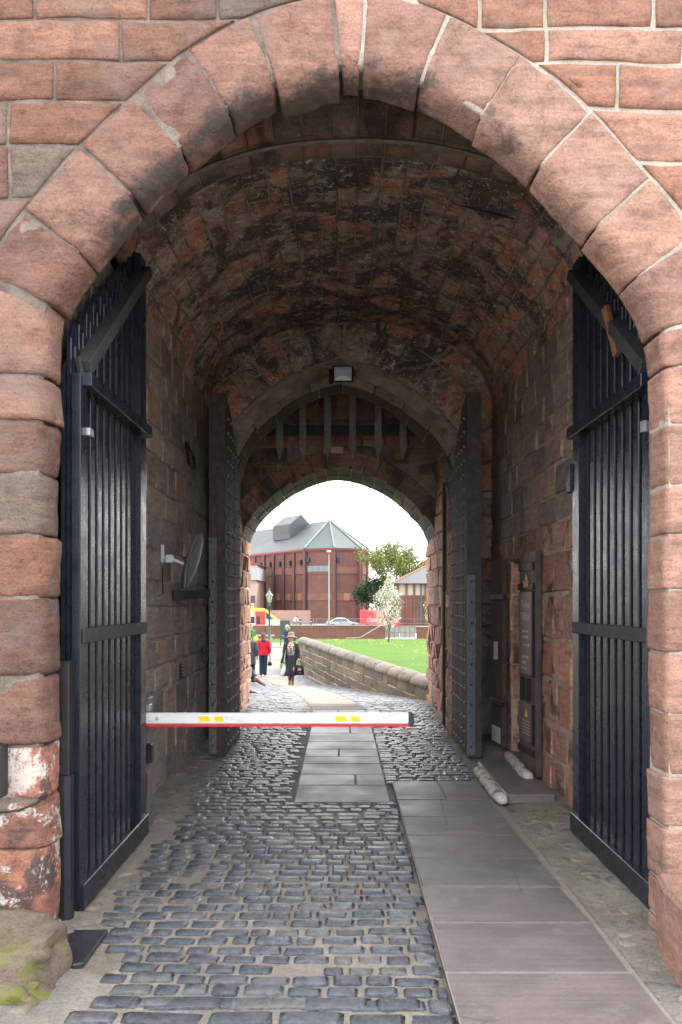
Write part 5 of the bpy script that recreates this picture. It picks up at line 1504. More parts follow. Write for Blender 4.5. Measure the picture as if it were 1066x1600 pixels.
for i in range(4):
    a, b = corners[i], corners[i+1]
    LL = math.dist(a, b)
    wall_box('fascia', a, b, -0.25, LL+0.25, ZE-0.12, ZE+0.14, 0.3, redpaint)
    wall_box('gutter', a, b, -0.25, LL+0.25, ZE-0.3, ZE-0.13, 0.12, simple('gutter', (0.10, 0.07, 0.065), 0.6))
    for z0 in (1.75, 5.6): wall_box('brick_band', a, b, 0.1, LL-0.1, z0, z0+0.9, 0.05, M['band'])
    for z0 in (1.65, 5.5): wall_box('string_course', a, b, 0.1, LL-0.1, z0, z0+0.1, 0.09, M['brick'])
    npil = {0: 8, 1: 1, 2: 1, 3: 1}[i]
    for k in range(npil+1):
        t = LL*k/npil
        if i == 0 and k == 0: continue
        wall_box('pilaster', a, b, t-0.30, t+0.30, -1.65, ZE-0.3, 0.22, M['brick'])
        wall_box('pipe', a, b, t-0.03+0.34, t+0.03+0.34, -1.65, ZE-0.3, 0.16, darkl)
        if i == 0: wall_box('wall_lamp', a, b, t-1.1, t-0.7, 6.9, 7.6, 0.4, darkl)
    if i > 0: wall_box('wall_lamp', a, b, 0.35, 0.75, 7.2, 7.85, 0.4, darkl)
    if i == 0:
        for k in range(3, 8): wall_box('wall_panel', a, b, LL*(k+0.35)/8, LL*(k+0.62)/8, 1.6, 2.7, 0.08, panel)
    if i == 2: wall_box('wall_panel', a, b, LL*0.37, LL*0.6, 1.6, 2.75, 0.08, panel)
wd = wall_box('window', A, B, 0.35, 3.9, 5.75, 6.75, 0.03, simple('window_frame', (0.05, 0.05, 0.05), 0.5), off=0.06)
glassm = Mat('dull_glass', 0.15, 0.6); glassm.color((0.10, 0.12, 0.12)); M['glass'] = glassm.m
for k in range(4):
    o = wall_box('pane', A, B, 0.42+k*0.87, 1.24+k*0.87, 5.83, 6.67, 0.02, M['glass'], off=0.092); o.parent = wd
# roof: long ridge to a hip over the faceted end
M['roof_grey'] = Mat('grey_metal_roof', 0.55, 0.4)
q = M['roof_grey']; q.color(q.mix(1.0, q.ramp(q.noise(0.35, 5, 0.6), [(0.3, (0.034, 0.041, 0.044)), (0.7, (0.051, 0.061, 0.063))]), q.ramp(q.noise(6, 4, 0.6, stretch=(2.5, 0.4, 0.2)), [(0.35, 0.85), (0.65, 1.1)]), 'MULTIPLY')); M['roof_grey'] = q.m
AP, RD = (-1.75, 121, 13.85), (-20, 146, 13.85)
def ov(p, k=0.45):
    c_ = Vector((-2.5, 124, 0)); d = (Vector((p[0], p[1], 0))-c_).normalized(); return (p[0]+d.x*k, p[1]+d.y*k)
rp = [ov(p) for p in corners]
roof = MB()
roof.add([TP(*rp[0], ZE+0.12), TP(*rp[1], ZE+0.12), TP(*AP), TP(*RD)], [(0, 1, 2, 3)])
for i in (1, 2, 3): roof.add([TP(*rp[i], ZE+0.12), TP(*rp[i+1], ZE+0.12), TP(*AP)], [(0, 1, 2)])
roof.add([TP(*rp[4], ZE+0.12), TP(*rp[5], ZE+0.12), TP(*RD), TP(*AP)], [(0, 1, 2, 3)])
rf = roof.build('roof', M['roof_grey'], th, fix=False)
for i in (1, 2, 3, 4): MB().tube([TP(*rp[i], ZE+0.2), TP(AP[0], AP[1], AP[2]+0.06)], 0.12, 6).build('hip_capping', simple('hip_cap', (0.11, 0.12, 0.125), 0.5), rf)
# vent box on the ridge
vx, vy = -7.5, 127.5
vb = MB()
d_ = Vector((RD[0]-AP[0], RD[1]-AP[1], 0)).normalized(); n_ = Vector((-d_.y, d_.x, 0)); n_ = n_ if n_.y < 0 else -n_
cb_ = Vector((vx, vy, 0))
P = []
for z in (11.3, 13.6):
    for t, k in ((-2.6, 2.4), (2.6, 2.4), (2.6, -1.5), (-2.6, -1.5)):
        p = cb_ + d_*t + n_*k; P.append(TP(p.x, p.y, z))
for t in (-2.6, 2.6):
    p = cb_ + d_*t + n_*0.3; P.append(TP(p.x, p.y, 15.2))
vb.add(P, [(3, 2, 1, 0), (0, 1, 5, 4), (1, 2, 6, 5), (2, 3, 7, 6), (3, 0, 4, 7), (4, 5, 9, 8), (6, 7, 8, 9), (5, 6, 9), (7, 4, 8)])
vbo = vb.build('roof_vent', M['roof_grey'], rf)
lou = MB()
P = [cb_ + d_*t + n_*2.43 for t in (-2.3, 2.3)]
lou.add([TP(P[0].x, P[0].y, 12.1), TP(P[1].x, P[1].y, 12.1), TP(P[1].x, P[1].y, 13.4), TP(P[0].x, P[0].y, 13.4)], [(0, 1, 2, 3)])
lou.build('louvre', simple('dark_louvre', (0.045, 0.05, 0.055), 0.6), rf, fix=False)

# neighbour on the left, low pink wall, right house, far house
lb = tag(empty('office_building', (-13.6, 112, -1.65)), 'pale pink low building with red fascia at the left edge of the opening', 'building')
pinkm = simple('pink_render', (0.33, 0.238, 0.205), 0.8, var=0.08)
MB().box(-8, 1.6, 0, 12, 0, 6.2).build('wall', pinkm, lb)
MB().box(-8, 1.9, -0.5, 12, 6.21, 8.3).build('upper_storey', simple('grey_cladding', (0.277, 0.277, 0.284), 0.6), lb)
MB().prism([(-8, 10.6), (-6, 11.2), (2.2, 8.4), (2.2, 8.32), (-8, 8.32)], 'y', -0.7, 12).build('roof', redpaint, lb)
MB().box(0.9, 1.5, -0.06, -0.002, 1.9, 4.0).build('sign', simple('dark_sign', (0.04, 0.045, 0.06), 0.4), lb)
for k, (z, mt) in enumerate(((2.45, M['white_plastic']), (2.2, M['white_plastic']), (2.75, yel.m))): MB().box(0.98, 1.42, -0.08, -0.061, z, z+0.16).build('sign_stripe', mt, lb)
MB().box(-1.0, 0.4, -0.05, -0.002, 3.0, 5.0).build('window', M['glass'], lb)
lw = tag(MB().box(-9.4, -4.1, 106.0, 106.4, -1.66, 0.36).build('low_wall', simple('pink_stone', (0.264, 0.165, 0.132), 0.85, var=0.12, scale=2)), 'plain pink wall below the brick hall, behind the cyclist', 'wall')
rh = tag(empty('brick_lodge', (10.5, 101, -1.65)), 'small brick lodge with cream upper storey and grey slate hipped roof', 'building')
cream = simple('cream_render', (0.409, 0.37, 0.284), 0.8, var=0.08)
MB().box(-3.3, 6, 0, 9, 0, 4.0).build('wall', M['brick_d'], rh)
MB().box(-3.25, 5.95, 0.05, 8.95, 4.001, 5.55).build('upper_wall', cream, rh)
for x in (-3.3, -2.2, -1.2, 0.2, 2.0): MB().box(x-0.12, x+0.12, -0.15, -0.002, 0, 5.5).build('pier', M['brick_d'], rh)
MB().box(-0.45, -0.25, -0.14, -0.003, 0, 5.5).build('downpipe', simple('green_pipe', (0.03, 0.10, 0.085), 0.5), rh)
wd = MB().box(0.5, 1.8, -0.05, -0.002, 4.3, 5.4).build('window', simple('lodge_frame', (0.10, 0.12, 0.12), 0.5), rh); MB().box(0.58, 1.72, -0.06, -0.051, 4.38, 5.32).build('pane', M['glass'], wd)
wd = MB().box(0.5, 1.2, -0.05, -0.002, 0.7, 2.0).build('window', simple('lodge_frame_white', (0.6, 0.6, 0.6), 0.5), rh); MB().box(0.57, 1.13, -0.06, -0.051, 0.78, 1.92).build('pane', M['glass'], wd)
slate = simple('grey_slate', (0.07, 0.073, 0.076), 0.7, var=0.15, scale=3)
MB().add([(-4.1, -0.8, 5.5), (6.8, -0.8, 5.5), (6.8, 9.8, 5.5), (-4.1, 9.8, 5.5), (1.0, 4.5, 8.0), (2.4, 4.5, 8.0)], [(0, 1, 5, 4), (1, 2, 5), (2, 3, 4, 5), (3, 0, 4), (3, 2, 1, 0)]).build('roof', slate, rh)
MB().tube([(-4.1, -0.8, 5.55), (1.0, 4.5, 8.05)], 0.09, 6).build('hip_capping', panel, rh)
fh = tag(empty('far_house', (16, 142, -1.65)), 'pale far house with orange tiled roof and white windows above the lodge', 'building')
MB().box(-2.2, 6, 0, 9, 0, 7.5).build('wall', simple('blue_grey_render', (0.238, 0.264, 0.297), 0.8), fh)
MB().box(-2.6, 6.2, -0.3, 9, 7.501, 7.9).build('fascia', M['white_plastic'], fh)
MB().add([(-2.7, -0.4, 7.9), (6.2, -0.4, 7.9), (6.2, 9.4, 7.9), (-2.7, 9.4, 7.9), (-4.0+3.0, 4.5, 10.9), (5, 4.5, 10.9)], [(0, 1, 5, 4), (1, 2, 5), (2, 3, 4, 5), (3, 0, 4), (3, 2, 1, 0)]).build('roof', simple('orange_tile', (0.42, 0.15, 0.07), 0.8, var=0.2, scale=3), fh)
for x in (-1.8, -0.7, 0.4, 1.5):
    w_f = MB().box(x, x+0.95, -0.06, -0.002, 4.2, 7.2).build('window', M['white_plastic'], fh)
    for z in (4.4, 5.8): MB().box(x+0.12, x+0.83, -0.075, -0.061, z, z+1.15).build('pane', M['glass'], w_f)
MB().box(-6, -2.2, 1, 9, 0, 7.0).build('side_wing', simple('wing_render', (0.264, 0.218, 0.191), 0.8), fh)

# ------------------------------------------------------------------ trees
def tree(name, base, h, label, spread, nleaf, leaf, cols, trunk_r, seed, trunk_h, shape='round', group=None, bark=(0.10, 0.085, 0.07), tear=None):
    rs = random.Random(seed)
    t = tag(empty(name, base), label, 'tree', group)
    tips = []
    mb = MB()
    def grow(p, d, length, r, depth):
        n = 4
        pts, rad = [p], [r]
        q = Vector(p)
        for i in range(n):
            d = (d + Vector((rs.uniform(-1, 1), rs.uniform(-1, 1), rs.uniform(-0.3, 0.7)))*0.14).normalized()
            q = q + d*length/n; pts.append(q.copy()); rad.append(r*(1-0.55*(i+1)/n))
            if depth <= 2: tips.append((q.copy(), depth))
        mb.tube(pts, rad, 7 if depth > 2 else 5)
        if depth == 0: return
        k = rs.randint(3, 4)
        for j in range(k):
            s = pts[rs.choice([2, 3, 4])] if j else pts[4]
            an = rs.uniform(0, 6.283)
            tilt = rs.uniform(0.35, 0.85)*spread
            side = Vector((math.cos(an), math.sin(an), 0))
            nd = (d*(1-tilt*0.4) + side*tilt + Vector((0, 0, 0.18))).normalized()
            grow(s, nd, length*rs.uniform(0.62, 0.8), rad[-1]*rs.uniform(0.7, 0.95), depth-1)
    tr = [Vector((0, 0, -0.1))]
    for i in range(5): tr.append(Vector((0.02*h*rs.uniform(-1, 1), 0.02*h*rs.uniform(-1, 1), trunk_h*(i+1)/5)))
    mb.tube(tr, [trunk_r*(1.25-0.55*i/5) for i in range(6)], 9)
    top = tr[-1]
    nlimb = 6
    for i in range(nlimb):
        an = 6.283*i/nlimb + rs.uniform(-.3, .3)
        lo = trunk_h*(0.75+0.25*rs.random())
        tl = 0.55*spread if i else 0.05
        grow(Vector((top.x, top.y, lo)), Vector((math.cos(an)*tl, math.sin(an)*tl, 0.8)).normalized(), (h-trunk_h)*rs.uniform(0.34, 0.44), trunk_r*0.55, 3)
    mb.build('trunk', simple(name+'_bark', bark, 0.9, 0.2, var=0.3), t, smooth=True, fix=False)
    V, Fc = [], []
    for i in range(nleaf):
        p, dep = rs.choice(tips)
        c = p + Vector((rs.gauss(0, 1), rs.gauss(0, 1), rs.gauss(0, 1)))*leaf*2.2
        if tear:                                   # a full teardrop crown: loose sprays through its volume
            z0_, z1_, R_ = tear
            if i % 5 < 3:
                u_ = rs.random(); an = rs.uniform(0, 6.283)
                env = R_*(math.sin(math.pi*min(1, u_*1.0+0.04)**0.62))**0.85
                env *= 0.8+0.35*noise.noise(Vector((math.cos(an)*1.7, math.sin(an)*1.7, u_*5)))
                rr_ = env*math.sqrt(rs.random())
                c = Vector((math.cos(an)*rr_, math.sin(an)*rr_, z0_+(z1_-z0_)*u_))
                c += Vector((0, 0, 0.12*math.sin(an*9+u_*30)))
            else:
                u_ = (c.z-z0_)/(z1_-z0_)
                if u_ < 0 or u_ > 1 or math.hypot(c.x, c.y) > 1.1*R_*(math.sin(math.pi*min(1, u_+0.04)**0.62))**0.85: continue
        a = Vector((rs.uniform(-1, 1), rs.uniform(-1, 1), rs.uniform(-1, 1))).normalized()
        b = a.orthogonal().normalized(); s = leaf*rs.uniform(0.6, 1.3)
        e = a.cross(b)
        k = len(V)
        V += [c-b*s, c+e*s*0.5+a*s*0.15, c+b*s, c-e*s*0.5+a*s*0.15]; Fc.append((k, k+1, k+2, k+3))
    lm = Mat(name+'_leaf', 0.7, 0.2)
    rr = lm.n('ShaderNodeNewGeometry').outputs['Random Per Island']
    lm.color(lm.ramp(rr, [(i/len(cols), c) for i, c in enumerate(cols)], const=True))
    lm.b.inputs['Transmission Weight'].default_value = 0.0
    lm.b.inputs['Subsurface Weight'].default_value = 0.0
    link('crown', mesh_np('crown', V, Fc, lm.m), t)
    return t
blossom = [(0.485, 0.498, 0.437), (0.498, 0.510, 0.473), (0.455, 0.473, 0.364), (0.516, 0.516, 0.498), (0.255, 0.279, 0.073), (0.485, 0.498, 0.449), (0.303, 0.218, 0.061), (0.498, 0.503, 0.461)]
bx, by, bz = at(607, 1003, 61.0)
tree('blossom_tree', (bx, by, zlawn(61)), 5.0, 'young tree covered in white blossom standing on the lawn', 0.7, 4000, 0.07, blossom, 0.07, 5, 1.1, tear=(1.25, 5.15, 1.45))
tree('leafy_tree', (7.0, 108.5, -1.6), 13.0, 'spring green broad tree between the brick hall and the lodge', 1.0, 11000, 0.15, [(0.108, 0.137, 0.029), (0.144, 0.18, 0.036), (0.086, 0.112, 0.025), (0.173, 0.194, 0.05), (0.072, 0.101, 0.022)], 0.32, 8, 3.0)
tree('dark_shrub_tree', (4.9, 107, -1.6), 6.6, 'dark evergreen bush beside the corner of the brick hall', 0.8, 5200, 0.20, [(0.02, 0.045, 0.018), (0.03, 0.06, 0.022), (0.015, 0.032, 0.014)], 0.2, 21, 1.0)
tree('leafy_tree', (13.5, 120, -1.6), 9.5, 'pale green tree in front of the far house', 1.0, 4200, 0.22, [(0.12, 0.17, 0.04), (0.15, 0.21, 0.05), (0.09, 0.13, 0.03)], 0.25, 33, 3.0)
tree('blossom_tree', (8.4, 70.0, zlawn(70)), 5.0, 'second blossom tree whose twigs show at the right edge of the opening', 0.7, 4200, 0.075, blossom, 0.075, 15, 1.3, tear=(1.4, 5.0, 1.4))

# ------------------------------------------------------------------ street furniture
gp = simple('dark_green_paint', (0.025, 0.06, 0.045), 0.45, 0.5, var=0.15)
lx, ly, lz_ = at(421, 1003, 50.0)
lamp = tag(empty('street_lamp', (lx, ly, zg(50)-0.05)), 'old style green lamp post with glazed lantern beside the path', 'street lamp')
MB().lathe([(0.14, 0), (0.14, 0.25), (0.10, 0.3), (0.085, 0.9), (0.06, 1.0), (0.05, 2.5), (0.075, 2.52), (0.06, 2.58), (0.04, 2.62), (0.045, 2.72)], 12).build('post', gp, lamp, smooth=True)
MB().tube([(-0.22, 0, 2.32), (0.22, 0, 2.32)], 0.02, 6).tube([(0.05, 0, 2.05), (0.4, 0, 2.05)], 0.018, 6).build('ladder_bar', gp, lamp)
gl_ = Mat('lantern_glass', 0.2, 0.5); gl_.color((0.32, 0.35, 0.27))
MB().lathe([(0.10, 2.74), (0.21, 3.18)], 6).build('lantern', gl_.m, lamp)
MB().lathe([(0.25, 3.18), (0.24, 3.22), (0.12, 3.34), (0.10, 3.42), (0.05, 3.47), (0.035, 3.56), (0.01, 3.64)], 6).build('lantern_cap', simple('lamp_cap', (0.12, 0.15, 0.135), 0.5), lamp)
for k in range(6):
    a = 6.283*k/6
    MB().tube([(0.105*math.cos(a), 0.105*math.sin(a), 2.73), (0.215*math.cos(a), 0.215*math.sin(a), 3.19)], 0.014, 4).build('frame_bar', gp, lamp)
for s in (-1, 1): MB().tube([(0, 0, 2.55), (s*0.16, 0, 2.62), (s*0.14, 0, 2.74)], 0.014, 5).build('scroll', gp, lamp)
px_, py_, pz_ = at(514, 940, 86.0)
pole = tag(empty('street_light', (px_, 86.0, -1.65)), 'tall grey steel street light column in front of the brick hall', 'street light')
MB().tube([(0, 0, 0), (0, 0, 1.4), (0, 0, 1.41), (0, 0, 8.55)], [0.09, 0.09, 0.065, 0.045], 10).build('column', M['grey_metal'], pole, smooth=True)
MB().ball((0, -0.05, 8.62), (0.24, 0.3, 0.13), 10, 6).build('lamp_head', M['white_plastic'], pole, smooth=True)
sx_, sy_, sz_ = at(445.5, 1005, 49.0)
sg = tag(empty('sign_board', (sx_, 49.0, zg(49)-0.03)), 'tall dark green sign board on posts beside the path', 'sign')
MB().box(-0.30, 0.30, -0.03, 0.03, 0.42, 1.60).build('panel', simple('sign_green', (0.022, 0.055, 0.05), 0.5), sg, bevel=0.01)
for x in (-0.28, 0.28): MB().tube([(x, 0.05, 0), (x, 0.05, 1.6)], 0.03, 6).build('post', gp, sg)
sx_, sy_, sz_ = at(458.5, 1000, 52.0)
sg = tag(empty('info_panel', (sx_, 52.0, zg(52)-0.03)), 'short green and white panel beside the far end of the parapet', 'sign')
MB().box(-0.13, 0.20, -0.03, 0.03, 0.3, 0.75).build('panel', gp, sg); MB().box(-0.13, -0.03, -0.04, -0.031, 0.3, 0.75).build('white_strip', M['white_plastic'], sg); MB().tube([(0.1, 0.03, 0), (0.1, 0.03, 0.6)], 0.03, 6).build('post', gp, sg)
for k, px in enumerate((470, 486)):
    x, y_, z_ = at(px, 975, 97.0)
    b = tag(empty('bollard', (x, 97.0, -1.65)), ('left' if k == 0 else 'right') + ' black bollard with white band by the far guard rail', 'bollard', 'bollards by the far rail')
    MB().lathe([(0.10, 0), (0.10, 0.95), (0.07, 1.05)], 10).build('shaft', M['iron'], b); MB().lathe([(0.103, 0.7), (0.103, 0.8)], 10).build('band', M['white_plastic'], b)
bt = tag(empty('pale_bench', (*at(411, 985, 70.0)[:2], zg(70)-0.03)), 'low pale stone bench beyond the lamp post', 'bench')
MB().box(-1.0, 1.0, -0.25, 0.25, 0.38, 0.5).build('seat', M['concrete'], bt, bevel=0.02); MB().box(-0.8, -0.55, -0.2, 0.2, 0, 0.379).build('leg', M['concrete'], bt); MB().box(0.55, 0.8, -0.2, 0.2, 0, 0.379).build('leg', M['concrete'], bt)

# ------------------------------------------------------------------ vehicles (local: length along X, nose at +X)
tyre = simple('tyre', (0.02, 0.02, 0.02), 0.8); hub = simple('hub', (0.35, 0.35, 0.36), 0.4, metal=0.5)
vglass = Mat('vehicle_glass', 0.08, 0.7); vglass.color((0.035, 0.045, 0.055)); vglass = vglass.m
def wheel(v, x, y, r, s):
    w = MB().tube([(x, y-0.10*s, r), (x, y+0.10*s, r)], r, 16).build('wheel', tyre, v); MB().tube([(x, y+0.101*s, r), (x, y+0.112*s, r)], r*0.6, 12).build('rim', hub, w)
def carpaint(name, col): 
    m = Mat(name, 0.25, 0.6); m.color(col); m.b.inputs['Coat Weight'].default_value = 0.5; return m.m
car = tag(empty('parked_car', (*at(536, 940, 94.5)[:2], -1.65), math.pi, 0.9), 'silver saloon car on the road behind the railing', 'car')
car.rotation_euler = (0, 0, 0)
side = [(-2.15, 0.32), (2.1, 0.32), (2.2, 0.45), (2.18, 0.62), (1.95, 0.76), (1.0, 0.92), (0.35, 1.36), (-0.1, 1.44), (-0.9, 1.42), (-1.45, 1.12), (-1.6, 1.02), (-2.18, 0.98), (-2.22, 0.6)]
def extr_body(v, name, prof_, hw, mat, tuck=0.12, zt=0.95):
    """body from a side outline: sides lean in above zt"""
    V, Fc = [], []
    n = len(prof_)
    for s in (-1, 1):
        for k, ins in ((0, 0.0),):
            for x, z in prof_: V.append((x, s*(hw - (tuck*(z-zt)/0.5 if z > zt else 0.0)), z))
    Fc = [tuple(range(n)), tuple(reversed(range(n, 2*n)))] + [(i, n+i, n+(i+1) % n, (i+1) % n) for i in range(n)]
    return MB().add(V, Fc).build(name, mat, v, bevel=0.05)
extr_body(car, 'body', side, 0.85, carpaint('silver_paint', (0.363, 0.383, 0.403)), 0.2)
for s in (-1, 1):
    for poly in ([(0.85, 0.95), (0.33, 1.29), (-0.2, 1.34), (-0.2, 0.95)], [(-0.28, 0.95), (-0.28, 1.34), (-0.85, 1.32), (-1.35, 1.05), (-1.35, 0.95)]):
        P = [(x, s*(0.862-0.2*(z-0.95)/0.5), z) for x, z in poly]
        MB().add(P, [tuple(range(len(P)))] if s < 0 else [tuple(reversed(range(len(P))))]).build('window', vglass, car, fix=False)
    wheel(car, 1.35, s*0.78, 0.31, s); wheel(car, -1.35, s*0.78, 0.31, s)
    MB().box(-2.23, -2.12, min(s*0.5, s*0.8), max(s*0.5, s*0.8), 0.72, 0.9).build('tail_light', redpaint, car)
    MB().box(2.02, 2.14, min(s*0.5, s*0.78), max(s*0.5, s*0.78), 0.6, 0.72).build('headlight', M['white_plastic'], car)
van = tag(empty('delivery_van', (*at(594, 940, 93.5)[:2], -1.65), 0, 0.9), 'red delivery van with white script lettering behind the blossom tree', 'van')
side = [(-2.6, 0.38), (2.5, 0.38), (2.6, 0.6), (2.52, 0.98), (1.95, 1.18), (1.25, 1.85), (0.98, 1.95), (0.9, 2.42), (-2.55, 2.48), (-2.62, 2.3), (-2.62, 0.5)]
extr_body(van, 'body', side, 0.92, carpaint('red_paint', (0.55, 0.012, 0.022)), 0.05, 1.6)
for s in (-1, 1):
    P = [(x, s*0.932, z) for x, z in ((1.75, 1.2), (1.25, 1.72), (0.92, 1.75), (0.92, 1.2))]
    MB().add(P, [tuple(range(4))]).build('window', vglass, van)
    wheel(van, 1.6, s*0.82, 0.34, s); wheel(van, -1.7, s*0.82, 0.34, s)
tx = link('lettering', text_mesh('Coca-Cola', 0.75, M['white_plastic'], 0.35), van); tx.location = (-0.35, -0.935, 1.15); tx.rotation_euler = (math.radians(90), 0, 0); tx.scale = (0.9, 1.0, 1.0)
bus = tag(empty('minibus', (*at(395, 940, 88.0)[:2], -1.65), 0, 0.9), 'yellow, white and red minibus at the left edge of the opening', 'bus')
yellow = carpaint('yellow_paint', (0.80, 0.55, 0.05))
side = [(-4.0, 0.35), (3.1, 0.35), (3.3, 0.6), (3.25, 1.2), (2.7, 1.45), (1.6, 2.5), (1.2, 2.68), (-4.0, 2.7)]
extr_body(bus, 'body', side, 1.0, carpaint('white_paint', (0.515, 0.515, 0.502)), 0.05, 1.6)
side = [(-4.0, 2.45), (1.6, 2.45), (2.8, 1.42), (3.28, 1.12), (3.32, 1.3), (2.75, 1.55), (1.65, 2.56), (1.2, 2.76), (-4.0, 2.78)]
MB().prism(side, 'y', -1.015, 1.015).build('roof', yellow, bus)
for xa, xb in ((-3.9, -2.5), (-2.4, -1.0), (-0.9, 0.35)): MB().box(xa, xb, -1.03, -1.001, 0.95, 1.75).build('window', vglass, bus)
MB().box(0.45, 1.65, -1.035, -1.001, 0.4, 2.38).build('door', carpaint('bus_red', (0.62, 0.03, 0.02)), bus)
MB().box(0.55, 1.05, -1.045, -1.036, 0.85, 1.8).build('door_glass', vglass, bus)
MB().prism([(1.75, 1.45), (2.6, 1.45), (1.75, 2.3)], 'y', -1.03, -1.001).build('window', vglass, bus)
MB().box(-4.0, 0.4, -1.03, -1.001, 0.45, 0.6).build('stripe', yellow, bus)
MB().box(-3.0, -2.2, -1.03, -1.001, 2.0, 2.25).build('blue_badge', simple('blue_badge', (0.02, 0.12, 0.6), 0.4), bus)
MB().box(0.2, 0.44, -1.035, -1.001, 1.9, 2.38).build('orange_panel', simple('orange_panel', (0.8, 0.28, 0.02), 0.4), bus)
for s in (-1, 1): wheel(bus, 2.2, s*0.9, 0.38, s); wheel(bus, -2.6, s*0.9, 0.38, s)
# ------------------------------------------------------------------ people
def fuse(mb, name, mat, parent, voxel=0.012, smooth=2):
    """one continuous surface from overlapping limbs"""
    me = mesh_np(name, mb.v, mb.f)
    bm = bmesh.new(); bm.from_mesh(me); bmesh.ops.recalc_face_normals(bm, faces=bm.faces); bm.to_mesh(me); bm.free()
    o = bpy.data.objects.new(name, me); COL.objects.link(o)
    r = o.modifiers.new('r', 'REMESH'); r.mode = 'VOXEL'; r.voxel_size = voxel
    s = o.modifiers.new('s', 'SMOOTH'); s.iterations = smooth; s.factor = 0.5
    dg = bpy.context.evaluated_depsgraph_get()
    out = bpy.data.meshes.new_from_object(o.evaluated_get(dg))
    bpy.data.objects.remove(o)
    out.materials.clear(); out.materials.append(mat)
    out.polygons.foreach_set('use_smooth', [True]*len(out.polygons))
    return link(name, out, parent)
skin = Mat('skin', 0.55, 0.4); n_ = skin.noise(30, 3, 0.5, vec=skin.obj()); skin.color(skin.ramp(n_, [(0.3, (0.375, 0.203, 0.143)), (0.7, (0.435, 0.247, 0.18))])); skin = skin.m
def cloth(name, col, var=0.2, scale=18, rough=0.85): return simple(name, col, rough, 0.2, var=var, scale=scale, bump=0.2)
def hand(mb, wrist, d, side, curl=0.5):
    """palm and five bent fingers from the wrist along d; thumb to the side"""
    w, d = Vector(wrist), Vector(d).normalized(); s = Vector(side).normalized(); n = d.cross(s).normalized()
    k = w + d*0.085
    mb.tube([w, w+d*0.04, k], [(0.026, 0.02), (0.038, 0.018), (0.04, 0.015)], 8)
    for i, (o_, L) in enumerate(((-0.03, 0.062), (-0.011, 0.074), (0.010, 0.07), (0.029, 0.055))):
        b = k + s*o_ - d*0.01
        p1 = b + d*L*0.5 + n*L*0.15*curl; p2 = p1 + d*L*0.35*(1-curl*0.5) + n*L*0.4*curl; p3 = p2 + d*L*0.15 + n*L*0.3*curl
        mb.tube([b, p1, p2, p3], [0.010, 0.009, 0.008, 0.006], 6)
    b = w + d*0.03 - s*0.03
    mb.tube([b, b - s*0.028 + d*0.03, b - s*0.03 + d*0.055 + n*0.015], [0.013, 0.010, 0.007], 6)
def head(mb, c, look, r=0.1):
    """skull, jaw, nose and ears; look = facing direction in the plane"""
    f = Vector((look[0], look[1], look[2] if len(look) > 2 else 0)).normalized(); c = Vector(c); s = f.cross(Vector((0, 0, 1))).normalized(); u = s.cross(f).normalized()
    R = Matrix((s, f, u)).transposed()
    mb.ball(c + u*0.02, (0.074, 0.092, 0.095), 14, 10, R); mb.ball(c - u*0.05 + f*0.018, (0.055, 0.068, 0.068), 12, 8, R)
    mb.tube([c + u*0.02 + f*0.088, c - u*0.022 + f*0.112, c - u*0.028 + f*0.09], [0.009, 0.014, 0.010], 6)
    for k in (-1, 1): mb.ball(c + s*k*0.076, (0.012, 0.022, 0.032), 8, 6, R)
    return f, s, u
def face(par, c, f, s, u, lip=(0.35, 0.10, 0.09)):
    c = Vector(c)
    eye = Mat('eye', 0.2); eye.color((0.05, 0.04, 0.035))
    for k in (-1, 1): MB().ball(c + f*0.085 + s*k*0.031 + u*0.008, 0.011, 8, 6).build('eye', eye.m, par, smooth=True)
    MB().ball(c + f*0.083 - u*0.062, (0.022, 0.010, 0.007), 8, 5, Matrix((s, f, u)).transposed()).build('mouth', simple('lips', lip, 0.5), par, smooth=True)
def loft(mb, rings, n=20, y0=0.0, wave=0.0, wn=7):
    """stack of ellipses (cx, cy, z, rx, ry)"""
    V, Fc = [], []
    for i, (cx, cy, z, rx, ry) in enumerate(rings):
        for k in range(n):
            a = 2*math.pi*k/n; w = 1 + wave*(i/len(rings))**2*math.sin(wn*a+i*0.3)
            V.append((cx+rx*w*math.cos(a), cy+ry*w*math.sin(a), z))
    m = len(rings)
    for i in range(m-1):
        for k in range(n): Fc.append((i*n+k, i*n+(k+1) % n, (i+1)*n+(k+1) % n, (i+1)*n+k))
    Fc += [tuple(reversed(range(n))), tuple((m-1)*n+k for k in range(n))]
    mb.add(V, Fc)
shoe_brown, shoe_black = cloth('brown_leather', (0.09, 0.045, 0.035), rough=0.5), cloth('black_leather', (0.02, 0.018, 0.018), rough=0.45)
def shoe(par, p, d, mat, heel=0.02, L=0.25):
    p, d = Vector(p), Vector(d).normalized()
    mb = MB().tube([p - d*0.06 + Vector((0, 0, 0.05+heel)), p + Vector((0, 0, 0.055+heel*0.8)), p + d*L*0.35 + Vector((0, 0, 0.04)), p + d*L*0.62 + Vector((0, 0, 0.03)), p + d*L*0.75 + Vector((0, 0, 0.025))],
                   [(0.034, 0.05), (0.042, 0.055), (0.044, 0.036), (0.042, 0.028), (0.022, 0.018)], 10)
    if heel > 0.03: mb.tube([p - d*0.05 + Vector((0, 0, 0.0)), p - d*0.05 + Vector((0, 0, 0.06))], 0.018, 8)
    return mb.build('shoe', mat, par, smooth=True)

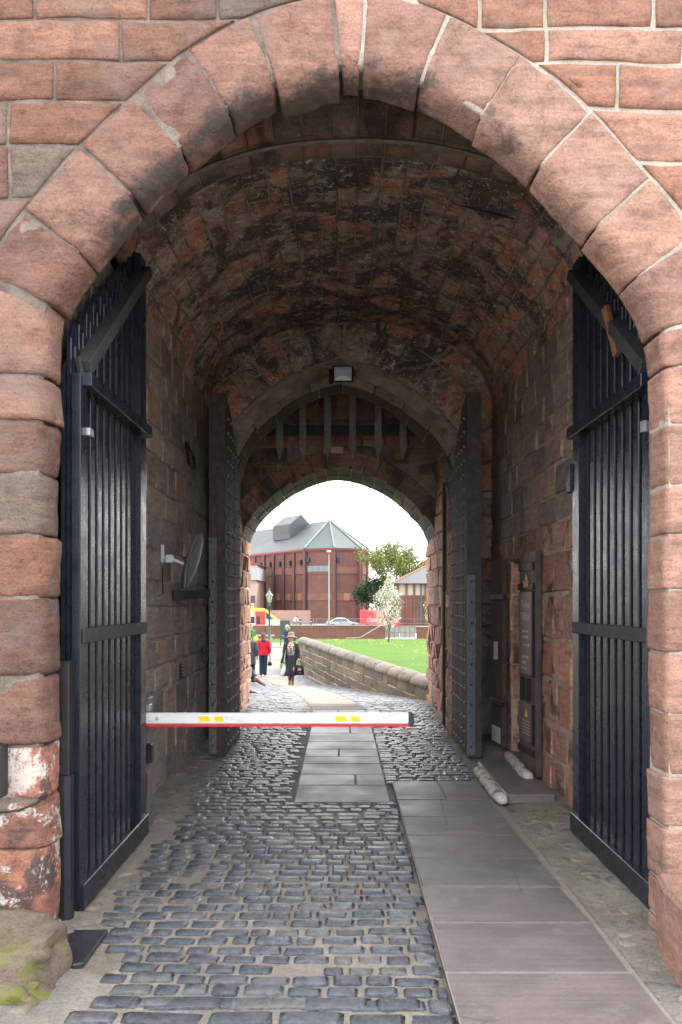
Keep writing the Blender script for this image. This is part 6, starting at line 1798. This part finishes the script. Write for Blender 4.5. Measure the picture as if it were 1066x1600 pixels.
# ---- woman in a hat walking towards the camera
S = 0.9
wx, wy, wz = at(455, 1073, 23.3)
w = tag(empty('person', (wx, 23.3, zg(23.3)+0.012), 0, S), 'person in a brown hat and open black jacket walking forward with bags', 'person')
b = MB()
loft(b, [(0, 0, 0.82, 0.13, 0.10), (0, 0, 0.92, 0.165, 0.12), (0, 0, 1.04, 0.135, 0.10), (0, 0, 1.2, 0.155, 0.11), (0, 0, 1.32, 0.165, 0.10), (0, 0, 1.38, 0.09, 0.07)])
b.tube([(0, 0, 1.33), (0, -0.01, 1.47)], [0.055, 0.05], 10)
f_, s_, u_ = head(b, (0.0, -0.02, 1.53), (0.05, -1, -0.12))
b.tube([(-0.17, 0, 1.33), (-0.21, 0.02, 1.08), (-0.20, -0.06, 0.86)], [0.052, 0.042, 0.03], 8); b.tube([(0.17, 0, 1.33), (0.225, 0.02, 1.07), (0.245, -0.05, 0.85)], [0.052, 0.042, 0.03], 8)
hand(b, (-0.20, -0.06, 0.87), (0.0, -0.05, -1), (0, 1, 0), 0.9); hand(b, (0.245, -0.05, 0.86), (0.02, -0.05, -1), (0, 1, 0), 0.9)
b.tube([(-0.075, 0, 0.88), (-0.07, 0.06, 0.50), (-0.05, 0.16, 0.12)], [0.085, 0.06, 0.036], 10); b.tube([(0.075, 0, 0.88), (0.06, -0.10, 0.50), (0.055, -0.07, 0.09)], [0.085, 0.06, 0.036], 10)
body = fuse(b, 'body', skin, w, 0.011)
face(body, (0.0, -0.02, 1.53), f_, s_, u_)
stk = MB().tube([(-0.07, 0.06, 0.5), (-0.055, 0.13, 0.28), (-0.05, 0.16, 0.08)], [0.064, 0.055, 0.040], 10).tube([(0.06, -0.10, 0.5), (0.058, -0.08, 0.28), (0.055, -0.07, 0.07)], [0.064, 0.055, 0.040], 10)
fuse(stk, 'stockings', cloth('brown_stocking', (0.13, 0.065, 0.055)), w, 0.012)
shoe(w, (-0.05, 0.15, 0.015), (0, -1, -0.1), shoe_brown, 0.04); shoe(w, (0.055, -0.08, 0.0), (0.02, -1, 0), shoe_brown, 0.04)
sk = MB(); loft(sk, [(0, 0, 1.02, 0.145, 0.11), (0, 0, 0.92, 0.18, 0.135), (0, 0.0, 0.75, 0.18, 0.14), (-0.005, 0.0, 0.58, 0.17, 0.16), (-0.02, 0.0, 0.46, 0.18, 0.18), (-0.045, 0.01, 0.36, 0.215, 0.20), (-0.06, 0.02, 0.31, 0.235, 0.21)], 28, wave=0.10, wn=6)
sk.build('skirt', cloth('dark_skirt', (0.022, 0.023, 0.032)), w, smooth=True)
bl = Mat('patterned_blouse', 0.8); v1 = bl.noise(16, 3, 0.5, vec=bl.obj(), dist=1.5)
bl.color(bl.ramp(v1, [(0.0, (0.022, 0.019, 0.022)), (0.42, (0.165, 0.075, 0.064)), (0.50, (0.413, 0.33, 0.277)), (0.62, (0.495, 0.45, 0.405))], const=True))
bo = MB(); loft(bo, [(0, -0.005, 0.97, 0.155, 0.12), (0, -0.005, 1.06, 0.15, 0.115), (0, -0.012, 1.2, 0.165, 0.13), (0, -0.01, 1.3, 0.155, 0.115), (0, 0.0, 1.37, 0.10, 0.075)], 20); bo.build('blouse', bl.m, w, smooth=True)
MB().tube([(-0.05, -0.075, 1.37), (-0.01, -0.125, 1.2), (0.0, -0.13, 1.12), (0.015, -0.125, 1.2), (0.06, -0.075, 1.37)], 0.006, 5).box(-0.02, 0.025, -0.138, -0.13, 1.03, 1.12).build('lanyard', cloth('blue_ribbon', (0.06, 0.08, 0.30)), w)
jk = MB()
def open_coat(mb, rings, n=22, gap=0.75):
    V, Fc = [], []
    for (cx, cy, z, rx, ry, g, th_) in rings:
        for k in range(n):
            a = -math.pi/2 + g + (2*math.pi-2*g)*k/(n-1)
            V.append((cx+rx*math.cos(a), cy+ry*math.sin(a), z))
        for k in reversed(range(n)):
            a = -math.pi/2 + g + (2*math.pi-2*g)*k/(n-1)
            V.append((cx+(rx-th_)*math.cos(a), cy+(ry-th_)*math.sin(a), z))
    N2 = 2*n; m = len(rings)
    for i in range(m-1):
        for k in range(N2): Fc.append((i*N2+k, i*N2+(k+1) % N2, (i+1)*N2+(k+1) % N2, (i+1)*N2+k))
    Fc += [tuple(range(N2)), tuple(reversed(range((m-1)*N2, m*N2)))]
    mb.add(V, Fc)
open_coat(jk, [(-0.06, 0.02, 0.80, 0.27, 0.19, 0.85, 0.03), (-0.04, 0.02, 0.92, 0.24, 0.17, 0.8, 0.03), (-0.01, 0.015, 1.08, 0.19, 0.15, 0.75, 0.03), (0, 0.01, 1.22, 0.19, 0.15, 0.65, 0.03), (0, 0.01, 1.33, 0.185, 0.125, 0.6, 0.03), (0, 0.01, 1.395, 0.10, 0.09, 0.9, 0.03)])
for pts in ([(-0.165, 0.0, 1.34), (-0.225, 0.02, 1.08), (-0.21, -0.055, 0.88)], [(0.165, 0.0, 1.34), (0.24, 0.02, 1.07), (0.25, -0.05, 0.87)]): jk.tube(pts, [0.072, 0.062, 0.05], 10)
# the jacket's left panel blown outwards
jk.add([(-0.16, -0.10, 1.25), (-0.30, -0.06, 0.86), (-0.36, -0.02, 0.72), (-0.20, -0.10, 0.70), (-0.14, -0.12, 1.0), (-0.16, -0.07, 1.25), (-0.30, -0.03, 0.86), (-0.36, 0.01, 0.72), (-0.20, -0.07, 0.70), (-0.14, -0.09, 1.0)],
       [(0, 1, 2, 3, 4), (9, 8, 7, 6, 5), (0, 5, 6, 1), (1, 6, 7, 2), (2, 7, 8, 3), (3, 8, 9, 4), (4, 9, 5, 0)])
fuse(jk, 'jacket', cloth('black_jacket', (0.022, 0.02, 0.024)), w, 0.011, 1)
MB().add([(-0.155, -0.125, 1.18), (-0.20, -0.125, 0.74), (-0.245, -0.10, 0.73), (-0.175, -0.115, 1.1)], [(0, 1, 2, 3)]).build('jacket_lining', cloth('grey_lining', (0.30, 0.30, 0.34)), w)
hr = MB(); hr.ball((0, 0.005, 1.55), (0.088, 0.10, 0.10), 14, 9); hr.ball((-0.055, 0.02, 1.48), (0.04, 0.06, 0.06), 10, 7); hr.ball((0.055, 0.02, 1.48), (0.04, 0.06, 0.06), 10, 7)
# keep the face clear
hr.v = [(x, max(y, -0.055) if z < 1.585 else y, z) for x, y, z in hr.v]
hr.build('hair', cloth('fair_hair', (0.252, 0.189, 0.119)), w, smooth=True)
hb = MB().lathe([(0.185, 1.560), (0.19, 1.572), (0.12, 1.598), (0.105, 1.615), (0.10, 1.68), (0.085, 1.715), (0.03, 1.728)], 22, (0, -0.015, 0), 1.0, 0.95)
hb.v = [(x, y, z - (0.03*abs(x)/0.19 if z < 1.6 else 0) - (0.022 if (z < 1.6 and y > 0) else 0)) for x, y, z in hb.v]
ht = hb.build('hat', cloth('brown_hat', (0.182, 0.14, 0.105)), w, smooth=True)
# her bags
bg = tag(empty('tote_bag', (wx+0.275*S, 23.3-0.06*S, zg(23.3)+0.36*S), 0, S), 'black printed tote bag carried by the person in the hat', 'bag')
mb = MB(); loft(mb, [(0, 0, -0.02, 0.15, 0.035), (0, 0, 0.0, 0.155, 0.05), (0, 0, 0.2, 0.145, 0.05), (0, 0, 0.30, 0.125, 0.03)], 16); mb.build('bag_body', cloth('black_canvas', (0.014, 0.015, 0.022)), bg, smooth=True)
for y_ in (-0.02, 0.02): MB().tube([(-0.06, y_, 0.29), (-0.035, y_, 0.40), (-0.01, 0, 0.47), (0.02, 0, 0.47), (0.045, y_, 0.40), (0.06, y_, 0.29)], 0.009, 6).build('handle', cloth('bag_strap', (0.014, 0.015, 0.022)), bg)
pr = simple('bag_print', (0.5, 0.42, 0.42), 0.7)
MB().tube([(0.045*math.cos(a), -0.053, 0.185+0.022*math.sin(a)) for a in np.linspace(0, 6.283, 13)], 0.006, 5).box(-0.055, 0.055, -0.057, -0.051, 0.135, 0.15).build('print', pr, bg)
MB().box(-0.02, 0.07, -0.057, -0.051, 0.045, 0.058).build('print', simple('bag_print_red', (0.45, 0.12, 0.06), 0.7), bg)
pb = tag(empty('carrier_bag', (wx-0.215*S, 23.3-0.02*S, zg(23.3)+0.30*S), 0, S), 'white plastic carrier bag carried by the person in the hat', 'bag')
mb = MB(); loft(mb, [(0, 0, 0.0, 0.11, 0.05), (0, 0, 0.05, 0.125, 0.07), (0.01, 0, 0.2, 0.105, 0.06), (0.015, 0, 0.32, 0.05, 0.03), (0.015, 0, 0.44, 0.015, 0.012), (0.015, -0.04, 0.54, 0.012, 0.012)], 14, wave=0.05); mb.build('bag_body', simple('white_film', (0.504, 0.518, 0.532), 0.4), pb, smooth=True)
MB().ball((0.06, -0.055, 0.16), (0.03, 0.012, 0.05), 8, 6).build('print', simple('yellow_print', (0.55, 0.45, 0.05), 0.6), pb)

# ---- person in a red jacket walking away
rx, ry, rz0 = at(415, 1049, 27.8)
p = tag(empty('person', (rx, 27.0, zg(27.0)+0.02), 0, 0.87), 'person in a red hooded jacket and dark trousers walking away', 'person')
b = MB()
loft(b, [(0, 0, 0.82, 0.13, 0.10), (0, 0, 0.92, 0.165, 0.12), (0, 0, 1.04, 0.135, 0.10), (0, 0, 1.2, 0.16, 0.11), (0, 0, 1.33, 0.17, 0.10), (0, 0, 1.40, 0.09, 0.07)])
b.tube([(0, 0, 1.36), (0, 0, 1.50)], [0.055, 0.05], 10)
f_, s_, u_ = head(b, (0.0, 0.01, 1.56), (-0.1, 1, 0))
b.tube([(-0.18, 0, 1.36), (-0.245, -0.04, 1.1), (-0.16, 0.02, 0.93)], [0.052, 0.042, 0.03], 8); b.tube([(0.18, 0, 1.36), (0.24, -0.02, 1.1), (0.235, 0.03, 0.86)], [0.052, 0.042, 0.03], 8)
hand(b, (-0.16, 0.02, 0.93), (0.5, 0.5, -0.3), (0, 0.5, 0.5), 0.8); hand(b, (0.235, 0.03, 0.86), (0, 0.05, -1), (0, 1, 0), 0.9)
b.tube([(-0.08, 0, 0.88), (-0.075, 0.05, 0.48), (-0.075, -0.04, 0.10)], [0.085, 0.06, 0.036], 10); b.tube([(0.08, 0, 0.88), (0.075, 0.03, 0.48), (0.06, 0.02, 0.09)], [0.085, 0.06, 0.036], 10)
body = fuse(b, 'body', skin, p, 0.012); face(body, (0.0, 0.01, 1.56), f_, s_, u_)
tr_ = MB().tube([(-0.08, 0, 0.92), (-0.078, 0.03, 0.5), (-0.078, -0.04, 0.07)], [0.105, 0.082, 0.072], 12).tube([(0.08, 0, 0.92), (0.078, 0.03, 0.5), (0.062, 0.02, 0.06)], [0.105, 0.082, 0.072], 12)
fuse(tr_, 'trousers', cloth('navy_trousers', (0.018, 0.026, 0.048)), p, 0.013)
j = MB(); loft(j, [(0, 0, 0.80, 0.205, 0.15), (0, 0, 0.90, 0.20, 0.15), (0, 0, 1.05, 0.175, 0.135), (0, 0, 1.22, 0.195, 0.14), (0, 0, 1.34, 0.20, 0.125), (0, 0, 1.42, 0.11, 0.09)])
j.tube([(-0.175, 0, 1.37), (-0.26, -0.04, 1.10), (-0.17, 0.01, 0.93)], [0.078, 0.068, 0.055], 10); j.tube([(0.175, 0, 1.37), (0.25, -0.02, 1.1), (0.24, 0.03, 0.88)], [0.078, 0.068, 0.055], 10)
fuse(j, 'jacket', cloth('red_jacket', (0.35, 0.013, 0.025), 0.12), p, 0.012, 2)
hd = MB().ball((0.02, -0.09, 1.36), (0.11, 0.05, 0.085), 12, 8); hd.build('hood', cloth('black_hood', (0.03, 0.03, 0.045)), p, smooth=True)
MB().lathe([(0.075, 1.42), (0.085, 1.46), (0.075, 1.49)], 14).build('collar', cloth('red_collar', (0.48, 0.018, 0.035)), p, smooth=True)
hr = MB().ball((0, -0.005, 1.585), (0.092, 0.098, 0.11), 14, 9); hr.ball((0, -0.045, 1.52), (0.075, 0.055, 0.07), 12, 8)
hr.v = [(x, min(y, 0.06) if z < 1.60 else y, z) for x, y, z in hr.v]; hr.build('hair', cloth('brown_hair', (0.085, 0.06, 0.045)), p, smooth=True)
shoe(p, (-0.078, -0.05, 0.0), (-0.1, 1, 0), shoe_black); shoe(p, (0.062, 0.01, 0.0), (0.1, 1, 0), shoe_black)
hbg = tag(empty('handbag', (rx+0.255*0.87, 27.0, zg(27.0)+0.36), 0, 0.87), 'small black handbag hanging from the red-jacketed person\'s hand', 'bag')
mb = MB(); loft(mb, [(0, 0, 0.0, 0.05, 0.03), (0, 0, 0.04, 0.09, 0.05), (0, 0, 0.12, 0.075, 0.045), (0, 0, 0.17, 0.03, 0.02)], 14); mb.build('bag_body', shoe_black, hbg, smooth=True)
MB().tube([(-0.03, 0, 0.15), (-0.02, 0, 0.30), (-0.01, 0, 0.42), (0.02, 0, 0.30), (0.03, 0, 0.15)], 0.008, 6).build('handle', shoe_black, hbg)

# ---- simple dressed standing figure for the people further off
def stander(x, y, z, rz, label, sc, top, low, hairc, arms='down', coat=False, name='person', vox=0.016):
    p = tag(empty(name, (x, y, z), rz, sc), label, 'person')
    b = MB()
    loft(b, [(0, 0, 0.82, 0.14, 0.10), (0, 0, 0.92, 0.165, 0.12), (0, 0, 1.06, 0.14, 0.10), (0, 0, 1.22, 0.17, 0.11), (0, 0, 1.36, 0.18, 0.10), (0, 0, 1.43, 0.09, 0.07)])
    b.tube([(0, 0, 1.4), (0, 0, 1.53)], [0.055, 0.05], 10)
    f_, s_, u_ = head(b, (0, -0.01, 1.59), (0, -1, 0))
    if arms == 'down': A = [[(k*0.19, 0, 1.39), (k*0.24, 0.02, 1.12), (k*0.235, -0.05, 0.89)] for k in (-1, 1)]
    elif arms == 'fold': A = [[(k*0.19, 0, 1.39), (k*0.23, -0.03, 1.13), (-k*0.05, -0.17, 1.14+k*0.03)] for k in (-1, 1)]
    else: A = [[(k*0.19, 0, 1.36), (k*0.25, -0.2, 1.25), (k*0.2, -0.42, 1.15)] for k in (-1, 1)]
    for k, a in zip((-1, 1), A):
        b.tube(a, [0.05, 0.042, 0.03], 8); d = Vector(a[2])-Vector(a[1]); hand(b, a[2], d, (0, 1, 0.1), 0.6)
    for k in (-1, 1): b.tube([(k*0.085, 0, 0.9), (k*0.09, -0.02, 0.5), (k*0.09, 0.02, 0.08)], [0.085, 0.06, 0.036], 10)
    body = fuse(b, 'body', skin, p, vox); face(body, (0, -0.01, 1.59), f_, s_, u_)
    t = MB()
    for k in (-1, 1): t.tube([(k*0.085, 0, 0.93), (k*0.09, -0.02, 0.5), (k*0.09, 0.02, 0.05)], [0.105, 0.08, 0.07], 10)
    fuse(t, 'trousers', low, p, vox)
    c = MB(); z0 = 0.62 if coat else 0.86
    loft(c, [(0, 0, z0, 0.205, 0.15), (0, 0, 0.95, 0.19, 0.14), (0, 0, 1.08, 0.17, 0.13), (0, 0, 1.24, 0.195, 0.135), (0, 0, 1.38, 0.20, 0.12), (0, 0, 1.45, 0.10, 0.085)])
    for a in A:
        e = Vector(a[1]) + (Vector(a[2])-Vector(a[1]))*0.92
        c.tube([a[0], a[1], e], [0.072, 0.062, 0.05], 10)
    fuse(c, 'coat' if coat else 'top', top, p, vox)
    h = MB().ball((0, 0.015, 1.615), (0.09, 0.10, 0.10), 12, 8); h.ball((0, 0.05, 1.54), (0.06, 0.05, 0.07), 10, 7)
    h.v = [(x_, max(y_, -0.05) if z_ < 1.64 else y_, z_) for x_, y_, z_ in h.v]; h.build('hair', hairc, p, smooth=True)
    for k in (-1, 1): shoe(p, (k*0.09, 0.02, 0), (k*0.2, -1, 0), shoe_black)
    return p
fair = cloth('blond_hair', (0.35, 0.266, 0.14)); dark = cloth('dark_hair', (0.05, 0.035, 0.025))
x, y, z = at(448.5, 985, 34.8)
q = stander(x, 34.8, zg(34.8)+0.02, math.radians(-60), 'fair haired person in a navy top standing behind the hatted walker', 0.88, cloth('navy_top', (0.018, 0.024, 0.055)), cloth('black_trousers', (0.02, 0.02, 0.025)), fair, 'fold')
MB().tube([(0, 0.09, 1.60), (0.0, 0.15, 1.52), (0, 0.14, 1.38)], [0.03, 0.035, 0.012], 8).build('ponytail', fair, q, smooth=True)
x, y, z = at(394, 1000, 24.4)
stander(x-0.06, 24.4, zg(24.4)+0.02, math.radians(170), 'person in a long slate blue coat half hidden by the left jamb', 0.9, cloth('slate_coat', (0.04, 0.05, 0.07)), cloth('black_trousers2', (0.02, 0.02, 0.025)), dark, 'down', True)
x, y, z = at(393, 990, 36)
q = stander(x, 36.0, zg(36)+0.02, math.radians(40), 'person in a bright green top with a yellow bag, far left', 0.88, cloth('green_top', (0.015, 0.14, 0.03)), cloth('black_trousers3', (0.02, 0.02, 0.025)), dark, 'down')
yb = tag(empty('yellow_bag', (x+0.22, 35.8, zg(36)+0.72), 0, 0.9), 'yellow carrier bag held by the person in green', 'bag')
mb = MB(); loft(mb, [(0, 0, 0.0, 0.12, 0.05), (0, 0, 0.2, 0.12, 0.05), (0, 0, 0.28, 0.06, 0.03)], 12); mb.build('bag_body', simple('yellow_film', (0.5, 0.4, 0.03), 0.5), yb, smooth=True)
MB().tube([(-0.04, 0, 0.26), (0, 0, 0.36), (0.04, 0, 0.26)], 0.008, 5).build('handle', simple('yellow_film2', (0.75, 0.60, 0.03), 0.5), yb)

# ---- person sitting on a stone ledge by the left jamb, legs crossed
ys_ = 17.4
zb = zg(ys_)
lg = tag(boulder('stone_ledge', (-2.42, ys_, zb+0.16), (0.22, 0.55, 0.25), M['parapet'], 4.4, 0.1, flat=0.45), 'stone ledge by the left jamb used as a seat', 'ledge')
p = tag(empty('person', (-2.40, ys_, zb), math.radians(78), 0.9), 'person in a maroon top and jeans sitting cross-legged by the left jamb', 'person')
b = MB()           # local: faces -Y
loft(b, [(0, 0.0, 0.44, 0.17, 0.13), (0, 0.02, 0.58, 0.15, 0.11), (0, 0.02, 0.78, 0.165, 0.11), (0, 0, 0.93, 0.18, 0.10), (0, 0, 1.0, 0.09, 0.07)])
b.tube([(0, 0, 0.97), (0, -0.02, 1.10)], [0.055, 0.05], 10); f_, s_, u_ = head(b, (0, -0.04, 1.17), (0, -1, 0))
b.tube([(-0.19, 0, 0.95), (-0.23, -0.1, 0.70), (-0.08, -0.36, 0.62)], [0.05, 0.042, 0.03], 8); b.tube([(0.19, 0, 0.95), (0.24, -0.1, 0.70), (0.05, -0.38, 0.60)], [0.05, 0.042, 0.03], 8)
hand(b, (-0.08, -0.36, 0.62), (0.4, -0.6, -0.5), (1, 0, 0), 0.6); hand(b, (0.05, -0.38, 0.60), (-0.3, -0.6, -0.6), (-1, 0, 0), 0.6)
b.tube([(-0.09, 0, 0.48), (-0.10, -0.42, 0.50), (-0.09, -0.44, 0.08)], [0.09, 0.065, 0.04], 10); b.tube([(0.09, 0, 0.50), (0.04, -0.42, 0.62), (-0.06, -0.66, 0.36)], [0.09, 0.065, 0.04], 10)
body = fuse(b, 'body', skin, p, 0.014); face(body, (0, -0.04, 1.17), f_, s_, u_)
t = MB().tube([(-0.09, 0.02, 0.48), (-0.10, -0.43, 0.50), (-0.09, -0.45, 0.14)], [0.11, 0.085, 0.07], 10).tube([(0.09, 0.02, 0.50), (0.04, -0.43, 0.62), (-0.05, -0.62, 0.40)], [0.11, 0.085, 0.065], 10)
fuse(t, 'jeans', cloth('blue_denim', (0.025, 0.042, 0.09)), p, 0.014)
c = MB(); loft(c, [(0, 0.0, 0.46, 0.20, 0.15), (0, 0.02, 0.6, 0.175, 0.135), (0, 0.02, 0.8, 0.19, 0.135), (0, 0, 0.95, 0.20, 0.12), (0, 0, 1.02, 0.10, 0.085)])
c.tube([(-0.18, 0, 0.95), (-0.24, -0.1, 0.70), (-0.10, -0.33, 0.63)], [0.072, 0.065, 0.05], 10).tube([(0.18, 0, 0.95), (0.25, -0.1, 0.70), (0.07, -0.35, 0.61)], [0.072, 0.065, 0.05], 10)
fuse(c, 'top', cloth('maroon_top', (0.085, 0.035, 0.045)), p, 0.014)
h = MB().ball((0, -0.015, 1.195), (0.09, 0.10, 0.10), 12, 8); h.v = [(x_, max(y_, -0.08) if z_ < 1.22 else y_, z_) for x_, y_, z_ in h.v]; h.build('hair', dark, p, smooth=True)
boot = cloth('tan_boot', (0.17, 0.095, 0.06))
shoe(p, (-0.09, -0.45, 0.0), (0, -1, 0), boot, 0.02, 0.3); o = shoe(p, (0, 0, 0), (0, -1, 0), boot, 0.02, 0.3); o.location = (-0.06, -0.66, 0.26); o.rotation_euler = (math.radians(20), 0, 0.2)

# ---- cyclist on the road
cx_, cy_, cz_ = at(462, 940, 92.0)
bi = tag(empty('bicycle', (cx_, 92.0, -1.65), math.radians(20), 0.9), 'bicycle ridden along the road in front of the pink wall', 'bicycle')
for x in (-0.52, 0.52): MB().tube([(x+0.33*math.cos(a), 0, 0.34+0.33*math.sin(a)) for a in np.linspace(0, 6.283, 21)], 0.016, 5).build('wheel', tyre, bi)
fr = MB()
for a, c_ in (((-0.52, 0.34), (-0.12, 0.34)), ((-0.52, 0.34), (-0.2, 0.82)), ((-0.12, 0.34), (-0.22, 0.88)), ((-0.12, 0.34), (0.36, 0.82)), ((-0.2, 0.8), (0.36, 0.84)), ((0.52, 0.34), (0.34, 0.95))): fr.tube([(a[0], 0, a[1]), (c_[0], 0, c_[1])], 0.018, 6)
fr.build('frame', M['grey_metal'], bi); MB().box(-0.34, -0.1, -0.06, 0.06, 0.88, 0.93).build('saddle', tyre, bi, bevel=0.02); MB().tube([(0.34, -0.22, 0.98), (0.36, 0, 0.96), (0.34, 0.22, 0.98)], 0.014, 6).build('handlebar', tyre, bi)
p = tag(empty('person', (cx_, 92.0, -1.65), math.radians(20), 0.9), 'cyclist in a white jacket riding past the pink wall', 'person')
b = MB(); b.tube([(-0.22, 0, 0.95), (-0.1, 0, 1.2), (0.1, 0, 1.42)], [(0.14, 0.16), (0.13, 0.15), (0.11, 0.17)], 12); b.tube([(0.1, 0, 1.42), (0.18, 0, 1.53)], 0.05, 8); f_, s_, u_ = head(b, (0.2, 0, 1.6), (1, 0, 0))
for k in (-1, 1):
    b.tube([(0.1, k*0.18, 1.4), (0.24, k*0.24, 1.18), (0.33, k*0.2, 1.0)], [0.05, 0.04, 0.03], 8); hand(b, (0.31, k*0.2, 1.02), (0.5, 0, -0.3), (0, 1, 0), 0.9)
    b.tube([(-0.2, k*0.09, 0.95), (0.14, k*0.1, 0.78 if k > 0 else 0.66), (-0.06, k*0.1, 0.4 if k > 0 else 0.24)], [0.085, 0.06, 0.036], 8)
fuse(b, 'body', skin, p, 0.022)
c = MB(); c.tube([(-0.2, 0, 1.0), (-0.1, 0, 1.2), (0.1, 0, 1.44)], [(0.17, 0.19), (0.16, 0.18), (0.13, 0.19)], 12)
for k in (-1, 1): c.tube([(0.1, k*0.18, 1.4), (0.24, k*0.25, 1.18), (0.31, k*0.2, 1.03)], [0.075, 0.062, 0.05], 8)
fuse(c, 'jacket', cloth('white_jacket', (0.504, 0.511, 0.532)), p, 0.02)
t = MB()
for k in (-1, 1): t.tube([(-0.2, k*0.09, 0.97), (0.14, k*0.1, 0.78 if k > 0 else 0.66), (-0.05, k*0.1, 0.45 if k > 0 else 0.28)], [0.11, 0.08, 0.06], 8)
fuse(t, 'trousers', cloth('grey_trousers', (0.12, 0.13, 0.16)), p, 0.02)
MB().ball((0.2, 0, 1.65), (0.115, 0.095, 0.085), 12, 8).build('helmet', cloth('dark_helmet', (0.03, 0.03, 0.04)), p, smooth=True)
for k in (-1, 1): o = shoe(p, (0, 0, 0), (1, 0, 0), shoe_black); o.location = (-0.06, k*0.1, 0.32 if k > 0 else 0.16)
